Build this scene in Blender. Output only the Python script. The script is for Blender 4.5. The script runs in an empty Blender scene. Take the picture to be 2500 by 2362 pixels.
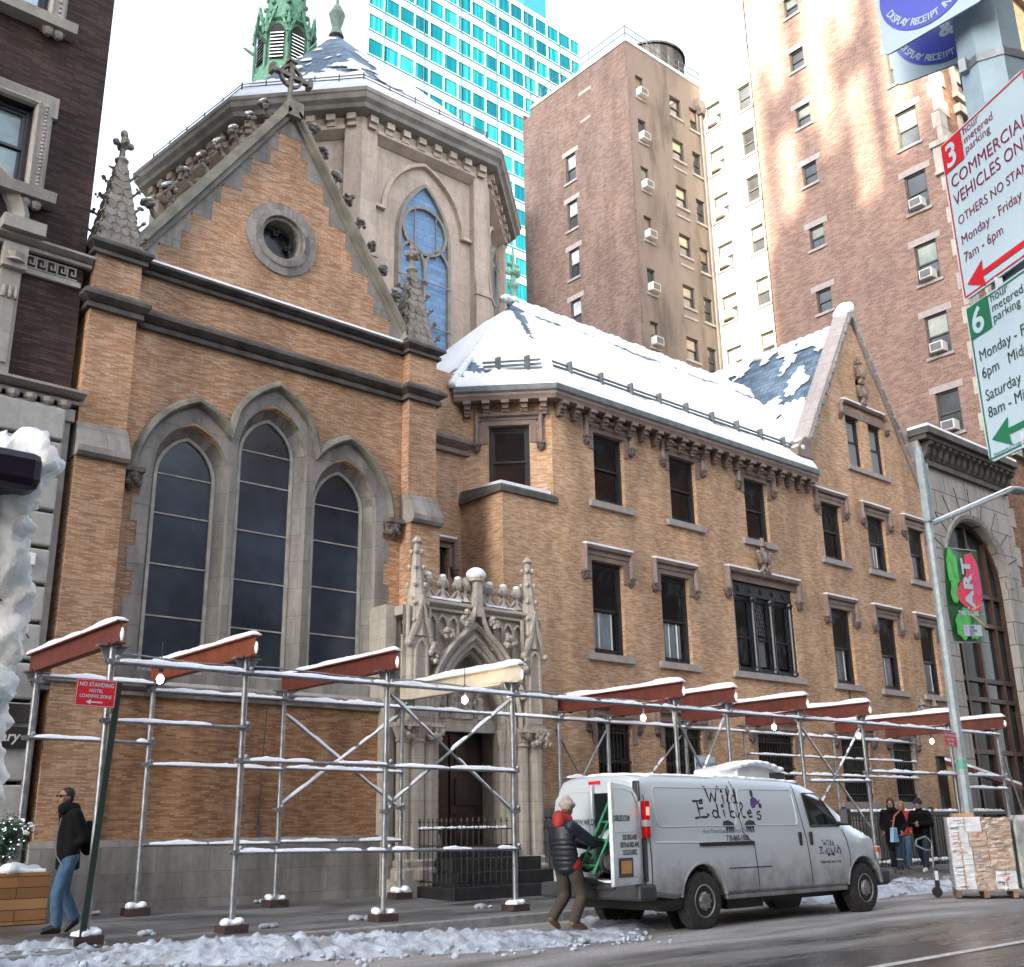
import bpy, bmesh, math, random
from math import sin, cos, pi, radians, sqrt, atan2
from mathutils import Vector, Matrix, noise
from mathutils.geometry import tessellate_polygon
S = bpy.context.scene
COL = S.collection
random.seed(7)

# ---------------------------------------------------------------- camera
YAW, PITCH, ROLL = radians(40.995), radians(17.640), radians(-0.985)
F = Vector((sin(YAW)*cos(PITCH), cos(YAW)*cos(PITCH), sin(PITCH)))
r0 = Vector((cos(YAW), -sin(YAW), 0)); u0 = r0.cross(F)
R_ = r0*cos(ROLL) + u0*sin(ROLL); U_ = -r0*sin(ROLL) + u0*cos(ROLL)
cd = bpy.data.cameras.new('camera'); cam = bpy.data.objects.new('camera', cd); COL.objects.link(cam)
cd.sensor_fit = 'HORIZONTAL'; cd.sensor_width = 36; cd.lens = 36*2663/2500
cd.clip_start = .1; cd.clip_end = 3000
mw = Matrix((R_, U_, -F)).transposed().to_4x4(); mw.translation = (0, 0, 1.28)
cam.matrix_world = mw
S.camera = cam

# ---------------------------------------------------------------- sky, sun, exposure
SUND = Vector((.8, .45, -.40)).normalized()          # the way the light travels
wd = bpy.data.worlds.new('World'); S.world = wd; wd.use_nodes = True
nt = wd.node_tree; bg = nt.nodes['Background']
sky = nt.nodes.new('ShaderNodeTexSky'); sky.sky_type = 'NISHITA'; sky.sun_disc = False
sky.sun_elevation = math.asin(-SUND.z); sky.sun_rotation = atan2(-SUND.x, -SUND.y)
sky.air_density = 1.0; sky.dust_density = 2.5; sky.ozone_density = .6
bw = nt.nodes.new('ShaderNodeRGBToBW'); mx = nt.nodes.new('ShaderNodeMixRGB'); mx.inputs[0].default_value = .62
nt.links.new(sky.outputs[0], bw.inputs[0]); nt.links.new(sky.outputs[0], mx.inputs[1]); nt.links.new(bw.outputs[0], mx.inputs[2])
nt.links.new(mx.outputs[0], bg.inputs[0]); bg.inputs[1].default_value = .15
sd = bpy.data.lights.new('sun', 'SUN'); sun = bpy.data.objects.new('sun', sd); COL.objects.link(sun)
sd.energy = 5.0; sd.angle = radians(.45); sd.color = (1, .86, .66)
sun.rotation_euler = SUND.to_track_quat('-Z', 'Y').to_euler(); sun.location = (-60, -60, 90)
S.view_settings.view_transform = 'Standard'; S.view_settings.look = 'None'
S.view_settings.gamma = 1; S.view_settings.exposure = 2.75
S.cycles.max_bounces = 6; S.cycles.transparent_max_bounces = 8

# ---------------------------------------------------------------- object helpers
class MB:
    def __init__(s): s.v = []; s.f = []
    def add(s, vs, fs):
        n = len(s.v); s.v += [tuple(p) for p in vs]; s.f += [tuple(i+n for i in f) for f in fs]; return s
    def box(s, x0, x1, y0, y1, z0, z1):
        return s.add([(x0,y0,z0),(x1,y0,z0),(x1,y1,z0),(x0,y1,z0),(x0,y0,z1),(x1,y0,z1),(x1,y1,z1),(x0,y1,z1)],
                     [(0,3,2,1),(4,5,6,7),(0,1,5,4),(1,2,6,5),(2,3,7,6),(3,0,4,7)])
    def fbox(s, fr, u0, u1, d0, d1, z0, z1):
        m = MB().box(u0, u1, d0, d1, z0, z1); return s.add([fr(*p) for p in m.v], m.f)
    def poly(s, pts): return s.add(pts, [tuple(range(len(pts)))])
    def prism(s, pts, d):
        n = len(pts); d = Vector(d); a = [Vector(p) for p in pts]
        return s.add(a+[p+d for p in a], [tuple(range(n-1,-1,-1)), tuple(range(n,2*n))]+[(i,(i+1)%n,(i+1)%n+n,i+n) for i in range(n)])
    def tube(s, p, q, r, n=8, r2=None):
        p, q = Vector(p), Vector(q); r2 = r if r2 is None else r2; d = (q-p)
        if d.length < 1e-6: return s
        a = d.orthogonal().normalized(); b = d.cross(a).normalized(); vs = []
        for c, rr in ((p, r), (q, r2)):
            vs += [c+a*rr*cos(2*pi*i/n)+b*rr*sin(2*pi*i/n) for i in range(n)]
        return s.add(vs, [(i,(i+1)%n,(i+1)%n+n,i+n) for i in range(n)]+[tuple(range(n-1,-1,-1)), tuple(range(n,2*n))])
    def path(s, pts, r, n=6):
        for a, b in zip(pts, pts[1:]): s.tube(a, b, r, n)
        return s
    def sweep(s, pts, nor, prof, closed=False):
        """profile (a, d): a sideways in the plane, d along nor"""
        pts = [Vector(p) for p in pts]; nor = Vector(nor); n = len(pts); m = len(prof); vs = []
        for i, p in enumerate(pts):
            t0 = (p-pts[i-1]).normalized() if (i > 0 or closed) else None
            t1 = (pts[(i+1)%n]-p).normalized() if (i < n-1 or closed) else None
            t = (t0+t1).normalized() if t0 and t1 else (t0 or t1)
            k = 1/max(.35, t.dot(t1)) if t0 and t1 else 1
            side = nor.cross(t).normalized()*k
            vs += [p+side*a+nor*d for a, d in prof]
        fs = []
        for i in range(n if closed else n-1):
            j = (i+1) % n
            for c in range(m): fs.append((i*m+c, i*m+(c+1)%m, j*m+(c+1)%m, j*m+c))
        if not closed: fs += [tuple(range(m-1,-1,-1)), tuple((n-1)*m+c for c in range(m))]
        return s.add(vs, fs)
    def lathe(s, c, prof, n=12, ax=None):
        """prof: (radius, height) along ax (default z)"""
        c = Vector(c); ax = Vector(ax or (0,0,1)).normalized(); a = ax.orthogonal().normalized(); b = ax.cross(a); vs = []
        for r, h in prof: vs += [c+ax*h+a*r*cos(2*pi*i/n)+b*r*sin(2*pi*i/n) for i in range(n)]
        fs = [(k*n+i, k*n+(i+1)%n, (k+1)*n+(i+1)%n, (k+1)*n+i) for k in range(len(prof)-1) for i in range(n)]
        fs += [tuple(range(n-1,-1,-1)), tuple((len(prof)-1)*n+i for i in range(n))]
        return s.add(vs, fs)
    def ball(s, c, r, q=(1,1,1), nu=8, nv=6, M=None):
        vs = []; fs = []; c = Vector(c)
        for j in range(nv+1):
            th = pi*j/nv
            for i in range(nu):
                ph = 2*pi*i/nu; p = Vector((r*q[0]*sin(th)*cos(ph), r*q[1]*sin(th)*sin(ph), r*q[2]*cos(th)))
                vs.append(c+(M@p if M else p))
        for j in range(nv):
            for i in range(nu): fs.append((j*nu+i, (j+1)*nu+i, (j+1)*nu+(i+1)%nu, j*nu+(i+1)%nu))
        return s.add(vs, fs)
    def merge(s, o, M=None):
        return s.add([M@Vector(p) for p in o.v] if M else o.v, o.f)
    def holes(s, fr, outer, holes, d=0, reveal=0, inset=0):
        """flat wall with openings in a frame fr(u, depth, z); each opening gets reveal faces going in, shrinking by inset"""
        loops = [[Vector((u, z, 0)) for u, z in l] for l in [outer]+holes]
        flat = [p for l in loops for p in l]
        tris = tessellate_polygon(loops)
        s.add([fr(p.x, d, p.y) for p in flat], [tuple(t) for t in tris])
        if reveal:
            for l in holes:
                n = len(l); cx = sum(p[0] for p in l)/n; cz = sum(p[1] for p in l)/n; il = []
                for u, z in l:
                    L = max(1e-6, sqrt((u-cx)**2+(z-cz)**2)); il.append((u-(u-cx)/L*inset, z-(z-cz)/L*inset))
                s.add([fr(u, d, z) for u, z in l]+[fr(u, d+reveal, z) for u, z in il], [(i,(i+1)%n,(i+1)%n+n,i+n) for i in range(n)])
        return s

def me_of(name, mb):
    me = bpy.data.meshes.new(name); me.from_pydata([tuple(p) for p in mb.v], [], mb.f); me.validate(); me.update()
    return me
def fixn(me):
    b = bmesh.new(); b.from_mesh(me); bmesh.ops.recalc_face_normals(b, faces=b.faces); b.to_mesh(me); b.free()
def root_of(o):
    while o.parent: o = o.parent
    return o
def obj(name, mb, mat, parent=None, smooth=False, bevel=0, local=False):
    """links mb as ONE mesh object; coordinates are world ones unless local"""
    me = me_of(name, mb); fixn(me)
    o = bpy.data.objects.new(name, me); COL.objects.link(o)
    if mat: me.materials.append(mat)
    if parent:
        o.parent = parent
        if not local:
            L = root_of(parent).location
            me.transform(Matrix.Translation(-Vector(L)))
    if smooth:
        for p in me.polygons: p.use_smooth = True
        if smooth != True: me.set_sharp_from_angle(angle=radians(smooth))
    if bevel:
        m = o.modifiers.new('bevel', 'BEVEL'); m.width = bevel; m.segments = 2; m.limit_method = 'ANGLE'
    return o
def tag(o, label=None, cat=None, group=None, kind=None):
    if label: o['label'] = label
    if cat: o['category'] = cat
    if group: o['group'] = group
    if kind: o['kind'] = kind
    return o
def thing(name, label, cat, loc=(0,0,0), rz=0, group=None):
    o = bpy.data.objects.new(name, None); COL.objects.link(o); o.location = loc; o.rotation_euler = (0, 0, rz)
    return tag(o, label, cat, group)
def copy_tree(o, parent=None):
    c = o.copy(); COL.objects.link(c)
    if parent: c.parent = parent
    for ch in list(o.children): copy_tree(ch, c)
    return c
def solo(name, mb, mat, label, cat, loc=(0,0,0), group=None, **k):
    """a thing that is one mesh, given in world coordinates"""
    mb = MB().add([Vector(p)-Vector(loc) for p in mb.v], mb.f)
    o = obj(name, mb, mat, None, **k); o.location = loc
    return tag(o, label, cat, group)
def frame(ox, oy, ang):
    """u along the direction ang, depth d into the building (left of u), z up"""
    c, s_ = cos(ang), sin(ang)
    return lambda u, d, z: Vector((ox+u*c-d*s_, oy+u*s_+d*c, z))
FX = lambda y: (lambda u, d, z: Vector((u, y+d, z)))       # faces the street
def voxel(mb, size, smooth=4, it=1.0):
    """one continuous skin round overlapping volumes"""
    me = me_of('tmp', mb); fixn(me); o = bpy.data.objects.new('tmp', me); COL.objects.link(o)
    m = o.modifiers.new('r', 'REMESH'); m.mode = 'VOXEL'; m.voxel_size = size; m.use_smooth_shade = True
    if smooth: q = o.modifiers.new('s', 'SMOOTH'); q.iterations = smooth; q.factor = .5
    dg = bpy.context.evaluated_depsgraph_get(); ev = o.evaluated_get(dg); e = ev.to_mesh()
    r = MB(); r.v = [tuple(v.co) for v in e.vertices]; r.f = [tuple(p.vertices) for p in e.polygons]
    ev.to_mesh_clear(); bpy.data.objects.remove(o); bpy.data.meshes.remove(me)
    return r
def text_mb(s, size, bold=0, shear=0, res=3, align='LEFT', sp=1.0):
    cu = bpy.data.curves.new('t', 'FONT'); cu.body = s; cu.size = size; cu.offset = bold; cu.shear = shear; cu.resolution_u = res
    cu.align_x = align; cu.space_character = sp; cu.fill_mode = 'FRONT'
    o = bpy.data.objects.new('t', cu); COL.objects.link(o)
    dg = bpy.context.evaluated_depsgraph_get(); dg.update(); ev = o.evaluated_get(dg); e = ev.to_mesh()
    r = MB(); r.v = [tuple(v.co) for v in e.vertices]; r.f = [tuple(p.vertices) for p in e.polygons]
    ev.to_mesh_clear(); bpy.data.objects.remove(o); bpy.data.curves.remove(cu)
    return r
def place(mb, O, U, V, sx=1, sy=1, lift=.003):
    U, V, O = Vector(U).normalized(), Vector(V).normalized(), Vector(O); N = U.cross(V)
    return MB().add([O+U*p[0]*sx+V*p[1]*sy+N*(p[2]+lift) for p in mb.v], mb.f)
def pointed(cx, zs, w, rise, n=8):
    """arch from right spring over the apex to left spring"""
    r = (rise*rise+w*w)/(2*w); a = math.asin(min(1, rise/r)); out = []
    for i in range(n+1): t = a*i/n; out.append((cx+w-r+r*cos(t), zs+r*sin(t)))
    for i in range(n-1, -1, -1): t = a*i/n; out.append((cx-w+r-r*cos(t), zs+r*sin(t)))
    return out
def lancet(cx, z0, zs, w, rise, n=8): return [(cx-w, z0), (cx+w, z0)]+pointed(cx, zs, w, rise, n)

# ---------------------------------------------------------------- materials
def nodes(name):
    m = bpy.data.materials.new(name); m.use_nodes = True; t = m.node_tree
    return m, t, t.nodes['Principled BSDF']
def N(t, typ, **k):
    n = t.nodes.new(typ)
    for a, b in k.items(): setattr(n, a, b)
    return n
def nz(t, vec, scale, detail=4, rough=.55):
    n = N(t, 'ShaderNodeTexNoise'); n.inputs['Scale'].default_value = scale; n.inputs['Detail'].default_value = detail; n.inputs['Roughness'].default_value = rough
    if vec: t.links.new(vec, n.inputs['Vector'])
    return n
def ramp(t, fac, stops):
    r = N(t, 'ShaderNodeValToRGB'); e = r.color_ramp.elements
    while len(e) < len(stops): e.new(.5)
    for i, (p, c) in enumerate(stops): e[i].position = p; e[i].color = (*c, 1) if len(c) == 3 else c
    t.links.new(fac, r.inputs[0]); return r
def mixc(t, fac, a, b, mode='MIX'):
    m = N(t, 'ShaderNodeMixRGB', blend_type=mode)
    for i, x in ((0, fac), (1, a), (2, b)):
        if isinstance(x, (int, float)): m.inputs[i].default_value = x if i == 0 else (x, x, x, 1)
        elif isinstance(x, tuple): m.inputs[i].default_value = (*x, 1)
        else: t.links.new(x, m.inputs[i])
    return m.outputs[0]
def bump(t, b, h, st=.3, d=.02):
    n = N(t, 'ShaderNodeBump'); n.inputs['Strength'].default_value = st; n.inputs['Distance'].default_value = d
    t.links.new(h, n.inputs['Height']); t.links.new(n.outputs[0], b.inputs['Normal'])
def geo(t): return N(t, 'ShaderNodeNewGeometry')
def wallvec(t):
    """(along the wall, up) from the world position and the face's own direction"""
    g = geo(t); sp = N(t, 'ShaderNodeSeparateXYZ'); sn = N(t, 'ShaderNodeSeparateXYZ')
    t.links.new(g.outputs['Position'], sp.inputs[0]); t.links.new(g.outputs['True Normal'], sn.inputs[0])
    a = N(t, 'ShaderNodeMath', operation='MULTIPLY'); t.links.new(sp.outputs[0], a.inputs[0]); t.links.new(sn.outputs[1], a.inputs[1])
    b = N(t, 'ShaderNodeMath', operation='MULTIPLY'); t.links.new(sp.outputs[1], b.inputs[0]); t.links.new(sn.outputs[0], b.inputs[1])
    c = N(t, 'ShaderNodeMath', operation='SUBTRACT'); t.links.new(b.outputs[0], c.inputs[0]); t.links.new(a.outputs[0], c.inputs[1])
    o = N(t, 'ShaderNodeCombineXYZ'); t.links.new(c.outputs[0], o.inputs[0]); t.links.new(sp.outputs[2], o.inputs[1])
    return o.outputs[0], g.outputs['Position']
def M(name, col, rough=.6, metal=0, var=.18, scale=4, bmp=0, spec=.5, bscale=None, coat=0):
    m, t, b = nodes(name); g = geo(t)
    n = nz(t, g.outputs['Position'], scale, 6)
    r = ramp(t, n.outputs['Fac'], [(.3, tuple(c*(1-var) for c in col)), (.7, tuple(min(1, c*(1+var)) for c in col))])
    t.links.new(r.outputs[0], b.inputs['Base Color']); b.inputs['Roughness'].default_value = rough; b.inputs['Metallic'].default_value = metal
    b.inputs['Specular IOR Level'].default_value = spec; b.inputs['Coat Weight'].default_value = coat
    if bmp:
        n2 = nz(t, g.outputs['Position'], bscale or scale*6, 5); bump(t, b, n2.outputs['Fac'], bmp)
    return m
def brick(name, c1, c2, c3, mortar, w=.3, h=.048, ms=.004, rough=.85, big=.5, stain=.35, bias=0.0):
    m, t, b = nodes(name); v, pos = wallvec(t)
    br = N(t, 'ShaderNodeTexBrick'); br.offset = .5; br.inputs['Scale'].default_value = 1
    for k, x in (('Brick Width', w), ('Row Height', h), ('Mortar Size', ms), ('Mortar Smooth', .3), ('Bias', bias)): br.inputs[k].default_value = x
    br.inputs['Color1'].default_value = (*c1, 1); br.inputs['Color2'].default_value = (*c2, 1); br.inputs['Mortar'].default_value = (*mortar, 1)
    t.links.new(v, br.inputs['Vector'])
    n = nz(t, pos, big, 5); f = ramp(t, n.outputs['Fac'], [(.35, (0,0,0)), (.65, (1,1,1))])
    # a second tone drawn brick by brick
    sv = N(t, 'ShaderNodeSeparateXYZ'); t.links.new(v, sv.inputs[0])
    def mth(op, a, b_=None):
        q = N(t, 'ShaderNodeMath', operation=op)
        for i, x in enumerate((a, b_)):
            if x is None: continue
            if isinstance(x, (int, float)): q.inputs[i].default_value = x
            else: t.links.new(x, q.inputs[i])
        return q.outputs[0]
    row = mth('FLOOR', mth('DIVIDE', sv.outputs[1], h)); odd = mth('MULTIPLY', mth('MODULO', mth('ABSOLUTE', row), 2.0), .5)
    idx = mth('FLOOR', mth('ADD', mth('DIVIDE', sv.outputs[0], w), odd)); cv = N(t, 'ShaderNodeCombineXYZ'); t.links.new(idx, cv.inputs[0]); t.links.new(row, cv.inputs[1])
    wn = N(t, 'ShaderNodeTexWhiteNoise', noise_dimensions='2D'); t.links.new(cv.outputs[0], wn.inputs[0])
    f1 = ramp(t, wn.outputs['Value'], [(.0, tuple(x*.74 for x in c2)), (.25, c2), (.55, c1), (.8, c3), (1.0, tuple(x*1.12 for x in c3))])
    c = mixc(t, .72, br.outputs[0], f1.outputs[0]); c = mixc(t, br.outputs['Fac'], c, mortar)
    mp2 = N(t, 'ShaderNodeMapping'); mp2.inputs['Scale'].default_value = (1, .25, 1); t.links.new(v, mp2.inputs[0])
    n2 = nz(t, mp2.outputs[0], 1.1, 6, .65); f2 = ramp(t, n2.outputs['Fac'], [(.38, (1-stain,)*3), (.62, (1,1,1))])
    c = mixc(t, 1.0, c, f2.outputs[0], 'MULTIPLY')
    c = mixc(t, f.outputs[0], c, mixc(t, 1.0, c, (.82, .86, .92), 'MULTIPLY'))
    t.links.new(c, b.inputs['Base Color']); b.inputs['Roughness'].default_value = rough; b.inputs['Specular IOR Level'].default_value = .25
    bump(t, b, br.outputs['Fac'], -.35, .006)
    return m
def stone(name, col, w=.8, h=.4, joint=.55, rough=.85, stain=.35, var=.12, streak=True, ms=.006):
    m, t, b = nodes(name); v, pos = wallvec(t)
    br = N(t, 'ShaderNodeTexBrick'); br.offset = .5; br.inputs['Scale'].default_value = 1
    for k, x in (('Brick Width', w), ('Row Height', h), ('Mortar Size', ms), ('Mortar Smooth', .2)): br.inputs[k].default_value = x
    br.inputs['Color1'].default_value = (*[x*(1+var) for x in col], 1); br.inputs['Color2'].default_value = (*[x*(1-var) for x in col], 1)
    br.inputs['Mortar'].default_value = (*[x*joint for x in col], 1); t.links.new(v, br.inputs['Vector'])
    mp = N(t, 'ShaderNodeMapping'); mp.inputs['Scale'].default_value = (1, .18 if streak else 1, 1); t.links.new(v, mp.inputs[0])
    n = nz(t, mp.outputs[0], 2.2, 7, .6); f = ramp(t, n.outputs['Fac'], [(.36, (1-stain,)*3), (.6, (1,1,1))])
    c = mixc(t, 1, br.outputs[0], f.outputs[0], 'MULTIPLY')
    n2 = nz(t, pos, 9, 6, .6); f2 = ramp(t, n2.outputs['Fac'], [(.3, (.82,.80,.78)), (.7, (1.0,1.0,1.0))])
    c = mixc(t, 1, c, f2.outputs[0], 'MULTIPLY')
    t.links.new(c, b.inputs['Base Color']); b.inputs['Roughness'].default_value = rough; b.inputs['Specular IOR Level'].default_value = .3
    n3 = nz(t, pos, 30, 4); bump(t, b, n3.outputs['Fac'], .25, .01)
    return m
def glass_pane(name, tint=(.05,.06,.07), opac=.06, rough=.03, wave=.15, ior=1.5):
    """window glass: part mirror, part see-through to what stands behind it"""
    m, t, b = nodes(name); o = t.nodes['Material Output']; t.nodes.remove(b)
    gl = N(t, 'ShaderNodeBsdfGlossy'); gl.inputs['Roughness'].default_value = rough; gl.inputs['Color'].default_value = (.9,.95,1,1)
    tr = N(t, 'ShaderNodeBsdfTransparent'); tr.inputs[0].default_value = (.75,.78,.8,1)
    df = N(t, 'ShaderNodeBsdfDiffuse'); df.inputs[0].default_value = (*tint, 1)
    a = N(t, 'ShaderNodeMixShader'); a.inputs[0].default_value = opac; t.links.new(tr.outputs[0], a.inputs[1]); t.links.new(df.outputs[0], a.inputs[2])
    fr = N(t, 'ShaderNodeFresnel'); fr.inputs[0].default_value = ior
    g = geo(t); n = nz(t, g.outputs['Position'], 1.6, 2); bp = N(t, 'ShaderNodeBump'); bp.inputs['Strength'].default_value = wave; bp.inputs['Distance'].default_value = .05
    t.links.new(n.outputs['Fac'], bp.inputs['Height']); t.links.new(bp.outputs[0], gl.inputs['Normal'])
    c = N(t, 'ShaderNodeMixShader'); t.links.new(fr.outputs[0], c.inputs[0]); t.links.new(a.outputs[0], c.inputs[1]); t.links.new(gl.outputs[0], c.inputs[2])
    t.links.new(c.outputs[0], o.inputs[0]); return m
def emit(name, col, st):
    m, t, b = nodes(name); b.inputs['Emission Color'].default_value = (*col, 1); b.inputs['Emission Strength'].default_value = st
    b.inputs['Base Color'].default_value = (*col, 1); return m

OR1, OR2, OR3 = (.565,.335,.195), (.44,.24,.132), (.62,.435,.305)
m_brick = brick('roman_brick', OR1, OR2, OR3, (.24,.16,.11), .15, .026, .0022)
m_brickl = brick('pale_roman_brick', (.62,.385,.225), (.49,.29,.162), (.66,.48,.34), (.36,.255,.175), .15, .026, .0022)
m_stone = stone('limestone', (.34,.315,.285), .9, .42, .6)
m_trim = stone('grey_sandstone', (.30,.285,.265), .8, .5, .6, stain=.45)
m_dark = M('sooty_stone', (.075,.068,.062), .8, var=.45, scale=3, bmp=.3)
m_terra = M('brown_terracotta', (.19,.14,.12), .65, var=.25, scale=3, bmp=.15)
m_carve = M('carved_terracotta', (.115,.09,.08), .7, var=.5, scale=14, bmp=.5, bscale=40)
m_apse = stone('apse_limestone', (.57,.48,.405), 1.1, .5, .8, stain=.25, var=.07)
m_base = stone('base_granite', (.30,.285,.265), .85, .38, .72, stain=.4)
m_sill = M('bluestone_sill', (.30,.27,.26), .75, var=.15, scale=6)
m_frame = M('dark_window_paint', (.018,.021,.026), .35, var=.3)
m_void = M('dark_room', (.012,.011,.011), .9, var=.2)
m_room = M('red_reflection_and_board', (.26,.09,.045), .9, var=.6, scale=1.2)  # upper panes' red-brown reflections put into the room colour; boarding in the corner window
m_curt = M('white_curtain', (.88,.89,.9), .9, var=.12, scale=3)
m_glass = glass_pane('window_glass')
m_clear = glass_pane('clear_window_glass', (.03,.03,.035), .25)
m_pale = M('pale_window_blind', (.42,.42,.36), .8, var=.15)
m_steel = M('galvanised_steel', (.25,.265,.285), .42, .65, var=.3, scale=9, bmp=.1)
m_rust = M('red_oxide_beam', (.105,.022,.014), .6, var=.3, scale=6)
m_orange = M('worn_orange_beam', (.16,.04,.015), .6, var=.35, scale=6)
m_cream = M('cream_beam', (.48,.43,.35), .6, var=.15, scale=6)
m_iron = M('black_iron', (.012,.012,.013), .45, var=.3, spec=.5)
m_copper = M('green_copper', (.045,.135,.09), .7, var=.4, scale=4, bmp=.2)
m_gutter = M('grey_green_copper_gutter', (.15,.17,.175), .5, .2, var=.3, scale=5)
m_slate = brick('blue_slate', (.15,.215,.29), (.10,.15,.21), (.20,.27,.34), (.055,.08,.11), .28, .16, .008, .55)
m_wood = brick('planter_wood', (.36,.185,.075), (.30,.145,.055), (.42,.24,.11), (.06,.03,.015), 1.1, .135, .006, .6, stain=.2)
m_white = M('white_paint', (.72,.73,.72), .45, var=.05)
m_black = M('black_paint', (.012,.012,.012), .5)
def snow_mat(name, col=(.82,.85,.90), dirt=None, sc=5):
    m, t, b = nodes(name); g = geo(t)
    n = nz(t, g.outputs['Position'], sc, 8, .62)
    st = [(.3, tuple(c*.9 for c in col)), (.62, col)]
    if dirt: st = [(.34, dirt), (.5, tuple(c*.85 for c in col)), (.62, col)]
    r = ramp(t, n.outputs['Fac'], st); t.links.new(r.outputs[0], b.inputs['Base Color']); b.inputs['Roughness'].default_value = .75
    b.inputs['Specular IOR Level'].default_value = .25
    n2 = nz(t, g.outputs['Position'], 28, 6, .6); bump(t, b, n2.outputs['Fac'], .4, .03)
    return m
m_snow = snow_mat('snow')
m_snowd = snow_mat('street_snow', (.43,.475,.54), (.20,.20,.205), 3.4)
# ================================================================ the ground
def road_mat():
    m, t, b = nodes('wet_slushy_asphalt'); g = geo(t); P = g.outputs['Position']
    mp = N(t, 'ShaderNodeMapping'); mp.inputs['Scale'].default_value = (.22, 1.1, 1); mp.inputs['Rotation'].default_value = (0, 0, -.05); t.links.new(P, mp.inputs[0])
    n = nz(t, mp.outputs[0], 1.3, 7, .62)
    sp = N(t, 'ShaderNodeSeparateXYZ'); t.links.new(P, sp.inputs[0])
    near = N(t, 'ShaderNodeMapRange'); near.inputs[1].default_value = 6.6; near.inputs[2].default_value = 9.6; t.links.new(sp.outputs[1], near.inputs[0])
    ad = N(t, 'ShaderNodeMath', operation='MULTIPLY_ADD'); t.links.new(near.outputs[0], ad.inputs[0]); ad.inputs[1].default_value = .34; t.links.new(n.outputs['Fac'], ad.inputs[2])
    wet = ramp(t, ad.outputs[0], [(.50, (.022,.022,.024)), (.60, (.075,.073,.072)), (.74, (.17,.165,.16)), (.92, (.30,.29,.285))])
    n2 = nz(t, P, 26, 7, .65); gr = ramp(t, n2.outputs['Fac'], [(.32, (.55,.55,.55)), (.66, (1.25,1.22,1.2))])
    c = mixc(t, 1, wet.outputs[0], gr.outputs[0], 'MULTIPLY'); t.links.new(c, b.inputs['Base Color'])
    ro = ramp(t, ad.outputs[0], [(.48, (.10,)*3), (.66, (.42,)*3), (.8, (.8,)*3)]); t.links.new(ro.outputs[0], b.inputs['Roughness'])
    bump(t, b, n2.outputs['Fac'], .45, .015); return m
def walk_mat():
    m, t, b = nodes('damp_sidewalk_concrete'); g = geo(t); P = g.outputs['Position']
    br = N(t, 'ShaderNodeTexBrick'); br.offset = 0; br.inputs['Scale'].default_value = 1
    for k, x in (('Brick Width', 1.5), ('Row Height', 1.5), ('Mortar Size', .012)): br.inputs[k].default_value = x
    br.inputs['Color1'].default_value = (.15,.15,.15,1); br.inputs['Color2'].default_value = (.12,.12,.122,1); br.inputs['Mortar'].default_value = (.05,.05,.05,1)
    t.links.new(P, br.inputs[0])
    mp = N(t, 'ShaderNodeMapping'); mp.inputs['Scale'].default_value = (.4, 1.2, 1); t.links.new(P, mp.inputs[0])
    n = nz(t, mp.outputs[0], 1.4, 7, .6); f = ramp(t, n.outputs['Fac'], [(.36, (.38,.38,.40)), (.6, (1.15,1.14,1.12))])
    c = mixc(t, 1, br.outputs[0], f.outputs[0], 'MULTIPLY')
    n2 = nz(t, P, 5, 8, .7); sn = ramp(t, n2.outputs['Fac'], [(.655, (0,0,0)), (.70, (1,1,1))]); c = mixc(t, sn.outputs[0], c, (.6,.63,.68))
    t.links.new(c, b.inputs['Base Color'])
    ro = ramp(t, n.outputs['Fac'], [(.36, (.28,)*3), (.6, (.75,)*3)]); t.links.new(ro.outputs[0], b.inputs['Roughness'])
    bump(t, b, nz(t, P, 40, 4).outputs['Fac'], .2, .01); return m
m_road, m_walk = road_mat(), walk_mat()
def setting(name, mb, mat, **k): return tag(obj(name, mb, mat, None, **k), kind='structure')
setting('ground', MB().box(-700, 900, -500, 1200, -.6, -.06), M('packed_ground', (.10,.10,.10), .9))
setting('road', MB().box(-60, 140, -3.4, 12.6, -.3, 0), m_road)
CURB = 12.75
def zs(y): return .125 + max(0, min(1, (y-CURB)/4.25))*.145        # the pavement rises to the walls
setting('sidewalk', MB().add([(-60,CURB,.125),(140,CURB,.125),(140,17.6,zs(17.0)),(-60,17.6,zs(17.0)),(-60,CURB,-.3),(140,CURB,-.3),(140,17.6,-.3),(-60,17.6,-.3)],
    [(0,1,2,3),(4,5,1,0),(5,6,2,1),(6,7,3,2),(7,4,0,3)]), m_walk)
setting('kerb', MB().box(-60, 140, 12.6, CURB, -.3, .13), M('granite_kerb', (.22,.22,.22), .6, var=.3, scale=8), bevel=.015)
setting('near_sidewalk', MB().box(-60, 140, -9, -3.4, -.3, .13), m_walk)
setting('lane_line', MB().add([(-10,5.78,.004),(60,7.12,.004),(60,7.26,.004),(-10,5.90,.004)], [(0,1,2,3)]), M('worn_lane_paint', (.42,.42,.40), .5, var=.5, scale=12))

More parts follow.
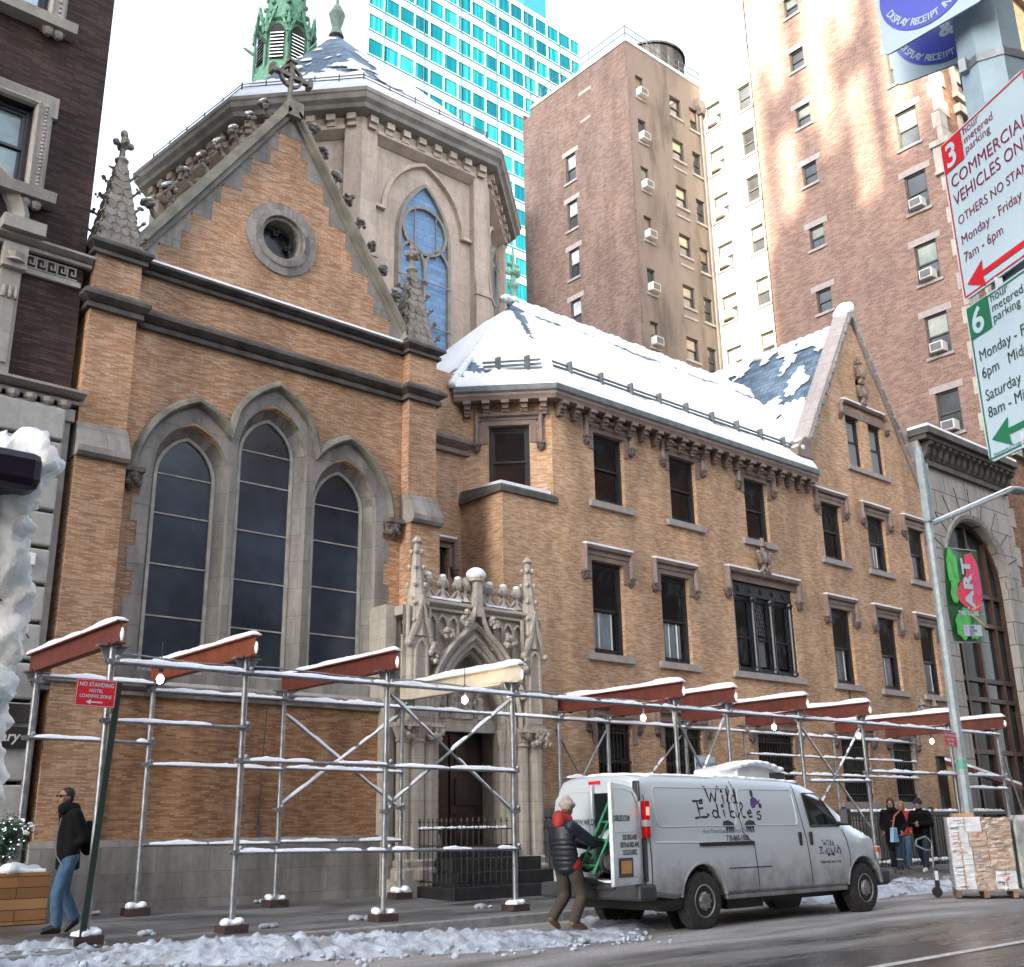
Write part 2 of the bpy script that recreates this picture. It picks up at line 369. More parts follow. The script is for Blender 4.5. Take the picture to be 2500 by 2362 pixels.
# ---- ploughed snow: one heap along the kerb with the clods that broke off it
def bank():
    X0, X1, Y0, Y1, st = 2.2, 27.0, 9.0, 13.6, .045
    nx, ny = int((X1-X0)/st), int((Y1-Y0)/st); mb = MB(); vs = []; fs = []
    def sm(a, b, x): x = max(0, min(1, (x-a)/(b-a))); return x*x*(3-2*x)
    prof = [(2.2,13.0,.9,.16),(5,12.75,.95,.20),(6.5,11.75,1.05,.26),(8,11.05,1.0,.26),(9.2,10.6,.85,.17),(10.2,10.35,.7,.07),(11.2,10.9,.7,.04),(12,11.7,1.0,.04),(14,12.5,.8,.08),(17,12.35,.9,.13),(20,12.5,1.0,.2),(24,12.7,.9,.16),(30,12.7,.8,.1)]
    def at(x):
        for a, b in zip(prof, prof[1:]):
            if x <= b[0]: k = (x-a[0])/(b[0]-a[0]); return [a[i]+(b[i]-a[i])*k for i in (1,2,3)]
        return prof[-1][1:]
    for j in range(ny+1):
        for i in range(nx+1):
            x, y = X0+i*st, Y0+j*st; yc, w, h = at(x)
            n1 = noise.fractal(Vector((x*1.1, y*1.1, 0)), .9, 2.1, 4); n2 = noise.turbulence(Vector((x*5, y*5, 3)), 4, True); n3 = noise.noise(Vector((x*14, y*14, 7)))
            d = abs(y-yc)/(w*(1+.35*n1)); e = 1-sm(.25, 1.08, d)
            base = .131 if y > 12.6 else 0
            z = h*.60*e*(.40+.95*n2+.25*n1)+.034*n3*sm(0,.4,e)+.022*noise.noise(Vector((x*31, y*31, 2)))*sm(0,.4,e)+.03*e - .035*(1-e) + base*(.6 if y>13.12 else 0)
            if y > 12.6: z = max(z, -.03)
            vs.append((x, y, z))
    for j in range(ny):
        for i in range(nx):
            a = j*(nx+1)+i; q = (a, a+1, a+nx+2, a+nx+1)
            if max(vs[k][2] for k in q) > -.012: fs.append(q)
    mb.add(vs, fs)
    R = random.Random(3)
    for k in range(1100):
        x = R.uniform(4.2, 11.2) if k < 950 else R.uniform(16.5, 24); yc, w, h = at(x); y = yc+R.gauss(-.12, .55)*w; s = R.uniform(.010, .042)*(1.9 if R.random() < .08 else 1)
        z = h*max(0, 1-abs(y-yc)/w)*.42+s*.3+(.09 if y > 13.15 else 0)
        mb.ball((x, y, z), s, (R.uniform(.7,1.4), R.uniform(.7,1.3), R.uniform(.5,.9)), 5, 4)
    for x, y in ((7.42,13.35),(9.3,13.55),(8.9,13.5),(11.2,13.8),(6.2,16.3),(9.0,16.6),(9.2,16.55),(5.9,13.5)):
        for q in range(5): mb.ball((x+R.uniform(-.13,.13), y+R.uniform(-.1,.1), zs(y)+.02), R.uniform(.03,.075), (1.2,1,.7), 6, 4)
    tag(obj('snow_bank', mb, m_snowd, None, smooth=True), kind='stuff')
bank()
# ================================================================ the church wing, its gable and the apse behind
CH = thing('church', 'orange brick gothic church with three lancet windows, round window and polygonal apse behind', 'church', (9.0, 17.0, .2))
D = 17.0; CX = 9.03; f = FX(D)
XL, XR = 6.22, 11.86
# front wall: brick with the three lancets and the oculus cut out
lan = [(7.50, 7.16, 7.85), (9.03, 7.86, 8.62), (10.58, 7.16, 7.85)]
def circ(cx, cz, r, n=28): return [(cx+r*cos(2*pi*i/n), cz+r*sin(2*pi*i/n)) for i in range(n)]
OC = (8.96, 12.27)
gab = [(XL, 3.4), (XR, 3.4), (XR, 10.92), (11.74, 10.92), (CX, 14.95), (6.32, 10.92), (XL, 10.92)]
ins = .735
holes = [lancet(c, 3.75, z0, ins, .92) for c, z0, za in lan]+[circ(*OC, .56)]
w = MB(); w.holes(f, gab, holes, 0, .5, 0)
w.box(XL-.6, XR+.5, D+.02, D+.3, .2, 3.4)
w.box(5.35, 6.2, D+.3, D+7, .2, 10.9).box(11.9, 12.4, D+.3, D+7, .2, 10.9).box(6.2, 11.9, D+.55, D+.8, 3.4, 3.8)
obj('brick_wall', w, m_brick, CH)
# stone field round the lancets, flush stone with splayed jambs
hp = []
def arcpts(cx, zsn, wd, rise, n=9): return list(reversed(pointed(cx, zsn, wd, rise, n)))     # left to right
L_, C_, R3_ = arcpts(7.50, 7.05, 1.0, 1.42), arcpts(9.03, 7.72, .96, 1.45), arcpts(10.58, 7.05, 1.0, 1.42)
va, vb = 8.19, 9.87
hp = [p for p in L_ if p[0] < va-.02]+[p for p in C_ if va < p[0] < vb]+[p for p in R3_ if p[0] > vb+.02]
toothL, toothR = [], []
z = 7.05; k = 0
while z > 3.6:
    x = 6.50 if k % 2 else 6.62
    toothL += [(x, z), (x, z-.42)]; toothR += [(11.58 if k % 2 else 11.46, z), (11.58 if k % 2 else 11.46, z-.42)]; z -= .42; k += 1
outer = hp+toothR+[(toothR[-1][0], 3.42), (toothL[-1][0], 3.42)]+list(reversed(toothL))
st = MB(); sh = [lancet(c, 3.80+.02*i, z0, .70, .98) for i, (c, z0, za) in enumerate(lan)]
st.holes(FX(D-.012), outer, sh, 0, .16, 0)
sp = [lancet(c, 3.83, z0, .70, .98) for c, z0, za in lan]
for (c, z0, za) in lan:                                             # splay from the outer opening to the glazing frame
    a = lancet(c, 3.80, z0, .70, .98); b = lancet(c, 3.86, z0, .53, .74)
    n = len(a); st.add([(u, D+.10, zz) for u, zz in a]+[(u, D+.33, zz) for u, zz in b], [(i,(i+1)%n,(i+1)%n+n,i+n) for i in range(n)])
    st.prism([(c-.70, D-.05, 3.44), (c-.70, D+.3, 3.44), (c-.70, D+.3, 3.86), (c-.70, D-.01, 3.60)], (1.40, 0, 0))
obj('window_surround', st, m_trim, CH)
m_protect = M('dark_protective_glazing', (.028,.038,.056), .20, var=.6, scale=.9, spec=.6, bmp=.22, bscale=2.4)
for i, (c, z0, za) in enumerate(lan):
    fr = MB(); b = lancet(c, 3.86, z0, .53, .74, 10); cyc = b
    fr.sweep([(u, D+.30, zz) for u, zz in b], (0,-1,0), [(-.03,0),(.03,0),(.03,.04),(-.03,.04)], True)
    for zb in ([4.75, 5.62, 6.5, 7.2] if i != 1 else [4.7, 5.55, 6.45, 7.35, 7.95]): fr.box(c-.52, c+.52, D+.285, D+.30, zb-.012, zb+.012)
    wo = obj('lancet_window', fr, M('pale_window_putty', (.36,.34,.30), .7, var=.3), CH)
    obj('pane', MB().poly([(u, D+.305, zz) for u, zz in b]), m_protect, wo)
# hood mould over the three arches, corbels at its ends
hm = MB(); hm.sweep([(u, D-.01, zz) for u, zz in hp], (0,-1,0), [(-.03,0),(.10,0),(.12,.06),(.07,.13),(.01,.15),(-.02,.10)])
obj('hood_mould', hm, M('mossy_stone_mould', (.15,.145,.12), .85, var=.45, scale=3, bmp=.3), CH)
def corbel_mb(x, y, z, s=1.0, R=random.Random(5)):
    m = MB(); m.box(x-.15*s, x+.15*s, y-.20*s, y, z-.07*s, z)
    m.lathe((x, y-.05*s, z-.34*s), [(.02*s,0),(.08*s,.05*s),(.13*s,.17*s),(.15*s,.27*s)], 8)
    for q in range(10):
        a = R.uniform(pi, 2*pi); m.ball((x+.12*s*cos(a), y-.05*s+.11*s*sin(a), z-R.uniform(.09,.24)*s), .05*s, (1,1,1), 5, 4)
    return m
for x in (6.44, 11.62): obj('corbel', corbel_mb(x, D, 7.06, 1.15), m_carve, CH)
# oculus
oc = MB(); ux, uz = OC
for r, w_, d0, d1 in ((.66,.10,-.02,.10),(.53,.06,-.06,.15),(.45,.05,.05,.35)):
    oc.sweep([(ux+r*cos(2*pi*i/32), D-d0*0, uz+r*sin(2*pi*i/32)) for i in range(32)], (0,-1,0), [(-w_,-d1),(w_,-d1),(w_,max(.02,-d0+.04)),(-w_,max(.02,-d0+.02))], True)
oo = obj('round_window', oc, m_trim, CH, smooth=30)
tr = MB()
for k in range(4):
    a = pi/4+k*pi/2; cx, cz = ux+.21*cos(a), uz+.21*sin(a)
    tr.sweep([(cx+.19*cos(a-2.0+4.0*i/12), D+.30, cz+.19*sin(a-2.0+4.0*i/12)) for i in range(13)], (0,-1,0), [(-.025,0),(.025,0),(.025,.06),(-.025,.06)])
obj('tracery', tr, m_dark, oo)
obj('pane', MB().poly([(u, D+.33, zz) for u, zz in circ(*OC, .5)]), M('leaded_glass', (.03,.032,.045), .2, var=.6, scale=8), oo)
# string courses
def moulding(x0, x1, y, z0, z1, pr, ends=True):
    h = z1-z0; pts = [(0,0),(-pr*.45,0),(-pr*.5,h*.22),(-pr*.2,h*.30),(-pr,h*.55),(-pr,h*.72),(-pr*.35,h),(0,h)]
    return MB().prism([(x0, y+a, z0+b) for a, b in pts], (x1-x0, 0, 0))
obj('string_course', moulding(XL-.02, XR+.02, D, 9.60, 9.97, .20), m_dark, CH)
obj('string_course', moulding(XL-.02, XR+.02, D, 10.62, 10.90, .20), m_dark, CH)
obj('ledge_snow', MB().prism([(XL, D-.17, 10.83), (XL, D+0, 10.90), (XL, D, 10.945), (XL, D-.16, 10.885)], (XR-XL, 0, 0)), m_snow, CH)
obj('water_table', moulding(5.2, 12.62, D-.28, 3.36, 3.60, .14).box(5.25, 12.6, D-.28, D+.05, 3.36, 3.585), m_trim, CH)
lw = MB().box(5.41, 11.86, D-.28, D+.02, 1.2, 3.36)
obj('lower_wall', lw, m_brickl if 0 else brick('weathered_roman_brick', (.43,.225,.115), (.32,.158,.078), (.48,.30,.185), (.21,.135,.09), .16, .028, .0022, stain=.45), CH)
bs = MB().box(5.36, 12.56, D-.42, D, .12, 1.04).prism([(5.36,D-.42,1.04),(5.36,D,1.04),(5.36,D,1.24),(5.36,D-.37,1.24),(5.36,D-.42,1.14)], (7.2,0,0))
obj('stone_base', bs, m_base, CH)
obj('wall_crack', MB().add([(8.93,D-.283,1.24),(9.02,D-.283,1.24),(9.0,D-.283,1.45),(8.96,D-.283,1.62),(8.985,D-.283,2.2),(9.0,D-.283,2.8),(9.02,D-.283,3.3),(9.0,D-.283,3.3),(8.975,D-.283,2.8),(8.965,D-.283,2.2),(8.94,D-.283,1.62),(8.92,D-.283,1.42)], [tuple(range(12))]), m_dark, CH)
# buttresses: brick shaft in three stages, weathered set-off stone, caps
for x0, x1 in ((5.43, 6.22), (11.86, 12.54)):
    b = MB().box(x0, x1, D-.24, D+.4, 7.0, 10.70).box(x0-.01, x1+.01, D-.36, D+.4, 1.2, 7.0)
    bo = obj('buttress', b, m_brick, CH)
    for (z0, z1, pr) in ((9.60, 9.97, .17), (10.62, 10.92, .15)):
        c = MB(); pts = [(.5,0),(.5,.22),(.2,.30),(1,.55),(1,.72),(.3,1)]
        prev = None; vs = []; 
        for q, h in pts:
            e = pr*q; zz = z0+(z1-z0)*h; vs += [(x0-e, D-.24-e, zz), (x1+e, D-.24-e, zz), (x1+e, D+.2, zz), (x0-e, D+.2, zz)]
        n = len(pts); c.add(vs, [(k*4+i, k*4+(i+1)%4, k*4+4+(i+1)%4, k*4+4+i) for k in range(n-1) for i in range(4)]+[(3,2,1,0), (n*4-4,n*4-3,n*4-2,n*4-1)])
        obj('cap_moulding', c, m_dark, bo)
    so = MB().prism([(x0-.025, D-.43, 7.0), (x0-.025, D+.1, 7.0), (x0-.025, D+.1, 7.60), (x0-.025, D-.25, 7.60), (x0-.025, D-.48, 7.16), (x0-.025, D-.48, 7.06)], (x1-x0+.05, 0, 0))
    obj('set_off_stone', so, m_trim, bo)
# gable: coping, stepped kneeler stones, crockets, cross, pinnacles
gl, gr, ga = Vector((6.28, 0, 11.02)), Vector((11.78, 0, 11.02)), Vector((CX, 0, 15.08))
cp = MB()
for a in (gl, gr):
    d = (ga-a); nrm = Vector((-d.z, 0, d.x)).normalized(); nrm = nrm if nrm.z > 0 else -nrm
    p0, p1 = a-d.normalized()*.05, ga
    sc_ = 1.0 if a is gl else .62
    for off0, off1, y0, y1 in ((0,.10*sc_,D-.10,D+.45), (.10*sc_,.20*sc_,D-.2,D+.5), (.20*sc_,.27*sc_,D-.13,D+.4)):
        q = [p0+nrm*off0, p1+nrm*off0, p1+nrm*off1+Vector((0,0,.0)), p0+nrm*off1]
        cp.prism([(v.x, y0, v.z) for v in q], (0, y1-y0, 0))
cp.box(CX-.17, CX+.17, D-.2, D+.4, 15.0, 15.36)
obj('gable_coping', cp, M('mossy_coping_stone', (.19,.18,.15), .85, var=.4, scale=2.5, bmp=.3), CH)
ks = MB(); steps = 9
for sgn, a in ((1, gl), (-1, gr)):
    for k in range(steps):
        z0 = 10.92+(14.62-10.92)*k/steps; z1 = 10.92+(14.62-10.92)*(k+1)/steps
        xs = lambda zz: a.x+sgn*(zz-11.02)/(ga.z-11.02)*(CX-6.28)
        xin = xs(z0)+sgn*(.34 if k % 2 else .22)+sgn*.12
        pts = [(xs(z0)-sgn*.0, z0), (xin, z0), (xin, z1), (xs(z1), z1)]
        ks.prism([(u, D-.006, zz) for u, zz in pts], (0, .05, 0))
ks.prism([(CX-.36, D-.006, 14.62), (CX+.36, D-.006, 14.62), (CX, D-.006, 15.1)], (0, .05, 0))
obj('kneeler_stone', ks, m_trim, CH)
def crocket_mb(s=.26, R=random.Random(2)):
    m = MB(); pts = [(0,0,0),(.15,0,.3),(.22,0,.62),(.12,0,.85)]
    for a, b, r in zip(pts, pts[1:], (.16,.13,.15)): m.tube(Vector(a)*s, Vector(b)*s, r*s, 6)
    for q in range(9): m.ball((s*R.uniform(-.12,.5), s*R.uniform(-.28,.28), s*R.uniform(.55,1.05)), s*R.uniform(.13,.2), (1,1,.8), 6, 4)
    m.tube((-.45*s,0,-.1*s), (.1*s,0,.2*s), .09*s, 5); return m
def crocket_snow(s=.26): return MB().ball((.18*s, 0, 1.06*s), .24*s, (1.3,1.1,.4), 7, 4).ball((.38*s, .05*s, .98*s), .16*s, (1.2,1.1,.5), 6, 4)
def crocket(P, rz, s, mat=m_carve, par=CH, snow=True, lean=0):
    Mx = Matrix.Translation(Vector(P))@Matrix.Rotation(rz, 4, 'Z')@Matrix.Rotation(lean, 4, 'Y')
    o = obj('crocket', MB().merge(crocket_mb(s), Mx), mat, par)
    if snow: obj('crocket_snow', MB().merge(crocket_snow(s), Mx), m_snow, o)
m_crock = M('weathered_crocket_stone', (.14,.125,.11), .85, var=.5, scale=12, bmp=.4)
for sgn, a in ((-1, gl), (1, gr)):
    d = ga-a; nrm = Vector((sgn*abs(d.z), 0, abs(d.x))).normalized()
    for k in range(9):
        p = a+d*((k+.45)/9.2)+nrm*(.25 if sgn < 0 else .155)
        crocket((p.x, D+.02, p.z), 0 if sgn > 0 else pi, .345, m_crock, CH, True, .35)
cr = MB(); cz = 16.13
cr.lathe((CX, D+.1, 15.3), [(.14,0),(.085,.10),(.06,.3),(.055,.95)], 8).box(CX-.05, CX+.05, D+.05, D+.15, 16.2, 16.48).box(CX-.43, CX+.43, D+.05, D+.15, cz-.04, cz+.04)
for x in (CX-.43, CX+.43): cr.box(x-.04, x+.04, D+.01, D+.19, cz-.10, cz+.10)
cr.box(CX-.10, CX+.10, D+.01, D+.19, 16.46, 16.52)
cr.sweep([(CX+.24*cos(2*pi*i/20), D+.1, cz+.24*sin(2*pi*i/20)) for i in range(20)], (0,-1,0), [(-.028,-.04),(.028,-.04),(.028,.04),(-.028,.04)], True)
obj('gable_cross', cr, m_crock, CH)
m_pin = M('carved_pinnacle_stone', (.22,.20,.175), .85, var=.35, scale=5, bmp=.35)
for (px, py) in ((5.80, D+.1), (12.13, D+.1)):
    hw, zb, zt = .36, 10.92, 12.72; pn = MB()
    pn.box(px-hw-.03, px+hw+.03, py-hw-.03, py+hw+.03, zb-.02, zb+.05)
    b4 = [(px-hw,py-hw,zb),(px+hw,py-hw,zb),(px+hw,py+hw,zb),(px-hw,py+hw,zb)]; t4 = [(px+sx*.07, py+sy*.07, zt) for sx, sy in ((-1,-1),(1,-1),(1,1),(-1,1))]
    pn.add(b4+t4, [(0,1,5,4),(1,2,6,5),(2,3,7,6),(3,0,4,7),(4,5,6,7)])
    # diaper of raised scales on the faces
    for fc in range(4):
        A, B = Vector(b4[fc]), Vector(b4[(fc+1)%4]); T0, T1 = Vector(t4[fc]), Vector(t4[(fc+1)%4]); nr = (B-A).cross(T0-A).normalized()
        for row in range(10):
            v0, v1 = row/11, (row+1.05)/11; nn = max(1, round(4*(1-v0)))
            for c in range(nn):
                uu = lambda u, v: (A+(B-A)*u)*(1-v)+(T0+(T1-T0)*u)*v
                ua, ub = (c+.08+.5*(row%2)*.0)/nn, (c+.92)/nn
                q = [uu(ua, v1-.004), uu(ub, v1-.004), uu(ub, v0+.04), uu((ua+ub)/2, v0), uu(ua, v0+.04)]
                pn.prism([p+nr*.001 for p in q], nr*.018)
    pn.lathe((px, py, zt-.05), [(.09,0),(.13,.06),(.06,.14),(.05,.3),(.11,.36),(.05,.44),(.045,.60)], 8)
    for k in range(4): a = k*pi/2; pn.ball((px+.13*cos(a), py+.13*sin(a), zt+.36), .065, (1.1,1.1,1), 6, 4)
    pn.ball((px, py, zt+.56), .075, (1,1,1.2), 6, 5)
    po = obj('pinnacle', pn, m_pin, CH)
    for k in range(5):
        v = (k+.35)/5.6; e = hw*(1-v)+.07*v
        for sx, sy in ((-1,-1),(1,-1),(1,1),(-1,1)):
            crk = MB().merge(crocket_mb(.15), Matrix.Translation((px+sx*e, py+sy*e, zb+(zt-zb)*v))@Matrix.Rotation(atan2(sy,sx), 4, 'Z')@Matrix.Rotation(.6, 4, 'Y')); obj('crocket', crk, m_crock, po)
obj('wing_roof', MB().add([(6.2,D+.4,10.9),(CX,D+.4,14.9),(11.9,D+.4,10.9),(6.2,24,10.9),(CX,24,14.9),(11.9,24,10.9)], [(0,1,4,3),(1,2,5,4),(0,2,1),(3,4,5)]), m_slate, CH)

# ---- apse
def inset(poly, d):
    n = len(poly); out = []
    for i in range(n):
        p0, p1, p2 = (Vector(poly[(i+k)%n]) for k in (-1,0,1)); e0, e1 = (p1-p0).normalized(), (p2-p1).normalized()
        n0, n1 = Vector((-e0.y, e0.x)), Vector((-e1.y, e1.x)); b = (n0+n1).normalized(); out.append(tuple(p1+b*(d/max(.3, b.dot(n0)))))
    return out
OCT = [(10.95,31.1),(11.56,25.55),(14.36,22.6),(19.4,22.5),(22.9,25.6),(23.0,31.1),(19.6,34.2),(14.4,34.2)]
def ringm(specs):
    m = MB(); n = len(OCT); vs = []
    for d, z in specs: vs += [(x, y, z) for x, y in (inset(OCT, d) if d else OCT)]
    k = len(specs); m.add(vs, [(a*n+i, a*n+(i+1)%n, (a+1)*n+(i+1)%n, (a+1)*n+i) for a in range(k-1) for i in range(n)]+[tuple(range(n-1,-1,-1)), tuple((k-1)*n+i for i in range(n))]); return m
obj('apse_wall', ringm([(.78, .2), (.78, 21.4)]), m_apse, CH)
obj('apse_cornice', ringm([(.55,21.20),(.2,21.28),(.16,21.40),(.05,21.50),(.03,21.66),(0,21.70),(0,21.82),(.25,21.90)]), M('apse_cornice_stone', (.24,.225,.20), .8, var=.3, scale=2, bmp=.2), CH)
WL = inset(OCT, .55)
pr = MB(); sills = MB(); hoods = MB(); NB = []
for i in (0,1,2,3,4):
    A, B = Vector(WL[i]), Vector(WL[(i+1)%8]); L = (B-A).length; fr = frame(A.x, A.y, atan2(B.y-A.y, B.x-A.x))
    pr.fbox(fr, 0, .52, 0, .3, 10, 21.35).fbox(fr, L-.52, L, 0, .3, 10, 21.35)
    for u0 in (0, L-.52):
        pr.fbox(fr, u0-.0, u0+.52, -.10, .02, 10, 16.8).add([fr(u0,-.10,16.8),fr(u0+.52,-.10,16.8),fr(u0+.52,-.003,17.75),fr(u0,-.003,17.75)], [(0,1,2,3)])
        pr.fbox(fr, u0-.02, u0+.54, -.14, .02, 16.7, 16.82)
    pr.fbox(fr, .5, L-.5, -.0, .3, 20.75, 21.38).add([fr(.5,-.08,20.78),fr(L-.5,-.08,20.78),fr(L-.5,.2,20.62),fr(.5,.2,20.62),fr(.5,-.08,20.9),fr(L-.5,-.08,20.9)], [(0,1,2,3),(0,4,5,1)])
    nb = int(L/.54)
    for k in range(nb):
        u = (k+.5)*L/nb; m = MB().fbox(fr, u-.13, u+.13, -.20, .05, 21.02, 21.22).fbox(fr, u-.13, u+.13, -.11, .05, 20.86, 21.02)
        if i < 4 or k < 6: obj('bracket', m, m_apse, CH)
    c = L/2; hw = min(1.45, L*.31); rise = hw*1.40; zsn = 18.55
    hd = [fr(u, .22, zz) for u, zz in reversed(pointed(c, zsn, hw, rise, 9))]
    nrm = (fr(0,-1,0)-fr(0,0,0))
    hd = [fr(.55,.22,zsn), hd[0]]+hd[1:-1]+[hd[-1], fr(L-.55,.22,zsn)]
    pr.sweep(hd, nrm, [(-.06,0),(.07,0),(.08,.10),(-.04,.14)])
    wn = hw*.66; zw = 17.95; ra = hw*1.36
    wm = MB(); out = lancet(c, 11.5, zw, wn, ra); nn = len(out)
    wm.sweep([fr(u, .16, zz) for u, zz in out], nrm, [(-.05,-.12),(.12,-.12),(.10,.10),(.0,.10)], True)
    wm.fbox(fr, c-.05, c+.05, .06, .2, 11.5, zw-.6)
    for sg in (-1, 1): wm.sweep([fr(c+sg*wn/2+u, .12, zz) for u, zz in reversed(pointed(0, zw-.9, wn/2-.02, .75, 6))], nrm, [(-.04,-.06),(.04,-.06),(.04,.05),(-.04,.05)])
    rr = wn*.82; wm.sweep([fr(c+rr*cos(2*pi*k/24), .12, zw+.32+rr*sin(2*pi*k/24)) for k in range(24)], nrm, [(-.045,-.06),(.045,-.06),(.045,.05),(-.045,.05)], True)
    for zz in (12.6, 13.8, 15.2, 16.6): wm.fbox(fr, c-wn, c+wn, .03, .06, zz-.02, zz+.02)
    for uu in (-.4, .42): wm.fbox(fr, c+uu*wn-.012, c+uu*wn+.012, .05, .1, zw-.5, zw+1.0)
    wo = obj('apse_window', wm, M('apse_window_stone', (.27,.25,.22), .8), CH)
    if i == 2: m_sheet = stone('pale_blue_glazing', (.20,.36,.60), 3, .16, .82, .18, .18, .05, False)
    obj('pane', MB().poly([fr(u, .18, zz) for u, zz in out]), stone('blue_glazing', (.20,.36,.60), 3.1, .17, .8, .2, .22, .10, False, .012), wo)
obj('apse_pier', pr, m_apse, CH)
AP = (16.7, 28.4, 28.6)
def apse_roof(lift, out):
    m = MB(); P = inset(OCT, .18-out) if .18-out > .01 else OCT; n = 8
    m.add([(x, y, 21.88+lift) for x, y in P]+[(AP[0], AP[1], AP[2]+lift)], [(i, (i+1)%n, n) for i in range(n)]); return m
obj('apse_roof', apse_roof(0, 0), m_slate, CH)
def snow_roof(tris, cut, seed, th=.06, sub=7, amp=.25):
    """a snow sheet over roof triangles, broken up where the slate shows"""
    b = bmesh.new()
    for t in tris: b.faces.new([b.verts.new(p) for p in t])
    bmesh.ops.remove_doubles(b, verts=b.verts, dist=.001)
    for k in range(sub):
        es = [e for e in b.edges if e.calc_length() > .22]
        if not es: break
        bmesh.ops.subdivide_edges(b, edges=es, cuts=1, use_grid_fill=True)
        bmesh.ops.triangulate(b, faces=[f_ for f_ in b.faces if len(f_.verts) > 3])
    b.normal_update()
    kill = [f_ for f_ in b.faces if cut(f_.calc_center_median())]
    bmesh.ops.delete(b, geom=kill, context='FACES')
    nm = {v: v.normal.copy() for v in b.verts}
    for v in b.verts:
        q = v.normal if v.normal.z > 0 else -v.normal
        edge = any(len(e.link_faces) < 2 for e in v.link_edges)
        v.co += q*(.012 if edge else th*(1+amp*3*noise.noise(v.co*1.3+Vector((seed,0,0)))+amp*noise.noise(v.co*6)))
    b.normal_update(); m = MB(); b.verts.index_update(); m.v = [tuple(v.co) for v in b.verts]; m.f = [tuple(v.index for v in f_.verts) for f_ in b.faces]; b.free(); return m
P8 = inset(OCT, .12); tris = [((P8[i][0],P8[i][1],21.9), (P8[(i+1)%8][0],P8[(i+1)%8][1],21.9), AP) for i in range(8)]
def acut(c):
    h = (c.z-21.9)/6.7; n = noise.fractal(c*.55, 1, 2, 4)+.5*noise.noise(Vector((c.x*3, c.y*3, c.z)))
    if c.y < 28.4 and c.x < AP[0]+.1*(AP[1]-c.y)-.3: return n > -.42 and .22 < h < .90
    return (h > .80+.2*n) or (n > .30 and h > .4)
obj('apse_snow', snow_roof(tris, acut, 1), m_snow, CH, smooth=True)
gd = MB()
for i in (0,1,2,3):
    Pg = [(P8[k][0]*.93+AP[0]*.07, P8[k][1]*.93+AP[1]*.07) for k in (i, (i+1)%8)]
    for h in (.62, .72): gd.tube((*Pg[0], 21.9+h), (*Pg[1], 21.9+h), .018, 5)
    for k in range(6): x = Pg[0][0]+(Pg[1][0]-Pg[0][0])*k/5; y = Pg[0][1]+(Pg[1][1]-Pg[0][1])*k/5; gd.tube((x,y,22.3), (x,y,22.68), .025, 5)
obj('snow_guard', gd, m_gutter, CH)
obj('apse_finial', MB().lathe((AP[0],AP[1],AP[2]-.1), [(.28,0),(.16,.35),(.22,.6),(.30,.95),(.16,1.25),(.05,1.45),(.035,3.4),(.10,3.6),(.03,3.75),(.03,5.5)], 10).box(AP[0]-.5,AP[0]+.5,AP[1]-.03,AP[1]+.03,32.9,33.0), M('weathered_copper', (.13,.19,.16), .7, var=.4), CH)
# ---- flèche of green copper behind the apse
fx, fy = 21.75, 42.0
def ringo(r, z, n=8, ph=pi/8): return [(fx+r*cos(ph+2*pi*i/n), fy+r*sin(ph+2*pi*i/n), z) for i in range(n)]
sp_ = MB(); rings = [(1.55,33),(1.5,37.0),(1.38,37.3),(1.34,39.9),(1.5,40.0),(1.0,40.5),(.88,44.5),(.45,49),(.06,56)]
vs = []; [vs.extend(ringo(r, z)) for r, z in rings]
sp_.add(vs, [(a*8+i, a*8+(i+1)%8, (a+1)*8+(i+1)%8, (a+1)*8+i) for a in range(len(rings)-1) for i in range(8)])
SP = obj('spire', sp_, m_copper, CH)
for i in range(8):
    a = pi/8+2*pi*(i+.5)/8; fr = frame(fx+1.30*cos(a)-0, fy+1.30*sin(a), a+pi/2); louv = MB(); op = MB()
    op.poly([fr(u, -.02, zz) for u, zz in lancet(0, 37.6, 39.2, .34, .55, 5)])
    obj('louvre_opening', op, m_void, SP)
    for k in range(8): louv.add([fr(-.34,-.10,37.65+k*.2),fr(.34,-.10,37.65+k*.2),fr(.34,-.02,37.77+k*.2),fr(-.34,-.02,37.77+k*.2)], [(0,1,2,3)])
    obj('louvre_snow', louv, m_snow, SP)
    gbl = MB().sweep([fr(-.55,-.06,39.1), fr(0,-.10,40.75), fr(.55,-.06,39.1)], Vector((cos(a), sin(a), 0)), [(-.05,0),(.07,0),(.07,.14),(-.05,.14)])
    gbl.tube(fr(.56,-.06,37.0), fr(.56,-.06,39.6), .07, 6).lathe(fr(.56,-.06,39.6), [(.10,0),(.12,.1),(.02,.9)], 6)
    for s in (-1, 1):
        for k in range(3): gbl.ball(fr(s*(.45-.15*k), -.2, 39.55+.42*k), .07, (1,1,1.3), 5, 4)
    obj('gablet', gbl, m_copper, SP)
    av = pi/8+2*pi*i/8; ck = MB()
    for k in range(5): r = 1.05*(1-k/11); obj('crocket', MB().ball((fx+(r+.06)*cos(av), fy+(r+.06)*sin(av), 40.7+k*.62), .13, (1.3,1.3,1), 6, 4), m_copper, SP)
    ck.tube((fx+1.5*cos(av), fy+1.5*sin(av), 38.5), (fx+2.0*cos(av), fy+2.0*sin(av), 38.8), .10, 5, .05)
    obj('waterspout', ck, m_copper, SP)
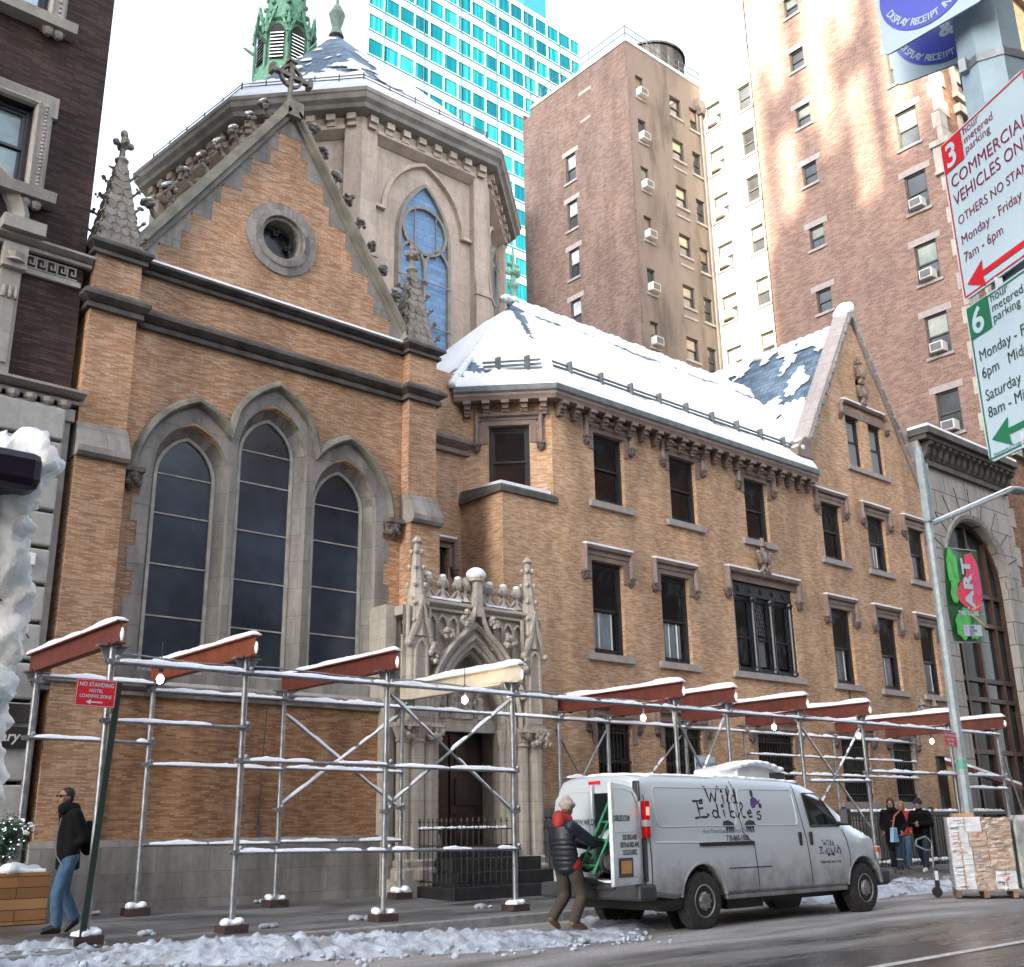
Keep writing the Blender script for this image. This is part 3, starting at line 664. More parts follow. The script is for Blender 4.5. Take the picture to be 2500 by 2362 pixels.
# ================================================================ the rectory
RE = thing('rectory', 'long orange brick rectory with snowy slate roof, bracketed eaves and pointed gable', 'rectory', (23, 16.75, .2))
DR = 16.75; fR = FX(DR)
UP = [(17.57,1.0),(20.19,.98),(23.15,.98),(26.66,.98),(29.02,.98),(31.30,.92)]
LO = [(17.36,1.0),(19.64,1.0),(23.10,2.5),(26.60,.98),(28.97,.98),(31.22,.92)]
GF = [(17.37,1.05),(19.62,1.3),(23.1,1.5),(26.6,1.35),(29.0,1.05)]
def rect(c, w, z0, z1): return [(c-w/2, z0), (c+w/2, z0), (c+w/2, z1), (c-w/2, z1)]
holes = [rect(c, w, 8.42, 10.08) for c, w in UP]+[rect(c, w, 4.93, 7.22 if w > 2 else 7.0) for c, w in LO]+[rect(c, w, 1.85, 3.44) for c, w in GF]
holes += [rect(28.36, .74, 11.54, 13.16), rect(29.60, .74, 11.54, 13.16), rect(31.15, .85, .3, 3.15)]
wl = MB(); wl.holes(fR, [(14.28,.2),(32.07,.2),(32.07,11.2),(28.88,16.62),(25.60,11.35),(25.60,10.5),(15.76,10.5),(15.76,8.12),(14.28,8.12)], holes, 0, .22)
frc = frame(14.36, 18.15, -pi/4)
wl.holes(frc, [(0,7.9),(1.98,7.9),(1.98,10.5),(0,10.5)], [rect(1.02, .92, 8.2, 9.98)], 0, .2)
wl.add([(14.28,DR,.2),(14.28,18.15,.2),(14.28,18.15,8.12),(14.28,DR,8.12)], [(0,1,2,3)])
wl.holes(FX(18.15), [(12.4,.2),(14.36,.2),(14.36,11.2),(12.4,11.2)], [rect(13.66, .52, 5.2, 7.12)], 0, .2)
wl.box(25.6, 31.9, DR+.3, 24, 10.5, 11.3).box(12.45, 14.3, 18.4, 24, .2, 10.9).box(31.8, 32.07, DR+.02, 25, .2, 11.2)
obj('brick_wall', wl, m_brickl, RE)
# square base under the splayed corner: weathered cap with snow on it
cp = MB(); tri = [(14.20,DR-.06),(15.86,DR-.06),(15.80,DR+.02),(14.36,18.15),(14.20,18.15)]
vs = [(x,y,8.12) for x,y in tri]+[(x,y,8.24) for x,y in tri]+[(14.26,DR,8.30),(15.84,DR,8.30),(15.80,DR+.02,8.30),(14.38,18.15,8.48),(14.26,18.15,8.44)]
cp.add(vs, [(4,3,2,1,0)]+[(a*5+i,a*5+(i+1)%5,(a+1)*5+(i+1)%5,(a+1)*5+i) for a in (0,1) for i in range(5)]+[(10,11,12,13,14)])
co = obj('corner_cap', cp, m_dark, RE)
obj('cap_snow', MB().prism([(14.27,DR+.03,8.31),(15.7,DR+.01,8.31),(14.42,18.05,8.45)], (0,0,.07)), m_snow, co)
def moulding_y(x0, x1, y, z0, z1, pr): return moulding(x0, x1, y, z0, z1, pr)
obj('string_course', moulding(12.45, 14.5, 18.15, 9.28, 9.72, .22), m_terra, RE)
# ---- one window of each kind
def sash(fr, c, w, z0, z1, d, split=.5, stile=.05):
    m = MB(); x0, x1 = c-w/2, c+w/2; zm = z0+(z1-z0)*split
    m.fbox(fr, x0, x0+.075, d, d+.12, z0, z1).fbox(fr, x1-.075, x1, d, d+.12, z0, z1).fbox(fr, x0+.075, x1-.075, d, d+.12, z1-.09, z1).fbox(fr, x0+.075, x1-.075, d, d+.12, z0, z0+.06)
    for (a, b, dd) in ((zm, z1-.09, .03), (z0+.06, zm+.03, .07)):
        m.fbox(fr, x0+.075, x0+.075+stile, d+dd, d+dd+.035, a, b).fbox(fr, x1-.075-stile, x1-.075, d+dd, d+dd+.035, a, b)
        m.fbox(fr, x0+.075+stile, x1-.075-stile, d+dd, d+dd+.035, b-stile, b).fbox(fr, x0+.075+stile, x1-.075-stile, d+dd, d+dd+.035, a, a+stile*(1.6 if a == z0+.06 else 1))
    return m
def quad(fr, x0, x1, d, z0, z1): return MB().add([fr(x0,d,z0),fr(x1,d,z0),fr(x1,d,z1),fr(x0,d,z1)], [(0,1,2,3)])
def curtain_mb(fr, x0, x1, d, z0, z1, R):
    n = 26; ph = R.uniform(0, 6); m = MB(); vs = []
    for z in (z0, (z0+z1)/2, z1):
        for i in range(n+1):
            u = x0+(x1-x0)*i/n; vs.append(fr(u, d+.035*sin(i*1.35+ph)+.02*sin(i*.6+ph*2), z))
    return m.add(vs, [(k*(n+1)+i, k*(n+1)+i+1, (k+1)*(n+1)+i+1, (k+1)*(n+1)+i) for k in (0,1) for i in range(n)])
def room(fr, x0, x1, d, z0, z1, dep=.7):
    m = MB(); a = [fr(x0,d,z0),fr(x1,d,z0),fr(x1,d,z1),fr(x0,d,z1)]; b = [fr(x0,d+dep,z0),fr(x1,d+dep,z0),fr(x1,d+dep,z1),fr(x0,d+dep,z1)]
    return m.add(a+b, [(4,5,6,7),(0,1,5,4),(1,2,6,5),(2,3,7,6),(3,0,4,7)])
def label_mould(fr, c, hw, zt, zd, par, wd=.11, pr=.13, snow=True, cs=.62):
    nrm = fr(0,-1,0)-fr(0,0,0)
    m = MB().sweep([fr(c-hw,0,zd), fr(c-hw,0,zt), fr(c+hw,0,zt), fr(c+hw,0,zd)], nrm, [(-wd/2,0),(wd/2,0),(wd/2,pr*.7),(wd*.2,pr),(-wd*.3,pr*.85),(-wd/2,pr*.4)])
    ho = obj('hood_mould', m, m_terra, par)
    for s in (-1, 1):
        k = MB(); p = fr(c+s*hw, 0, zd); q = corbel_mb(0, 0, 0, cs, random.Random(int(c*10)+s)); a0 = fr(1,0,0)-fr(0,0,0)
        Mx = Matrix.Translation(p)@Matrix.Rotation(atan2(a0.y, a0.x), 4, 'Z'); k.merge(q, Mx); obj('corbel', k, m_carve, ho)
    if snow: obj('ledge_snow', MB().fbox(fr, c-hw-.02, c+hw+.02, -pr*.95, -.005, zt+wd/2-.01, zt+wd/2+.035), m_snow, ho)
def sill(fr, c, w, z, par): obj('sill', MB().fbox(fr, c-w/2, c+w/2, -.08, .2, z-.155, z), m_sill, par, bevel=.006)
Rw = random.Random(11)
def window(fr, c, w, z0, z1, par, inner, curt=0, hood=None, split=.5, bars=False, glass=None, snow=True):
    wo = obj('window', sash(fr, c, w, z0, z1, .10, split), m_frame, par)
    x0, x1 = c-w/2+.08, c+w/2-.08; zm = z0+(z1-z0)*split
    obj('pane', MB().add(quad(fr, x0, x1, .145, zm, z1-.05).v, [(0,1,2,3)]).add(quad(fr, x0, x1, .185, z0+.05, zm+.02).v, [(0,1,2,3)]), glass or m_glass, wo)
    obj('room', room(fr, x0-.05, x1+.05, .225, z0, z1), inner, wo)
    if curt: co_ = (x1-x0)*(.26 if c > 25 else 0); obj('curtain', curtain_mb(fr, x0+co_, min(x1, x0+co_+(x1-x0)*curt), .22, z0+.05, zm-.02, Rw), m_curt, wo)
    # stepped terracotta lintel over the opening
    lt = MB().fbox(fr, c-w/2-.16, c+w/2+.16, -.03, .02, z1, z1+.12).fbox(fr, c-w/2-.2, c+w/2+.2, -.05, .02, z1+.12, z1+.22)
    for s in (-1, 1): lt.fbox(fr, c+s*(w/2+.09)-.07, c+s*(w/2+.09)+.07, -.03, .02, z1-.42, z1)
    obj('lintel', lt, m_terra, wo)
    sill(fr, c, w+.42, z0-.01, wo)
    if hood: label_mould(fr, c, hood[0], hood[1], hood[2], wo, snow=snow)
    if bars:
        g = MB()
        for k in range(int(w/.11)): g.fbox(fr, c-w/2+.06+k*.11, c-w/2+.078+k*.11, .03, .05, z0, z1)
        for h in (.12, .5, .88): g.fbox(fr, c-w/2, c+w/2, .025, .055, z0+(z1-z0)*h-.012, z0+(z1-z0)*h+.012)
        for k in range(2):
            g.sweep([fr(c+(k-.5)*w*.5+.07*cos(2*pi*i/10), .03, z0+(z1-z0)*.5+.07*sin(2*pi*i/10)) for i in range(10)], fr(0,-1,0)-fr(0,0,0), [(-.01,-.01),(.01,-.01),(.01,.01),(-.01,.01)], True)
        obj('window_bars', g, m_iron, wo)
    return wo
for i, (c, w) in enumerate(UP): window(fR, c, w, 8.42, 10.08, RE, m_room if i < 3 else m_void, .5 if i in (4,5) else 0, (.76, 10.38, 9.92), .5, snow=i > 2)
for i, (c, w) in enumerate(LO):
    if i != 2: window(fR, c, w, 4.93, 7.0, RE, m_void, (.9,.92,0,.62,.6,.55)[i], (.74, 7.28, 6.72), .47)
for i, (c, w) in enumerate(GF): window(fR, c, w, 1.85, 3.44, RE, m_void, 0, (w/2+.24, 3.78, 3.42), .5, True, snow=False)
window(frc, 1.02, .92, 8.2, 9.98, RE, m_room, 0, (.72, 10.22, 9.55), .52, glass=m_clear, snow=False)
obj('door_panel', quad(FX(DR), 31.15-.42, 31.15+.42, .15, .3, 3.15), m_frame, RE)
# triple window with its column mullions, roundel frieze and lattice
c, w, z0, z1 = 23.10, 2.5, 4.93, 7.22
t3 = MB().fbox(fR, c-w/2, c+w/2, .04, .2, z1-.34, z1).fbox(fR, c-w/2, c+w/2, .06, .2, z0, z0+.08)
for k in range(5): p = fR(c-w/2+.3+k*.47, .04, z1-.17); t3.lathe(p, [(.085,0),(.085,.02),(.05,.02),(.05,.035)], 10, (0,-1,0))
for x in (c-w/2+.04, c-.38, c+.38, c+w/2-.04): t3.tube((x, DR+.08, z0+.1), (x, DR+.08, z1-.36), .055, 8).lathe((x, DR+.08, z0+.06), [(.09,0),(.09,.06),(.05,.14)], 8).lathe((x, DR+.08, z1-.5), [(.05,0),(.09,.1),(.09,.15)], 8)
TW = obj('window', t3, m_frame, RE); tag(TW, 'wide three-light window with roundels under its hood')
for x0, x1, cu in ((c-w/2+.08,c-.43,.18),(c-.33,c+.33,.95),(c+.43,c+w/2-.08,.3)):
    s_ = obj('sash', sash(fR, (x0+x1)/2, x1-x0, z0+.08, z1-.34, .10, .42, .04), m_frame, TW)
    obj('pane', quad(fR, x0+.06, x1-.06, .17, z0+.1, z1-.38), m_glass, TW); obj('curtain', curtain_mb(fR, x0+.07, x0+.07+(x1-x0-.14)*cu, .27, z0+.15, z0+.95, Rw), m_curt, TW)
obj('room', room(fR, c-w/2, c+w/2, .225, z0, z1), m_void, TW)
lt = MB()
for k in range(9):
    a = -.33+k*.075
    for s in (1,): lt.tube(fR(c+a, .22, 5.95), fR(c+a+.3*s if a < .03 else c+.33, .22, 6.82 if a < .03 else 5.95+(.33-a)*2.9), .006, 4); lt.tube(fR(c-a, .22, 5.95), fR(c-a-.3 if a < .03 else c-.33, .22, 6.82 if a < .03 else 5.95+(.33-a)*2.9), .006, 4)
obj('lattice', lt, m_curt, TW); sill(fR, c, 3.0, z0-.01, TW)
label_mould(fR, c, 1.50, 7.46, 6.95, TW, .13, .16, True, .7)
obj('lintel', MB().fbox(fR, c-1.42, c+1.42, -.03, .05, 7.22, 7.40), m_terra, TW)
def finial_mb(fr, c, z, h):
    R = random.Random(int(c)); m = MB().tube(fr(c,-.10,z), fr(c,-.10,z+h), .07, 8, .06).fbox(fr, c-.16, c+.16, -.03, 0, z, z+h*.85)
    m.lathe(fr(c,-.10,z+h*.72), [(.07,0),(.11,.03),(.11,.07),(.06,.10)], 8).ball(fr(c,-.12,z+h*.42), .12, (1,1,1.5), 7, 5)
    for s in (-1, 1):
        for q in range(4): m.ball(fr(c+s*(.16+.03*q), -.14, z+h*(.3+.08*q)), .075, (1,1,1), 6, 4)
    for q in range(7): m.ball(fr(c+R.uniform(-.18,.18), -.16, z+R.uniform(.0,.16)), .06, (1,1,1), 6, 4)
    return m
obj('hood_finial', finial_mb(fR, 23.10, 7.55, .92), m_terra, TW)
# pair of windows in the gable under one hood
for c in (28.36, 29.60):
    g_ = obj('window', sash(fR, c, .74, 11.54, 13.16, .10, .5), m_frame, RE); tag(g_, None)
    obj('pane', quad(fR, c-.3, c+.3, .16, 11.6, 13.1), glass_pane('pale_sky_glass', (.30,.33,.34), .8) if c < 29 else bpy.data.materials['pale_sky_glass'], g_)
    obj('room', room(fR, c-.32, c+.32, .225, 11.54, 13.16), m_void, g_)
gh = obj('gable_hood', MB().sweep([fR(27.72,0,13.15), fR(27.72,0,13.42), fR(27.86,0,13.56), fR(30.14,0,13.56), fR(30.28,0,13.42), fR(30.28,0,13.15)], (0,-1,0), [(-.05,0),(.06,0),(.06,.09),(.02,.14),(-.04,.10)]), m_terra, RE)
for x in (27.72, 30.28): obj('corbel', corbel_mb(x, DR, 13.15, .62), m_carve, gh)
obj('ledge_snow', MB().fbox(fR, 27.85, 30.15, -.13, 0, 13.61, 13.66), m_snow, gh)
obj('gable_finial', finial_mb(fR, 28.98, 13.66, 1.0).merge(finial_mb(fR, 28.98, 14.35, .95)), m_terra, RE)
sill(fR, 28.98, 2.3, 11.53, RE)
obj('lintel', MB().fbox(fR, 27.84, 30.12, -.02, .06, 13.16, 13.36), m_terra, RE)
obj('brick_pier', MB(), m_terra, RE) if 0 else None
# recess window behind the portal pinnacles
rw = window(FX(18.15), 13.66, .5, 5.2, 7.1, RE, m_void, 0, (.40, 7.25, 6.65), .5)
# ---- eaves: gutter, cornice and brackets, following the splay
EV = [(13.98, 18.05), (15.62, 16.40), (25.72, 16.40)]
def eav(prof, name, mat, par=RE):
    m = MB(); pts = [Vector((x, y, 0)) for x, y in EV]; vs = []
    d0 = (pts[1]-pts[0]).normalized(); d1 = (pts[2]-pts[1]).normalized(); n0 = Vector((d0.y, -d0.x, 0)); n1 = Vector((d1.y, -d1.x, 0)); b = (n0+n1).normalized(); b = b/b.dot(n1)
    for p, nn in zip(pts, (n0, b, n1)): vs += [(p.x+nn.x*o, p.y+nn.y*o, z) for o, z in prof]
    k = len(prof); m.add(vs, [(a*k+i, a*k+(i+1)%k, (a+1)*k+(i+1)%k, (a+1)*k+i) for a in (0,1) for i in range(k)]+[tuple(range(k)), tuple(range(2*k, 3*k))]); return obj(name, m, mat, par)
eav([(-.4,10.50),(-.05,10.50),(-.03,10.56),(-.01,10.60),(-.01,10.66),(-.4,10.66)], 'cornice', m_terra)
eav([(-.4,10.662),(0,10.662),(.03,10.70),(.04,10.82),(-.02,10.84),(-.4,10.80)], 'gutter', m_gutter)
def brk(fr, u):
    m = MB().fbox(fr, u-.09, u+.09, -.32, .02, 10.42, 10.50).fbox(fr, u-.07, u+.07, -.24, .02, 10.32, 10.42).fbox(fr, u-.062, u+.062, -.14, .02, 10.19, 10.32)
    return m.lathe(fr(u-.075, -.14, 10.29), [(.055,0),(.055,.15)], 8, fr(1,0,0)-fr(0,0,0))
for k in range(22): obj('bracket', brk(fR, 15.95+k*.455), m_terra, RE)
for k in range(5): obj('bracket', brk(frc, .10+k*.43), m_terra, RE)
# ---- roofs
A0, RA, RB = Vector((13.95, 24, 10.82)), Vector((17.55, 20, 14.86)), Vector((27.9, 20, 14.86))
E0, E1, E2 = Vector((13.95, 18.05, 10.82)), Vector((15.64, 16.42, 10.82)), Vector((25.75, 16.42, 10.82))
rf = MB().add([A0, E0, E1, E2, RA, RB, Vector((28.9, 20, 10.8)), Vector((17.55, 24, 12))], [(1,2,4),(2,3,5,4),(0,1,4),(3,6,5),(0,4,7)])
rf.add([(17.5,20,14.86),(28.9,20,14.86),(28.9,24,11),(17.5,24,11)], [(0,1,2,3)])
obj('slate_roof', rf, m_slate, RE)
GP, GL, GR2 = Vector((28.88, 0, 16.75)), Vector((25.45, 0, 11.10)), Vector((32.31, 0, 11.10))
gr_ = MB().add([(GL.x,DR+.3,GL.z),(GP.x,DR+.3,GP.z-.25),(GR2.x,DR+.3,GR2.z),(GL.x,26,GL.z),(GP.x,26,GP.z-.25),(GR2.x,26,GR2.z)], [(0,1,4,3),(1,2,5,4),(3,4,5)])
obj('gable_roof', gr_, m_slate, RE)
def rcut(c):
    n = noise.fractal(c*.9, 1, 2, 4)
    if c.x < 14.9 and c.y > 17.6+(c.z-11)*.3: return (noise.noise(Vector((c.x*2, c.y*2, c.z*5))) > -.05 and c.z > 11.2)
    hip = abs((c.x-15.64)/(17.55-15.64)-(c.z-10.82)/4.04)
    if c.x < 17.4 and c.z > 12.9 and hip < .05+.05*n and c.x > 15.6+(c.z-10.82)*.42: return True
    return 14.55+.10*n > c.z > 14.32+.22*noise.noise(Vector((c.x*.8, 5, 0)))
obj('roof_snow', snow_roof([(E0,E1,RA),(E1,E2,RB),(E1,RB,RA),(A0,E0,RA)], rcut, 5, .10, 7, .12), m_snow, RE, smooth=True)
g0, g1, g2_, g3_ = Vector((25.42,DR+.42,11.13)), Vector((28.86,DR+.42,16.54)), Vector((28.86,25.5,16.54)), Vector((25.42,25.5,11.13))
def gcut(c):
    h = (c.z-11)/5.4; n = noise.fractal(Vector((c.x*.8, c.y*1.1, c.z*.6)), 1, 2, 4)
    return .50 < h < .93 and n > -.12 or (n > .28 and h > .25)
obj('gable_snow', snow_roof([(g0,g1,g2_),(g0,g2_,g3_)], gcut, 8, .08, 7, .15), m_snow, RE, smooth=True)
rs = MB()
for k in range(40): x = 17.3+k*.265; rs.ball((x, 20, 14.90), .17, (1.3,1.0,.75+.2*sin(k*1.7)), 7, 5)
for k in range(14): v = k/13; p = E0+(RA-E0)*v*.55; rs.ball((p.x-.03, p.y-.02, p.z+.08), .12, (1,1,1), 6, 5)
for k in range(24): rs.ball((28.88, 17.2+k*.34, 16.52), .2, (.8,1.2,.6), 7, 5)
obj('ridge_snow', voxel(rs, .05, 4), m_snow, RE, smooth=True)
es = MB(); R = random.Random(9)
for k in range(64):
    x = 15.75+k*.155; es.ball((x, 16.46, 10.83), .085, (1.3,1.2,.7+.5*R.random()), 6, 4)
for k in range(14): v = k/13; es.ball((14.05+v*1.6, 18.05-v*1.6, 10.84), .08, (1.2,1.2,.8), 6, 4)
obj('eaves_snow', voxel(es, .035, 3), m_snow, RE, smooth=True)
sg = MB()
def rail_on(p, q, n):
    p, q = Vector(p), Vector(q)
    for h in (0, .11, .22): sg.tube(p+Vector((0,h*.25,h)), q+Vector((0,h*.25,h)), .028, 6)
    for k in range(n): c = p+(q-p)*((k+.5)/n); sg.box(c.x-.03, c.x+.03, c.y-.05, c.y+.1, c.z-.12, c.z+.32)
rail_on((16.0,16.86,11.42), (25.35,16.86,11.42), 9); rail_on((14.75,17.88,11.38), (15.72,16.95,11.42), 2)
obj('snow_guard', sg, m_gutter, RE)
obj('roof_finial', MB().lathe((17.55,20,14.8), [(.20,0),(.10,.2),(.09,.45),(.15,.55),(.15,.62),(.08,.7),(.05,1.5),(.02,1.75)], 8).merge(MB().ball((17.4,20,15.75),.10).ball((17.7,20,15.75),.10).ball((17.55,19.87,15.75),.10).ball((17.42,20,16.0),.08).ball((17.68,20,16.0),.08)), M('verdigris_finial', (.20,.40,.31), .7, var=.3), RE)
# gable coping of pale tiles, kneeler and snow cap
tc = stone('pale_glazed_tile', (.40,.36,.35), .42, .36, .5, .5, .12, .05)
for a, nm in ((GL, -1), (GR2, 1)):
    d = (GP-a).normalized(); nr = Vector((-d.z, 0, d.x)); nr = nr if nr.z > 0 else -nr
    p0, p1 = a+d*(.45 if nm < 0 else .1), GP
    c_ = MB().prism([(v.x, DR-.10, v.z) for v in (p0-nr*.02, p1-nr*.02, p1+nr*.16, p0+nr*.16)], (0, .55, 0)); cc = obj('gable_coping', c_, tc, RE)
    k = MB()
    for q in range(13): s0 = q/13; u = p0+(p1-p0)*s0; k.prism([(v.x, DR-.14, v.z) for v in (u-nr*.04, u+d*.40-nr*.04, u+d*.40+nr*.05, u+nr*.05)], (0, .06, 0))
    obj('coping_roll', k, m_trim, cc)
obj('kneeler', MB().box(25.0, 25.75, DR-.22, DR+.3, 11.18, 11.36).box(25.1, 25.7, DR-.18, DR+.3, 11.0, 11.18).prism([(25.02,DR-.2,11.36),(25.7,DR-.2,11.36),(25.74,DR-.2,11.78),(25.45,DR-.2,11.82)], (0,.5,0)), m_terra, RE)
obj('kneeler_snow', voxel(MB().ball((25.3,DR-.02,11.46),.16,(1.3,1.5,.8),8,6).ball((25.5,DR+.02,11.72),.15,(1.2,1.4,.9),8,6),.03,3), m_snow, RE, smooth=True)
obj('peak_snow', voxel(MB().ball((28.88,DR+.1,16.98), .25, (1,1.3,1), 9, 7).ball((28.8,DR+.2,16.85), .22, (1,1.3,1), 9, 7).ball((28.95,DR-.02,17.1), .14, (1,1.2,1), 9, 7),.03,2), m_snow, RE, smooth=True)
obj('stone_base', MB().box(14.2, 32.0, DR-.07, DR+.05, .2, 1.60).box(14.2, 32.0, DR-.10, DR+.05, 1.52, 1.69), m_base, RE)
for x in (30.2, 30.9, 31.75): obj('wall_ornament', finial_mb(fR, x, 4.0, .75), m_trim, RE)
obj('wall_lamp', MB().tube(fR(26.55,-.04,4.77), fR(26.55,-.04,4.45), .02, 6).lathe(fR(26.55,-.1,4.2), [(.09,0),(.07,.12),(.03,.2)], 8), m_iron, RE)

# ================================================================ portal of carved stone (part of the church)
m_port = stone('portal_limestone', (.46,.425,.375), .7, .36, .72, stain=.28, var=.06)
m_relief = M('carved_portal_stone', (.36,.33,.29), .85, var=.45, scale=16, bmp=.4, bscale=50)
PY = 16.13; PC = 13.09; fp = FX(PY)
pm = MB()
op = lancet(PC, .9, 3.12, .86, 1.52, 9)
pm.holes(FX(PY+.12), [(11.42,.3),(14.72,.3),(14.72,5.28),(11.42,5.28)], [op], 0, .5)
pm.box(11.42, 12.0, PY+.62, 17.3, .3, 5.28).box(14.2, 14.72, PY+.62, 18.1, .3, 5.28).box(11.26, 11.6, PY+.42, 17.1, .2, 5.28).box(12, 14.2, PY+1.2, 17.4, .3, 5.28).box(11.43, 14.71, PY+.14, 17.4, 5.1, 5.27)
PO = obj('portal', pm, m_port, CH)
nrm = (0,-1,0)
# receding orders of the arch
for k, (hw, ri, d) in enumerate(((1.10,1.92,.10),(.97,1.68,.14),(.84,1.46,.30))):
    pts = [fp(PC-hw, d, 3.12)]+[fp(u, d, zz) for u, zz in reversed(pointed(PC, 3.12, hw, ri, 10))]
    obj('arch_moulding', MB().sweep(pts, nrm, [(-.05,-.05),(.05,-.05),(.06,.05),(.0,.10),(-.05,.05)]), m_port, PO)
R = random.Random(4); rel = MB()
for i, (u, zz) in enumerate(pointed(PC, 3.12, .905, 1.57, 19)):
    for q in range(2): rel.ball(fp(u+R.uniform(-.03,.03), .20+R.uniform(-.03,.03), zz+R.uniform(-.03,.03)), .05, (1,1,1), 6, 4)
for s in (-1, 1):
    for k in range(5): rel.ball(fp(PC+s*.905, .2, 3.12-.0+k*-.0+.02), .05)
obj('foliage_band', rel, m_relief, PO)
ty = MB().poly([fp(u, .62, zz) for u, zz in [(PC-.84,3.3),(PC+.84,3.3)]+pointed(PC, 3.3, .84, 1.3, 8)]).box(PC-.86, PC+.86, PY+.5, PY+.7, 3.08, 3.32)
to = obj('tympanum', ty, m_port, PO); fg = MB()
for x, h in ((PC-.45,.62),(PC-.18,.85),(PC+.16,.85),(PC+.46,.6),(PC,.45)):
    fg.lathe(fp(x,.57,3.32), [(.13,0),(.10,h*.4),(.115,h*.62),(.05,h*.74)], 8).ball(fp(x,.55,3.32+h*.84), .075, (1,1,1.2), 7, 6)
    for q in range(6): fg.ball(fp(x+R.uniform(-.16,.16), .58, 3.35+R.uniform(0,h*.7)), .06, (1,1,1.4), 6, 4)
obj('carved_figures', fg, m_relief, to)
dr = MB().box(PC-.86, PC+.86, PY+.95, PY+1.0, .9, 3.1)
for s in (-1, 1):
    x0 = PC+(0.03 if s > 0 else -.80); dr.box(x0, x0+.77, PY+.90, PY+.95, .95, 3.05)
    for zz in (1.1, 1.75, 2.4): dr.box(x0+.1, x0+.67, PY+.87, PY+.90, zz, zz+.5)
obj('door', dr, M('dark_oak_door', (.028,.016,.012), .45, var=.4), PO)
# ogee hood rising to its finial
og = [p for p in reversed(pointed(PC, 3.12, 1.20, 1.92, 12)) if p[0] < PC-.34 and p[1] > 3.7]
b0, b1, b2 = Vector(og[-1]), Vector((PC-.10, 4.92)), Vector((PC-.055, 5.46))
og += [tuple(b0*(1-t)**2+b1*2*t*(1-t)+b2*t*t) for t in (.15,.3,.45,.6,.75,.9,1)]
ogp = [fp(u,.02,zz) for u, zz in og]+[fp(2*PC-u,.02,zz) for u, zz in reversed(og[:-1])]
obj('ogee_hood', MB().sweep(ogp, nrm, [(-.04,-.1),(.05,-.1),(.06,.05),(.02,.09),(-.04,.05)]).fbox(fp, PC-.075, PC+.075, -.06, .2, 5.2, 5.95).lathe(fp(PC,.05,5.86), [(.08,0),(.17,.04),(.17,.12),(.1,.14)], 8), m_port, PO)
obj('finial_snow', MB().ball(fp(PC,.05,6.03), .2, (1,1,.75), 10, 7), m_snow, PO, smooth=True)
for u, zz, s in ((PC-1.02,4.28,-1),(PC-.66,4.72,-1),(PC-.30,5.05,-1),(PC+.30,5.05,1),(PC+.66,4.72,1),(PC+1.02,4.28,1)):
    m = MB(); R2 = random.Random(int(u*50))
    for q in range(12): m.ball(fp(u+s*R2.uniform(-.02,.16), -.06+R2.uniform(-.05,.05), zz+R2.uniform(-.06,.20)), R2.uniform(.04,.065), (1,1,1), 6, 4)
    obj('leaf_crocket', m, m_relief, PO)
# blind tracery behind, top moulding and cresting
for s in (-1, 1):
    bt = MB()
    for k in range(3):
        u = PC+s*(.55+k*.255); zb = 4.1+(.25*(2-k) if 1 else 0)
        bt.sweep([fp(u-.115,.10,zb)]+[fp(a,.10,b) for a, b in reversed(pointed(u, 4.95, .115, .20, 5))]+[fp(u+.115,.10,zb)], nrm, [(-.018,-.02),(.018,-.02),(.018,.06),(-.018,.06)])
        bt.ball(fp(u,.10,4.82), .05, (1,.6,1.3), 6, 4)
    obj('blind_tracery', bt, m_port, PO)
obj('top_moulding', moulding(11.55, 14.62, PY+.10, 5.24, 5.46, .12), m_port, PO)
obj('ledge_snow', MB().prism([(11.95,PY+.0,5.44),(11.95,PY+.1,5.465),(11.95,PY+.1,5.51),(11.95,PY+.0,5.47)], (.75,0,0)).prism([(13.3,PY+.0,5.44),(13.3,PY+.1,5.465),(13.3,PY+.1,5.50),(13.3,PY+.0,5.47)], (.7,0,0)), m_snow, PO)
def fleur(x, z):
    m = MB().lathe(fp(x,.12,z), [(.13,0),(.05,.10),(.04,.22),(.09,.28),(.11,.36),(.03,.50)], 8)
    for s in (-1, 1): m.ball(fp(x+s*.10,.12,z+.30), .065, (1,1,1), 6, 4).tube(fp(x+s*.2,.12,z+.02), fp(x+s*.05,.12,z+.18), .035, 5)
    return m
for k, x in enumerate((11.98, 12.33, 12.70, 13.48, 13.84, 14.19)):
    o = obj('cresting', fleur(x, 5.46), m_port, PO); obj('cresting_snow', MB().ball(fp(x,.12,5.91), .075, (1,1,.75), 7, 5).ball(fp(x+.05,.08,5.80), .05, (1,1,.6), 6, 4), m_snow, PO, smooth=True)
for x in (12.87, 13.31): obj('cresting', fleur(x, 5.46), m_port, PO)
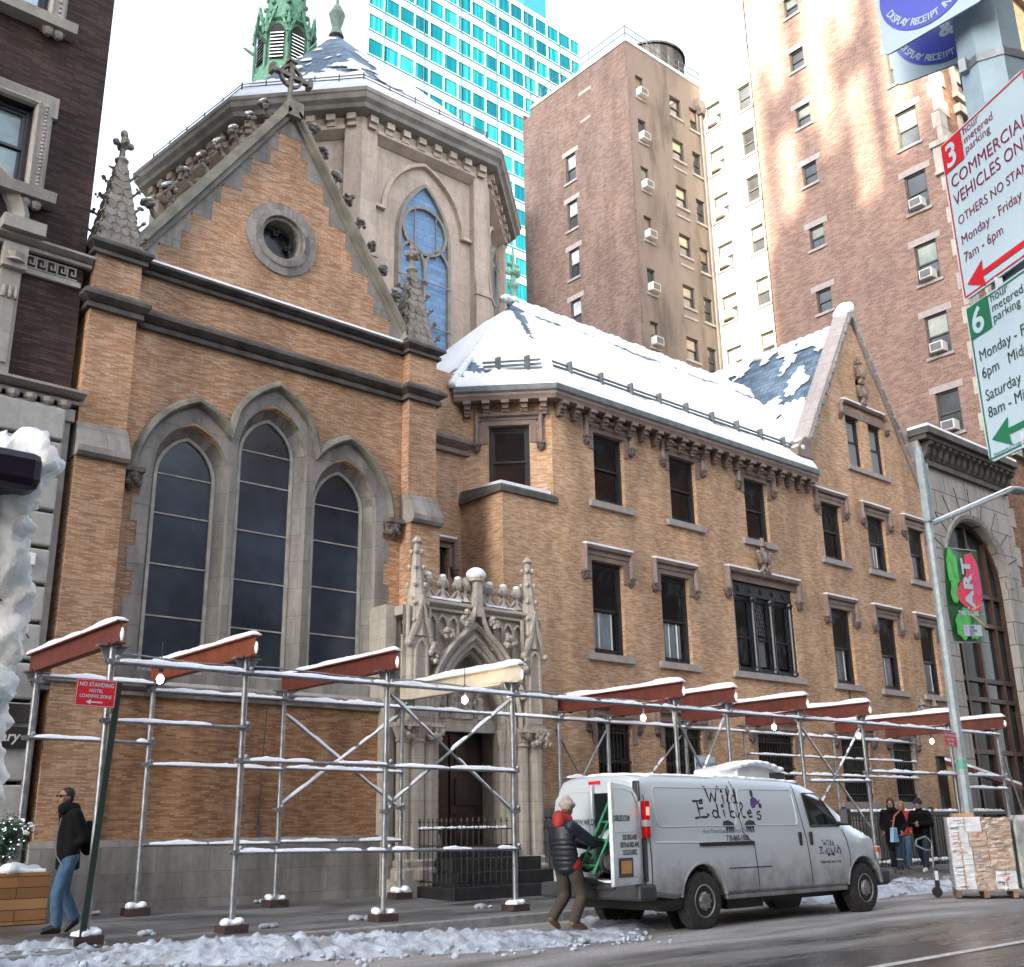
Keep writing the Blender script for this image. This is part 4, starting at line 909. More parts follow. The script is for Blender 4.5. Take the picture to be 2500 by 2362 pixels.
# flanking piers with shafts, capitals and crocketed pinnacles
for x in (11.71, 14.48):
    p = MB().box(x-.20, x+.20, PY-.04, PY+.3, 3.12, 4.75).box(x-.25, x+.25, PY-.08, PY+.3, 3.12, 3.22)
    p.sweep([fp(x-.14,-.04,3.4)]+[fp(a,-.04,b) for a, b in reversed(pointed(x, 4.4, .12, .24, 5))]+[fp(x+.14,-.04,3.4)], nrm, [(-.02,-.02),(.02,-.02),(.02,.05),(-.02,.05)])
    p.sweep([fp(x-.26,-.02,4.55), fp(x-.10,-.06,4.95), fp(x,-.06,5.35), fp(x+.10,-.06,4.95), fp(x+.26,-.02,4.55)], nrm, [(-.03,-.05),(.035,-.05),(.035,.06),(-.03,.06)])
    for s in (-1, 1): p.ball(fp(x+s*.28,-.05,4.55), .075, (1,1,1), 7, 5).tube(fp(x+s*.24,.02,4.5), fp(x+s*.24,.02,5.25), .04, 6)
    p.lathe((x, PY+.1, 4.7), [(.20,0),(.19,.6),(.145,.95),(.06,1.75),(.10,1.78),(.10,1.82),(.03,1.90)], 8)
    for zz, e in ((4.98,.22),(5.3,.20),(5.66,.165),(6.0,.13),(6.3,.10)):
        for q in range(4): a = q*pi/2+pi/4; p.ball((x+e*cos(a), PY+.1+e*sin(a), zz), .055, (1,1,1), 6, 4)
    obj('pinnacle', p, m_port, PO)
    for (dx, rr) in ((-.26,.12),(0,.17),(.26,.12)) if x < 13 else ((-.24,.12),(.06,.17)):
        c_ = MB().lathe((x+dx, PY+.1, .5), [(rr+.07,0),(rr+.07,.16),(rr+.03,.2),(rr+.04,.3),(rr,.34),(rr,2.28),(rr+.03,2.32),(rr+.01,2.36),(rr+.09,2.58),(rr+.09,2.62)], 12); obj('shaft', c_, m_port, PO)
    cpm = MB().box(x-.46 if x < 13 else x-.42, x+.5 if x < 13 else x+.32, PY-.18, PY+.35, 3.06, 3.14)
    for q in range(26): cpm.ball((x+R.uniform(-.42,.46) if x < 13 else x+R.uniform(-.4,.3), PY-.10+R.uniform(-.05,.05), R.uniform(2.84,3.05)), .055, (1,1,1.2), 6, 4)
    obj('capital', cpm, m_relief, PO)
for s in (-1, 1):
    for k, (hw, d) in enumerate(((.97,.16),(.84,.32))):
        obj('shaft', MB().lathe(fp(PC+s*hw,d,.8), [(.13,0),(.13,.15),(.08,.25),(.075,1.95),(.11,2.05),(.13,2.25),(.13,2.32)], 10), m_port, PO)
obj('plinth', MB().box(11.30, 12.18, PY-.1, 16.7, .15, .52).box(14.05, 14.75, PY-.1, 16.7, .15, .52), m_port, PO)
obj('plain_pier', MB().box(11.24, 11.47, PY+.40, 17.0, .2, 5.30), m_port, PO)
# ---- the black steps and the iron railings
stp = MB().box(11.64, 14.72, 15.0, PY+.2, .12, .40).box(11.98, 14.5, 15.34, PY+.2, .40, .61).box(12.14, 14.2, 15.70, PY+.3, .61, .83).box(12.2, 14.0, PY-.05, PY+1.0, .83, 1.02)
solo('entrance_steps', stp, M('wet_black_granite', (.022,.022,.024), .3, var=.5, scale=7, bmp=.1), 'wet black stone steps up to the church door', 'steps', (13.1, 15.5, .2), bevel=.012)
def railing(name, label, runs, z0, ztop, loc, sp=.125, snow=False):
    t = thing(name, label, 'railing', loc)
    for (x0, y0, x1, y1) in runs:
        L = sqrt((x1-x0)**2+(y1-y0)**2); n = max(1, int(L/sp)); fr = frame(x0, y0, atan2(y1-y0, x1-x0))
        obj('rail', MB().fbox(fr, 0, L, -.012, .012, ztop-.20, ztop-.18).fbox(fr, 0, L, -.012, .012, ztop-.46, ztop-.44).fbox(fr, 0, L, -.012, .012, z0+.06, z0+.085), m_iron, t)
        for k in range(n+1):
            p = fr(L*k/n, 0, z0); obj('picket', MB().tube(p, p+Vector((0,0,ztop-z0-.08)), .011, 5).lathe(p+Vector((0,0,ztop-z0-.08)), [(.011,0),(.024,.02),(.003,.09)], 5), m_iron, t)
        if snow:
            s = MB(); R = random.Random(1)
            for k in range(int(L/.09)): p = fr(k*.09, 0, ztop-.16); s.ball(p, .03, (1.6,.8,R.uniform(.5,1.1)), 5, 4)
            obj('railing_snow', s, m_snow, t)
    return t
railing('iron_railing', 'black spiked iron railing round the left side of the church steps', [(11.70,16.05,11.70,15.05),(11.70,15.05,12.95,15.05)], .40, 1.50, (11.7,15.05,.4), snow=True)
railing('iron_railing', 'short black spiked iron railing at the right side of the church steps', [(14.62,16.3,14.62,15.05),(14.62,15.05,15.5,15.3)], .40, 1.50, (14.6,15.05,.4))
FT = thing('area_fence', 'black iron area fence with a wide snow-topped rail in front of the rectory', 'fence', (26, 16.2, .24))
fr = frame(22.6, 16.1, 0); L = 10.6
obj('rail', MB().fbox(fr, 0, L, -.05, .05, 1.50, 1.58).fbox(fr, 0, L, -.015, .015, 1.36, 1.39).fbox(fr, 0, L, -.015, .015, .42, .45), m_iron, FT)
for k in range(76): obj('picket', MB().tube(fr(k*.14,0,.22), fr(k*.14,0,1.5 if k > 16 else 1.62), .013, 5), m_iron, FT)
for k in range(6): obj('post', MB().fbox(fr, k*2.1, k*2.1+.09, -.045, .045, .2, 1.7), m_iron, FT)
s = MB(); R = random.Random(6)
for k in range(96): s.ball(fr(2.3+k*.086, 0, 1.60), .05, (1.1,1.0,R.uniform(.5,1.5)), 6, 4)
for k in range(60): s.ball(fr(2.2+k*.14, R.uniform(-.08,.05), .36), .06, (1.2,1,R.uniform(.4,1.0)), 6, 4)
obj('fence_snow', s, m_snow, FT, smooth=True)
# ================================================================ neighbours
def opaque_glass(name, col, rough=.08, var=.5, sc=.8):
    return M(name, col, rough, 0, var, sc, spec=.8)
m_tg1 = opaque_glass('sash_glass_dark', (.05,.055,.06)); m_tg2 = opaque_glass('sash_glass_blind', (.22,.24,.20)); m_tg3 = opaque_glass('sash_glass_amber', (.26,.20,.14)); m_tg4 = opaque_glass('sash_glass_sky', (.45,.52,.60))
m_tframe = M('grey_window_paint', (.055,.055,.05), .6, var=.2)
m_ac = M('air_conditioner_paint', (.55,.55,.54), .5, var=.08); m_grille = M('air_conditioner_grille', (.12,.12,.12), .6)
def twin(fr, c, w, z0, z1, par, g=None, ac=0, lintel=None, sill_=True, d=.14):
    m = MB(); x0, x1, zm = c-w/2, c+w/2, z0+(z1-z0)*.5
    m.fbox(fr, x0, x0+.07, d-.05, d+.08, z0, z1).fbox(fr, x1-.07, x1, d-.05, d+.08, z0, z1).fbox(fr, x0+.07, x1-.07, d-.05, d+.08, z1-.07, z1).fbox(fr, x0+.07, x1-.07, d-.05, d+.08, z0, z0+.07).fbox(fr, x0+.07, x1-.07, d-.03, d+.05, zm-.035, zm+.035)
    o = obj('window', m, m_tframe, par)
    p = obj('pane', quad(fr, x0+.06, x1-.06, d+.02, z0+.05, zm), (g if g is m_tg1 else m_tg1) or m_tg1, o)
    p2 = obj('pane', quad(fr, x0+.06, x1-.06, d+.0, zm, z1-.05), g or m_tg1, o)
    if ac:
        a = MB().fbox(fr, c-.27, c+.27, -.32, d, z0+.07, z0+.47); ao = obj('air_conditioner', a, m_ac, o, bevel=.02)
        q = MB().fbox(fr, c-.22, c+.22, -.325, -.31, z0+.12, z0+.42); obj('grille', q, m_grille, ao)
    if lintel: obj('lintel', MB().fbox(fr, c-w/2-.22, c+w/2+.22, -.015, .05, z1, z1+.28), m_sill, o)
    if sill_: obj('sill', MB().fbox(fr, c-w/2-.1, c+w/2+.1, -.07, .1, z0-.12, z0), m_sill, o)
    return o
# ---- apartment house: brown brick flank, grey stucco front, pale stucco wing
AB = thing('apartment_house', 'tall apartment house of brown brick and grey stucco with a pale side wing', 'apartment building', (37, 34, 0))
m_bbrick = brick('brown_common_brick', (.225,.145,.12), (.175,.112,.092), (.25,.175,.145), (.19,.15,.13), .21, .075, .010, big=.12, stain=.3)
def stucco_mat(name, col, patch, st=.45):
    m, t, b = nodes(name); v, pos = wallvec(t)
    mp = N(t, 'ShaderNodeMapping'); mp.inputs['Scale'].default_value = (.45, .12, 1); t.links.new(v, mp.inputs[0])
    n = nz(t, mp.outputs[0], 1.5, 8, .62); f = ramp(t, n.outputs['Fac'], [(.36, tuple(c*(1-st) for c in col)), (.5, col), (.66, tuple(c*1.12 for c in col))])
    n2 = nz(t, v, .9, 9, .68); f2 = ramp(t, n2.outputs['Fac'], [(.66, (0,0,0)), (.69, (1,1,1))]); c = mixc(t, f2.outputs[0], f.outputs[0], patch)
    n3 = nz(t, v, 9, 6, .7); f3 = ramp(t, n3.outputs['Fac'], [(.3, (.85,)*3), (.6, (1,1,1))]); c = mixc(t, 1, c, f3.outputs[0], 'MULTIPLY')
    t.links.new(c, b.inputs['Base Color']); b.inputs['Roughness'].default_value = .9; bump(t, b, n3.outputs['Fac'], .3, .02); return m
m_stuc = stucco_mat('patched_grey_stucco', (.20,.163,.14), (.17,.125,.105)); m_pstuc = stucco_mat('pale_painted_stucco', (.55,.52,.45), (.42,.36,.29), .3)
YF_, XB, XW, ZT = 30.3, 34.35, 40.1, 38.9
fs = FX(YF_); fb = frame(XB, 38.0, -pi/2); fw_ = frame(XW, YF_, -pi/2)      # fb: u runs from the back corner towards the street
c1 = [(35.23, .56, z-1.32, z) for z in (37.2,34.64,31.92,29.2,26.4,23.64,20.9)]
c2 = [(37.93, .86, z-1.2, z) for z in (37.25,34.66,31.93,29.2,26.4,23.62,20.9)]
c3 = [(39.37, .66, z-1.38, z) for z in (37.25,34.55,31.75,28.95,26.2,23.5,20.7)]
sw = MB(); sw.holes(fs, [(XB,0),(XW,0),(XW,ZT),(XB,ZT)], [rect(c, w, a, b) for c, w, a, b in c1+c2+c3], 0, .2)
obj('stucco_wall', sw, m_stuc, AB)
cb = [(38.0-34.5, .72, z-1.62, z) for z in (34.5,31.75,29.0,26.2,23.4)]
bw_ = MB(); bw_.holes(fb, [(0,0),(7.7,0),(7.7,ZT),(.6,ZT),(.6,ZT-.35),(0,ZT-.35)], [rect(*q) for q in cb], 0, .2)
bw_.box(XB, XW+12, 38.0, 38.1, 0, ZT)
obj('brick_wall', bw_, m_bbrick, AB)
R = random.Random(8); q_ = MB()
for k in range(150): z = 38.2-k*.15; q_.box(XB-.004, XB+R.uniform(.02,.16)*(1 if k > 30 else .2), YF_-.006, YF_+.05, z-.14, z-.01)
obj('brick_toothing', q_, m_bbrick, AB)
wl_ = [(.75, .95, z-1.42, z) for z in (37.48,34.75,32.0,29.2,26.35,23.5,20.7)]; wr_ = [(2.72, .78, z-1.45, z) for z in (37.45,34.8,32.1,29.3,26.45,23.58,20.8)]
ww = MB(); ww.holes(fw_, [(0,0),(6.5,0),(6.5,ZT+.1),(0,ZT+.1)], [rect(*q) for q in wl_+wr_], 0, .2)
obj('painted_wall', ww, m_pstuc, AB)
gls = [m_tg3, m_tg1, m_tg2, m_tg3, m_tg1]
for i, q in enumerate(c1): twin(fs, *q, AB, gls[i%5] if i != 0 else m_tg3, 1)
for i, q in enumerate(c2): twin(fs, *q, AB, m_tg3 if i else m_tg1); 
for q in c2[1:]: obj('old_sill', MB().fbox(fs, q[0]-.5, q[0]+.5, -.05, .02, q[2]-.62, q[2]-.50), m_sill, AB)
for i, q in enumerate(c3): twin(fs, *q, AB, m_tg1 if i%3 else m_tg3)
for i, q in enumerate(cb): twin(fb, *q, AB, m_tg4, 0, True)
obj('blocked_window', MB().fbox(fb, 4.3, 5.2, -.02, .02, 37.55, 37.75), m_sill, AB); obj('old_sill', MB().fbox(fb, 4.35, 5.1, -.012, .02, 35.9, 36.05), m_sill, AB)
for i, q in enumerate(wl_): twin(fw_, *q, AB, m_tg2, 1 if i else 1)
for i, q in enumerate(wr_): twin(fw_, *q, AB, m_tg2 if i in (3,4,5) else m_tg1)
obj('parapet', MB().box(XB-.05, XW, YF_-.06, YF_+.25, ZT, ZT+.16).box(XB-.06, XB+.25, YF_+.25, 37.4, ZT, ZT+.16).box(XW-.06, XW+.3, 23.6, YF_-.06, ZT+.1, ZT+.28), m_white, AB)
rl = MB()
for a, b, n in (((XB,YF_,ZT),(XB,37.4,ZT),9),((XB,YF_,ZT),(XW,YF_,ZT),7),((XW,YF_,ZT+.1),(XW,24,ZT+.1),8)):
    a, b = Vector(a), Vector(b)
    for h in (.5, .9): rl.tube(a+Vector((0,0,h)), b+Vector((0,0,h)), .022, 5)
    for k in range(n+1): p = a+(b-a)*k/n; rl.tube(p, p+Vector((0,0,.95)), .022, 5)
obj('roof_railing', rl, m_gutter, AB)
obj('drainpipe', MB().tube((XW-.28,YF_-.12,0), (XW-.28,YF_-.12,36.9), .10, 8).prism([(XW-.62,YF_-.32,37.8),(XW-.05,YF_-.32,37.8),(XW-.05,YF_-.32,37.4),(XW-.2,YF_-.32,37.0),(XW-.4,YF_-.32,37.0),(XW-.62,YF_-.32,37.4)], (0,.3,0)), M('brown_drainpipe', (.10,.085,.08), .5), AB)
tk = MB().lathe((41.3,34.6,39), [(1.55,0),(1.55,.1),(1.98,.1),(1.90,4.6),(2.02,4.6),(2.02,4.72),(1.95,4.75),(1.7,4.95),(1.5,5.0)], 28)
WT = thing('water_tank', 'round wooden water tank on the roof of the stucco apartment house', 'water tank', (41.3,34.6,39))
mtk = brick('weathered_tank_staves', (.17,.165,.16), (.11,.105,.10), (.22,.21,.2), (.05,.05,.05), .15, 30, .012, .8, .4, .35); obj('barrel', tk, mtk, WT)
for k in range(9): z = 39.4+k*.5; obj('hoop', MB().lathe((41.3,34.6,z), [(1.99-.02*k,0),(2.0-.02*k,.02),(2.0-.02*k,.04),(1.99-.02*k,.06)], 28), m_iron, WT)
# ---- brick tower with its flank to the camera
BT = thing('brick_tower', 'tallest red-brown brick tower, its flank patched with low sunlight', 'tower', (38.1, 17, 0))
m_tbrick = brick('red_brown_tower_brick', (.30,.165,.12), (.225,.118,.09), (.335,.215,.165), (.27,.21,.18), .22, .085, .014, big=.1, stain=.18)
XT, ft = 38.1, frame(38.1, 25.75, -pi/2)                            # u from the far edge to the street corner
LW = [(2.62, .74, z-1.08, z) for z in (47.9,44.9,41.85,38.8,35.76,32.7,29.65,26.45,23.35,20.3,17.2)]; RW_ = [(7.38, .94, z-1.75, z) for z in (46.3,42.8,39.4,36.2,32.95,29.76,26.7,23.48,20.32,17.08,13.9)]
bt_ = MB(); bt_.holes(ft, [(0,0),(8.75,0),(8.75,62),(0,62)], [rect(*q) for q in LW+RW_], 0, .2); bt_.box(XT, 56, 25.7, 25.75, 0, 62)
obj('brick_flank', bt_, m_tbrick, BT)
for i, q in enumerate(LW): twin(ft, *q, BT, m_tg2 if i%2 else m_tg1, 0, True)
for i, q in enumerate(RW_): twin(ft, *q, BT, m_tg2 if i%3 else m_tg1, 1 if i > 5 else 0, True)
ff = FX(17.0); FWn = [(c, 1.1, z-1.9, z) for z in (45.9,42.4,39,35.8,32.6,29.4,26.3,23.1,19.9,16.7) for c in (40.6, 43.2, 46.0)]
fm = MB(); fm.holes(ff, [(XT,0),(52,0),(52,62),(XT,62)], [rect(*q) for q in FWn], 0, .2); obj('street_front', fm, brick('orange_street_brick', (.36,.17,.09), (.25,.115,.06), (.4,.23,.14), (.2,.14,.1), .22, .08, .01), BT)
for q in FWn:
    o = twin(ff, *q, BT, m_tg2)
    obj('window_surround', MB().fbox(ff, q[0]-.85, q[0]-.57, -.12, .02, q[2]-.1, q[3]+.1).fbox(ff, q[0]+.57, q[0]+.85, -.12, .02, q[2]-.1, q[3]+.1).fbox(ff, q[0]-1.0, q[0]+1.0, -.28, .02, q[3]+.1, q[3]+.5).fbox(ff, q[0]-.95, q[0]+.95, -.2, .02, q[2]-.4, q[2]-.1), m_port, o)
qn = MB()
for k in range(84): z = .5+k*.73; qn.box(XT-.03 if k%2 else XT-.015, XT+(.9 if k%2 else .6), 16.95, 17.0+(.16 if k%2 else .30), z, z+.70)
obj('corner_stones', qn, m_port, BT)
obj('band_course', MB().box(XT-.18, 52, 16.7, 17.5, 27.3, 27.55).box(XT-.10, 52, 16.8, 17.42, 26.2, 27.3).box(XT-.15, 52, 16.75, 17.46, 26.05, 26.2), m_port, BT); obj('band_course', MB().box(XT-.16, 52, 16.72, 17.5, 40.3, 40.6), m_port, BT)
# ---- limestone club with the tall arch
LB = thing('limestone_building', 'pale limestone building with a tall arched bronze window beyond the rectory', 'building', (35, 16.75, 0))
fl = FX(16.75); AC = (35.15, 8.95, 2.05)
m_lime = stone('rusticated_limestone', (.35,.34,.32), 1.4, .78, .35, stain=.22, var=.04, ms=.02)
lb = MB(); lb.holes(fl, [(32.09,0),(38.08,0),(38.08,12.5),(32.09,12.5)], [lancet(AC[0], .4, AC[1], AC[2], AC[2], 12)], 0, .5); lb.box(32.09, 32.3, 16.9, 30, 0, 13.4).box(32.3, 38.05, 17.4, 17.6, 12, 13.4)
obj('stone_wall', lb, m_lime, LB)
obj('arch_moulding', MB().sweep([fl(u, 0, z) for u, z in reversed(pointed(AC[0], AC[1], AC[2]+.12, AC[2]+.12, 14))], (0,-1,0), [(-.1,0),(.1,0),(.08,.08),(-.06,.05)]), m_trim, LB)
for k in range(-4, 5):
    vo = MB(); a = pi/2+k*.30; p0, p1 = fl(AC[0]+2.2*cos(a), -.008, AC[1]+2.2*sin(a)), fl(AC[0]+3.2*cos(a), -.008, AC[1]+min(3.4, 3.2/max(.3,abs(sin(a))*0+1))*sin(a)); vo.tube(p0, p1, .018, 4); obj('joint', vo, m_dark, LB)
obj('cornice', MB().box(32.0, 38.09, 16.62, 16.76, 12.45, 12.62).box(31.95, 38.09, 16.28, 16.9, 13.18, 13.34).box(31.9, 38.09, 16.15, 16.9, 13.34, 13.56).box(32.05, 38.09, 16.66, 16.9, 12.62, 13.18), m_dark, LB)
for k in range(15): x = 32.25+k*.40; obj('bracket', MB().prism([(x,16.66,12.66),(x,16.60,12.66),(x,16.50,12.80),(x,16.45,13.0),(x,16.32,13.08),(x,16.32,13.175),(x,16.66,13.175)], (.2,0,0)), m_dark, LB)
obj('cornice_snow', MB().box(31.92, 38.08, 16.18, 16.9, 13.562, 13.66), m_snow, LB)
obj('corner_pier', MB().box(31.96, 32.08, 16.6, 17.4, 12.3, 13.5), m_lime, LB)
m_bronze = M('brown_bronze_frame', (.065,.032,.022), .5, .3, var=.3)
aw = MB()
for z in (8.55, 7.55, 5.68, 5.05, 3.4): aw.fbox(fl, AC[0]-2.05, AC[0]+2.05, .30, .42, z-.07, z+.07)
for x in (-1.25, 0, 1.25): aw.fbox(fl, AC[0]+x-.06, AC[0]+x+.06, .29, .43, .4, AC[1]+sqrt(AC[2]**2-x*x))
aw.sweep([fl(u, .4, z) for u, z in lancet(AC[0], .4, AC[1], AC[2]-.05, AC[2]-.05, 12)], (0,-1,0), [(-.09,0),(.09,0),(.09,.12),(-.09,.12)], True)
ao = obj('arched_window', aw, m_bronze, LB)
obj('pane', MB().poly([fl(u, .42, z) for u, z in lancet(AC[0], .4, AC[1], AC[2], AC[2], 12)]), M('dark_reflecting_glass', (.022,.030,.033), .12, var=.7, scale=.5, spec=.25), ao)
# ---- left hotel: dark brick above rusticated limestone
HO = thing('dark_brick_hotel', 'dark brick hotel at the left with carved limestone window frames', 'building', (2, 16.9, 0))
fh = FX(16.9); XH = 5.30
m_hbrick = brick('dark_hotel_brick', (.075,.045,.038), (.048,.029,.026), (.095,.06,.052), (.03,.023,.021), .28, .05, .005, big=.3)
m_hstone = stone('hotel_limestone', (.36,.34,.31), 3, .8, .8, stain=.2); m_ashlar = stone('banded_ashlar', (.40,.40,.385), 9, 9, .9, stain=.12, var=.02)
hw_ = MB(); hh = [rect(3.3, 1.8, 11.40, 12.98), rect(3.3, 1.8, 14.75, 17.0), rect(3.25, 1.7, 8.1, 9.9)]
hw_.holes(fh, [(-16,8.0),(XH,8.0),(XH,34),(-16,34)], hh, 0, .25); hw_.box(-16, XH-.01, 16.95, 17.2, 2, 8).add([(XH,16.9,0),(XH,32,0),(XH,32,34),(XH,16.9,34)], [(0,1,2,3)])
obj('brick_wall', hw_, m_hbrick, HO)
for k in range(13):
    z = .35+k*.57; obj('ashlar_course', MB().box(-16, XH-.10, 16.62, 16.95, z, z+.515), m_ashlar, HO, bevel=.03)
obj('pilaster_edge', MB().box(XH-.10, XH+.02, 16.75, 16.95, .2, 7.75), m_hstone, HO)
obj('cornice', moulding(-16, XH+.18, 16.9, 7.86, 8.12, .34).box(-16, XH+.06, 16.7, 16.9, 7.55, 7.75), m_hstone, HO)
ed = MB()
for k in range(22): ed.lathe((XH-.12-k*.26, 16.72, 7.80), [(.02,-.09),(.10,-.02),(.11,.05),(.02,.07)], 8)
obj('egg_moulding', ed, m_hstone, HO)
obj('cornice', moulding(-16, XH+.10, 16.9, 10.32, 10.56, .22).box(-16, XH-.04, 16.84, 16.9, 9.93, 10.02), m_hstone, HO)
gk = MB(); g0 = 3.9
for k in range(7):
    x = 4.05+k*.165; P = [(0,.0),(0,.20),(.13,.20),(.13,.07),(.07,.07),(.07,.13)]
    gk.sweep([fh(x+a, 0, 10.06+b) for a, b in P], (0,-1,0), [(-.012,0),(.012,0),(.012,.03),(-.012,.03)])
    gk.fbox(fh, x+.0, x+.165, -.03, 0, 10.048, 10.07)
obj('key_pattern_frieze', gk, m_hstone, HO)
def surround(x0, x1, z0, z1, key):
    m = MB(); P = [(0,0),(.30,0),(.30,.05),(.24,.12),(.10,.10),(.04,.14),(0,.1)]
    m.sweep([fh(x1,0,z0), fh(x1,0,z1), fh(x0,0,z1), fh(x0,0,z0)], (0,-1,0), [(-a, d) for a, d in P])
    m.prism([(x0-.45, 16.9, z0-.22),(x0-.45,16.62,z0-.22),(x0-.45,16.58,z0-.05),(x0-.45,16.66,z0),(x0-.45,16.9,z0)], (x1-x0+.9,0,0))
    for k in range(22): m.ball(fh(x1+.17, -.12, z0+.1+k*(z1-z0)/22), .032, (1,1,1), 5, 4)
    for x in (x1+.16,): m.lathe(fh(x-.14, -.12, z0-.36), [(.05,0),(.09,.05),(.10,.12)], 8).lathe(fh(x+.02, -.12, z0-.36), [(.05,0),(.09,.05),(.10,.12)], 8).fbox(fh, x-.25, x+.14, -.16, 0, z0-.26, z0-.2)
    m.fbox(fh, x1+.02, x1+.36, -.10, 0, z1-.12, z1+.28).lathe(fh(3.25,-.15,z1+.1), [(.12,0),(.20,.2),(.14,.5)], 8)
    return m
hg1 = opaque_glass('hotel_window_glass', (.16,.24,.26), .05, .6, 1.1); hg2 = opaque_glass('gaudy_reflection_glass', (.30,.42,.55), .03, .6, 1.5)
for (z0, z1, g, bt0) in ((11.40,12.98,hg1,0),(14.75,17.0,hg2,0),(8.1,9.9,m_tg1,1)):
    wo = obj('window', sash(fh, 3.3 if not bt0 else 3.25, 1.8 if not bt0 else 1.7, z0, z1, .12, .5), m_frame, HO); obj('pane', quad(fh, 2.45, 4.15, .20, z0, z1), g, wo)
    if not bt0: obj('window_surround', surround(2.40, 4.20, z0, z1, 0), m_hstone, wo)
    else:
        a = MB().fbox(fh, 4.02, 4.32, -.10, .02, 8.12, 9.95).fbox(fh, 4.08, 4.26, -.13, .02, 8.3, 9.5).fbox(fh, 4.0, 4.36, -.2, .02, 9.9, 10.3)
        for q in range(3): a.lathe(fh(4.08+q*.09,-.14,9.38), [(.03,0),(.045,.05),(.03,.2)], 6)
        a.lathe(fh(4.18,-.14,10.0), [(.16,0),(.12,.06),(.15,.14)], 10).fbox(fh, 3.9, 4.55, -.34, .02, 10.50, 10.72)
        a.sweep([fh(2.9+1.3*sin(t), 0, 10.72+1.05*cos(t)) for t in [0,.2,.4,.6,.8,1.0,1.2,1.4,1.57]], (0,-1,0), [(-.15,0),(.10,0),(.13,.14),(.03,.22),(-.12,.10)])
        a.sweep([fh(3.55+.12*(1-t/9)*cos(t), -.1, 10.95+.12*(1-t/9)*sin(t)) for t in [i*.6 for i in range(14)]], (0,-1,0), [(-.02,0),(.02,0),(.02,.04),(-.02,.04)])
        obj('arched_pediment', a, m_hstone, wo)
for x0, z0, z1 in ((4.55, 2.86, 3.12), (4.55, 2.50, 2.80)):
    obj('name_plate', MB().box(x0, 5.15, 16.56, 16.62, z0, z1), M('black_plate', (.012,.013,.015), .3), HO)
obj('lettering', place(text_mb('tuary', .2, .004, .2), (4.62, 16.557, 2.60), (1,0,0), (0,0,1)), M('white_script', (.6,.6,.6), .5), HO)
cmb = MB().box(4.66, 4.80, 16.42, 16.62, 3.55, 3.66).lathe((4.72,16.46,3.38), [(.03,-.04),(.09,.0),(.11,.06),(.11,.15),(.08,.18)], 12)
solo('security_camera', cmb, M('camera_white', (.55,.55,.54), .4), 'white dome security camera on the pale stone wall at the left', 'camera', (4.72,16.46,3.5))
wb = MB().box(4.78, 4.98, 16.55, 16.62, 5.15, 5.33); WB = solo('junction_box', wb, m_white, 'small white junction box with loose cables on the banded stone wall', 'box', (4.88,16.6,5.2), bevel=.008)
cb_ = MB().path([(4.5,16.56,5.42),(4.65,16.55,5.40),(4.78,16.55,5.26)], .015, 6).path([(4.9,16.55,5.15),(4.86,16.5,4.8),(4.93,16.5,4.5),(4.85,16.5,4.3),(4.70,16.5,4.22),(4.64,16.5,4.1),(4.75,16.5,4.02),(4.95,16.5,4.12),(5.0,16.5,4.05)], .01, 5)
solo('loose_cable', cb_, m_black, 'thin black cable looping down the stone wall below the junction box', 'cable', (4.88,16.55,4.5))
# ---- glass office tower far behind
GT = thing('glass_office_tower', 'turquoise glass office tower with white spandrel bands, far behind the apse', 'skyscraper', (80, 100, 0))
fg_ = FX(100.0); X0, X1, ZG = 63.0, 102.4, 119.9
m_span = M('pale_spandrel', (.165,.30,.315), .6, var=.06, scale=.2)
obj('frame_wall', MB().prism([(X0,100.2,0),(X1,100.2,0),(X1,140,0),(X0+30,140,0)], (0,0,ZG)).box(X0, X1, 99.95, 100.3, 0, ZG), m_span, GT)
def office_glass():
    m, t, b = nodes('turquoise_office_glass'); v, pos = wallvec(t)
    br = N(t, 'ShaderNodeTexBrick'); br.offset = 0; br.inputs['Scale'].default_value = 1; br.inputs['Brick Width'].default_value = 2.46; br.inputs['Row Height'].default_value = 3.87; br.inputs['Mortar Size'].default_value = 0
    br.inputs['Color1'].default_value = (0,0,0,1); br.inputs['Color2'].default_value = (1,1,1,1); t.links.new(v, br.inputs[0])
    mp = N(t, 'ShaderNodeMapping'); mp.inputs['Scale'].default_value = (1.7, .05, 1); t.links.new(v, mp.inputs[0]); n = nz(t, mp.outputs[0], 1, 2)
    ad = N(t, 'ShaderNodeMath', operation='MULTIPLY_ADD'); t.links.new(br.outputs['Color'], ad.inputs[0]); ad.inputs[1].default_value = .5; t.links.new(n.outputs['Fac'], ad.inputs[2])
    r = ramp(t, ad.outputs[0], [(.3, (.0005,.030,.052)), (.62, (.001,.060,.088)), (.86, (.002,.095,.122)), (.97, (.015,.145,.17))])
    t.links.new(r.outputs[0], b.inputs['Base Color']); b.inputs['Roughness'].default_value = .25; b.inputs['Specular IOR Level'].default_value = .12; return m
m_og = office_glass()
k = 0; z = ZG-1.1
while z > 62:
    o = obj('window_band', MB().fbox(fg_, X0+.4, X1-.3, -.10, -.06, z-2.35, z), m_og, GT)
    mm = MB(); u = X0+.4
    while u < X1: mm.fbox(fg_, u-.10, u+.10, -.26, -.05, z-2.35, z); u += 2.46
    mm.fbox(fg_, X0+.3, X1-.2, -.2, -.05, z-2.5, z-2.35).fbox(fg_, X0+.3, X1-.2, -.2, -.05, z, z+.12)
    obj('mullions', mm, m_span, o); z -= 3.87; k += 1
lm = MB()
for i in range(7): u = X0+2.86+i*2.46*2.6; lm.fbox(fg_, u-.04, u+.04, -.32, -.25, 60, ZG)
obj('joint_line', lm, M('dark_joint', (.02,.06,.08), .5), GT)
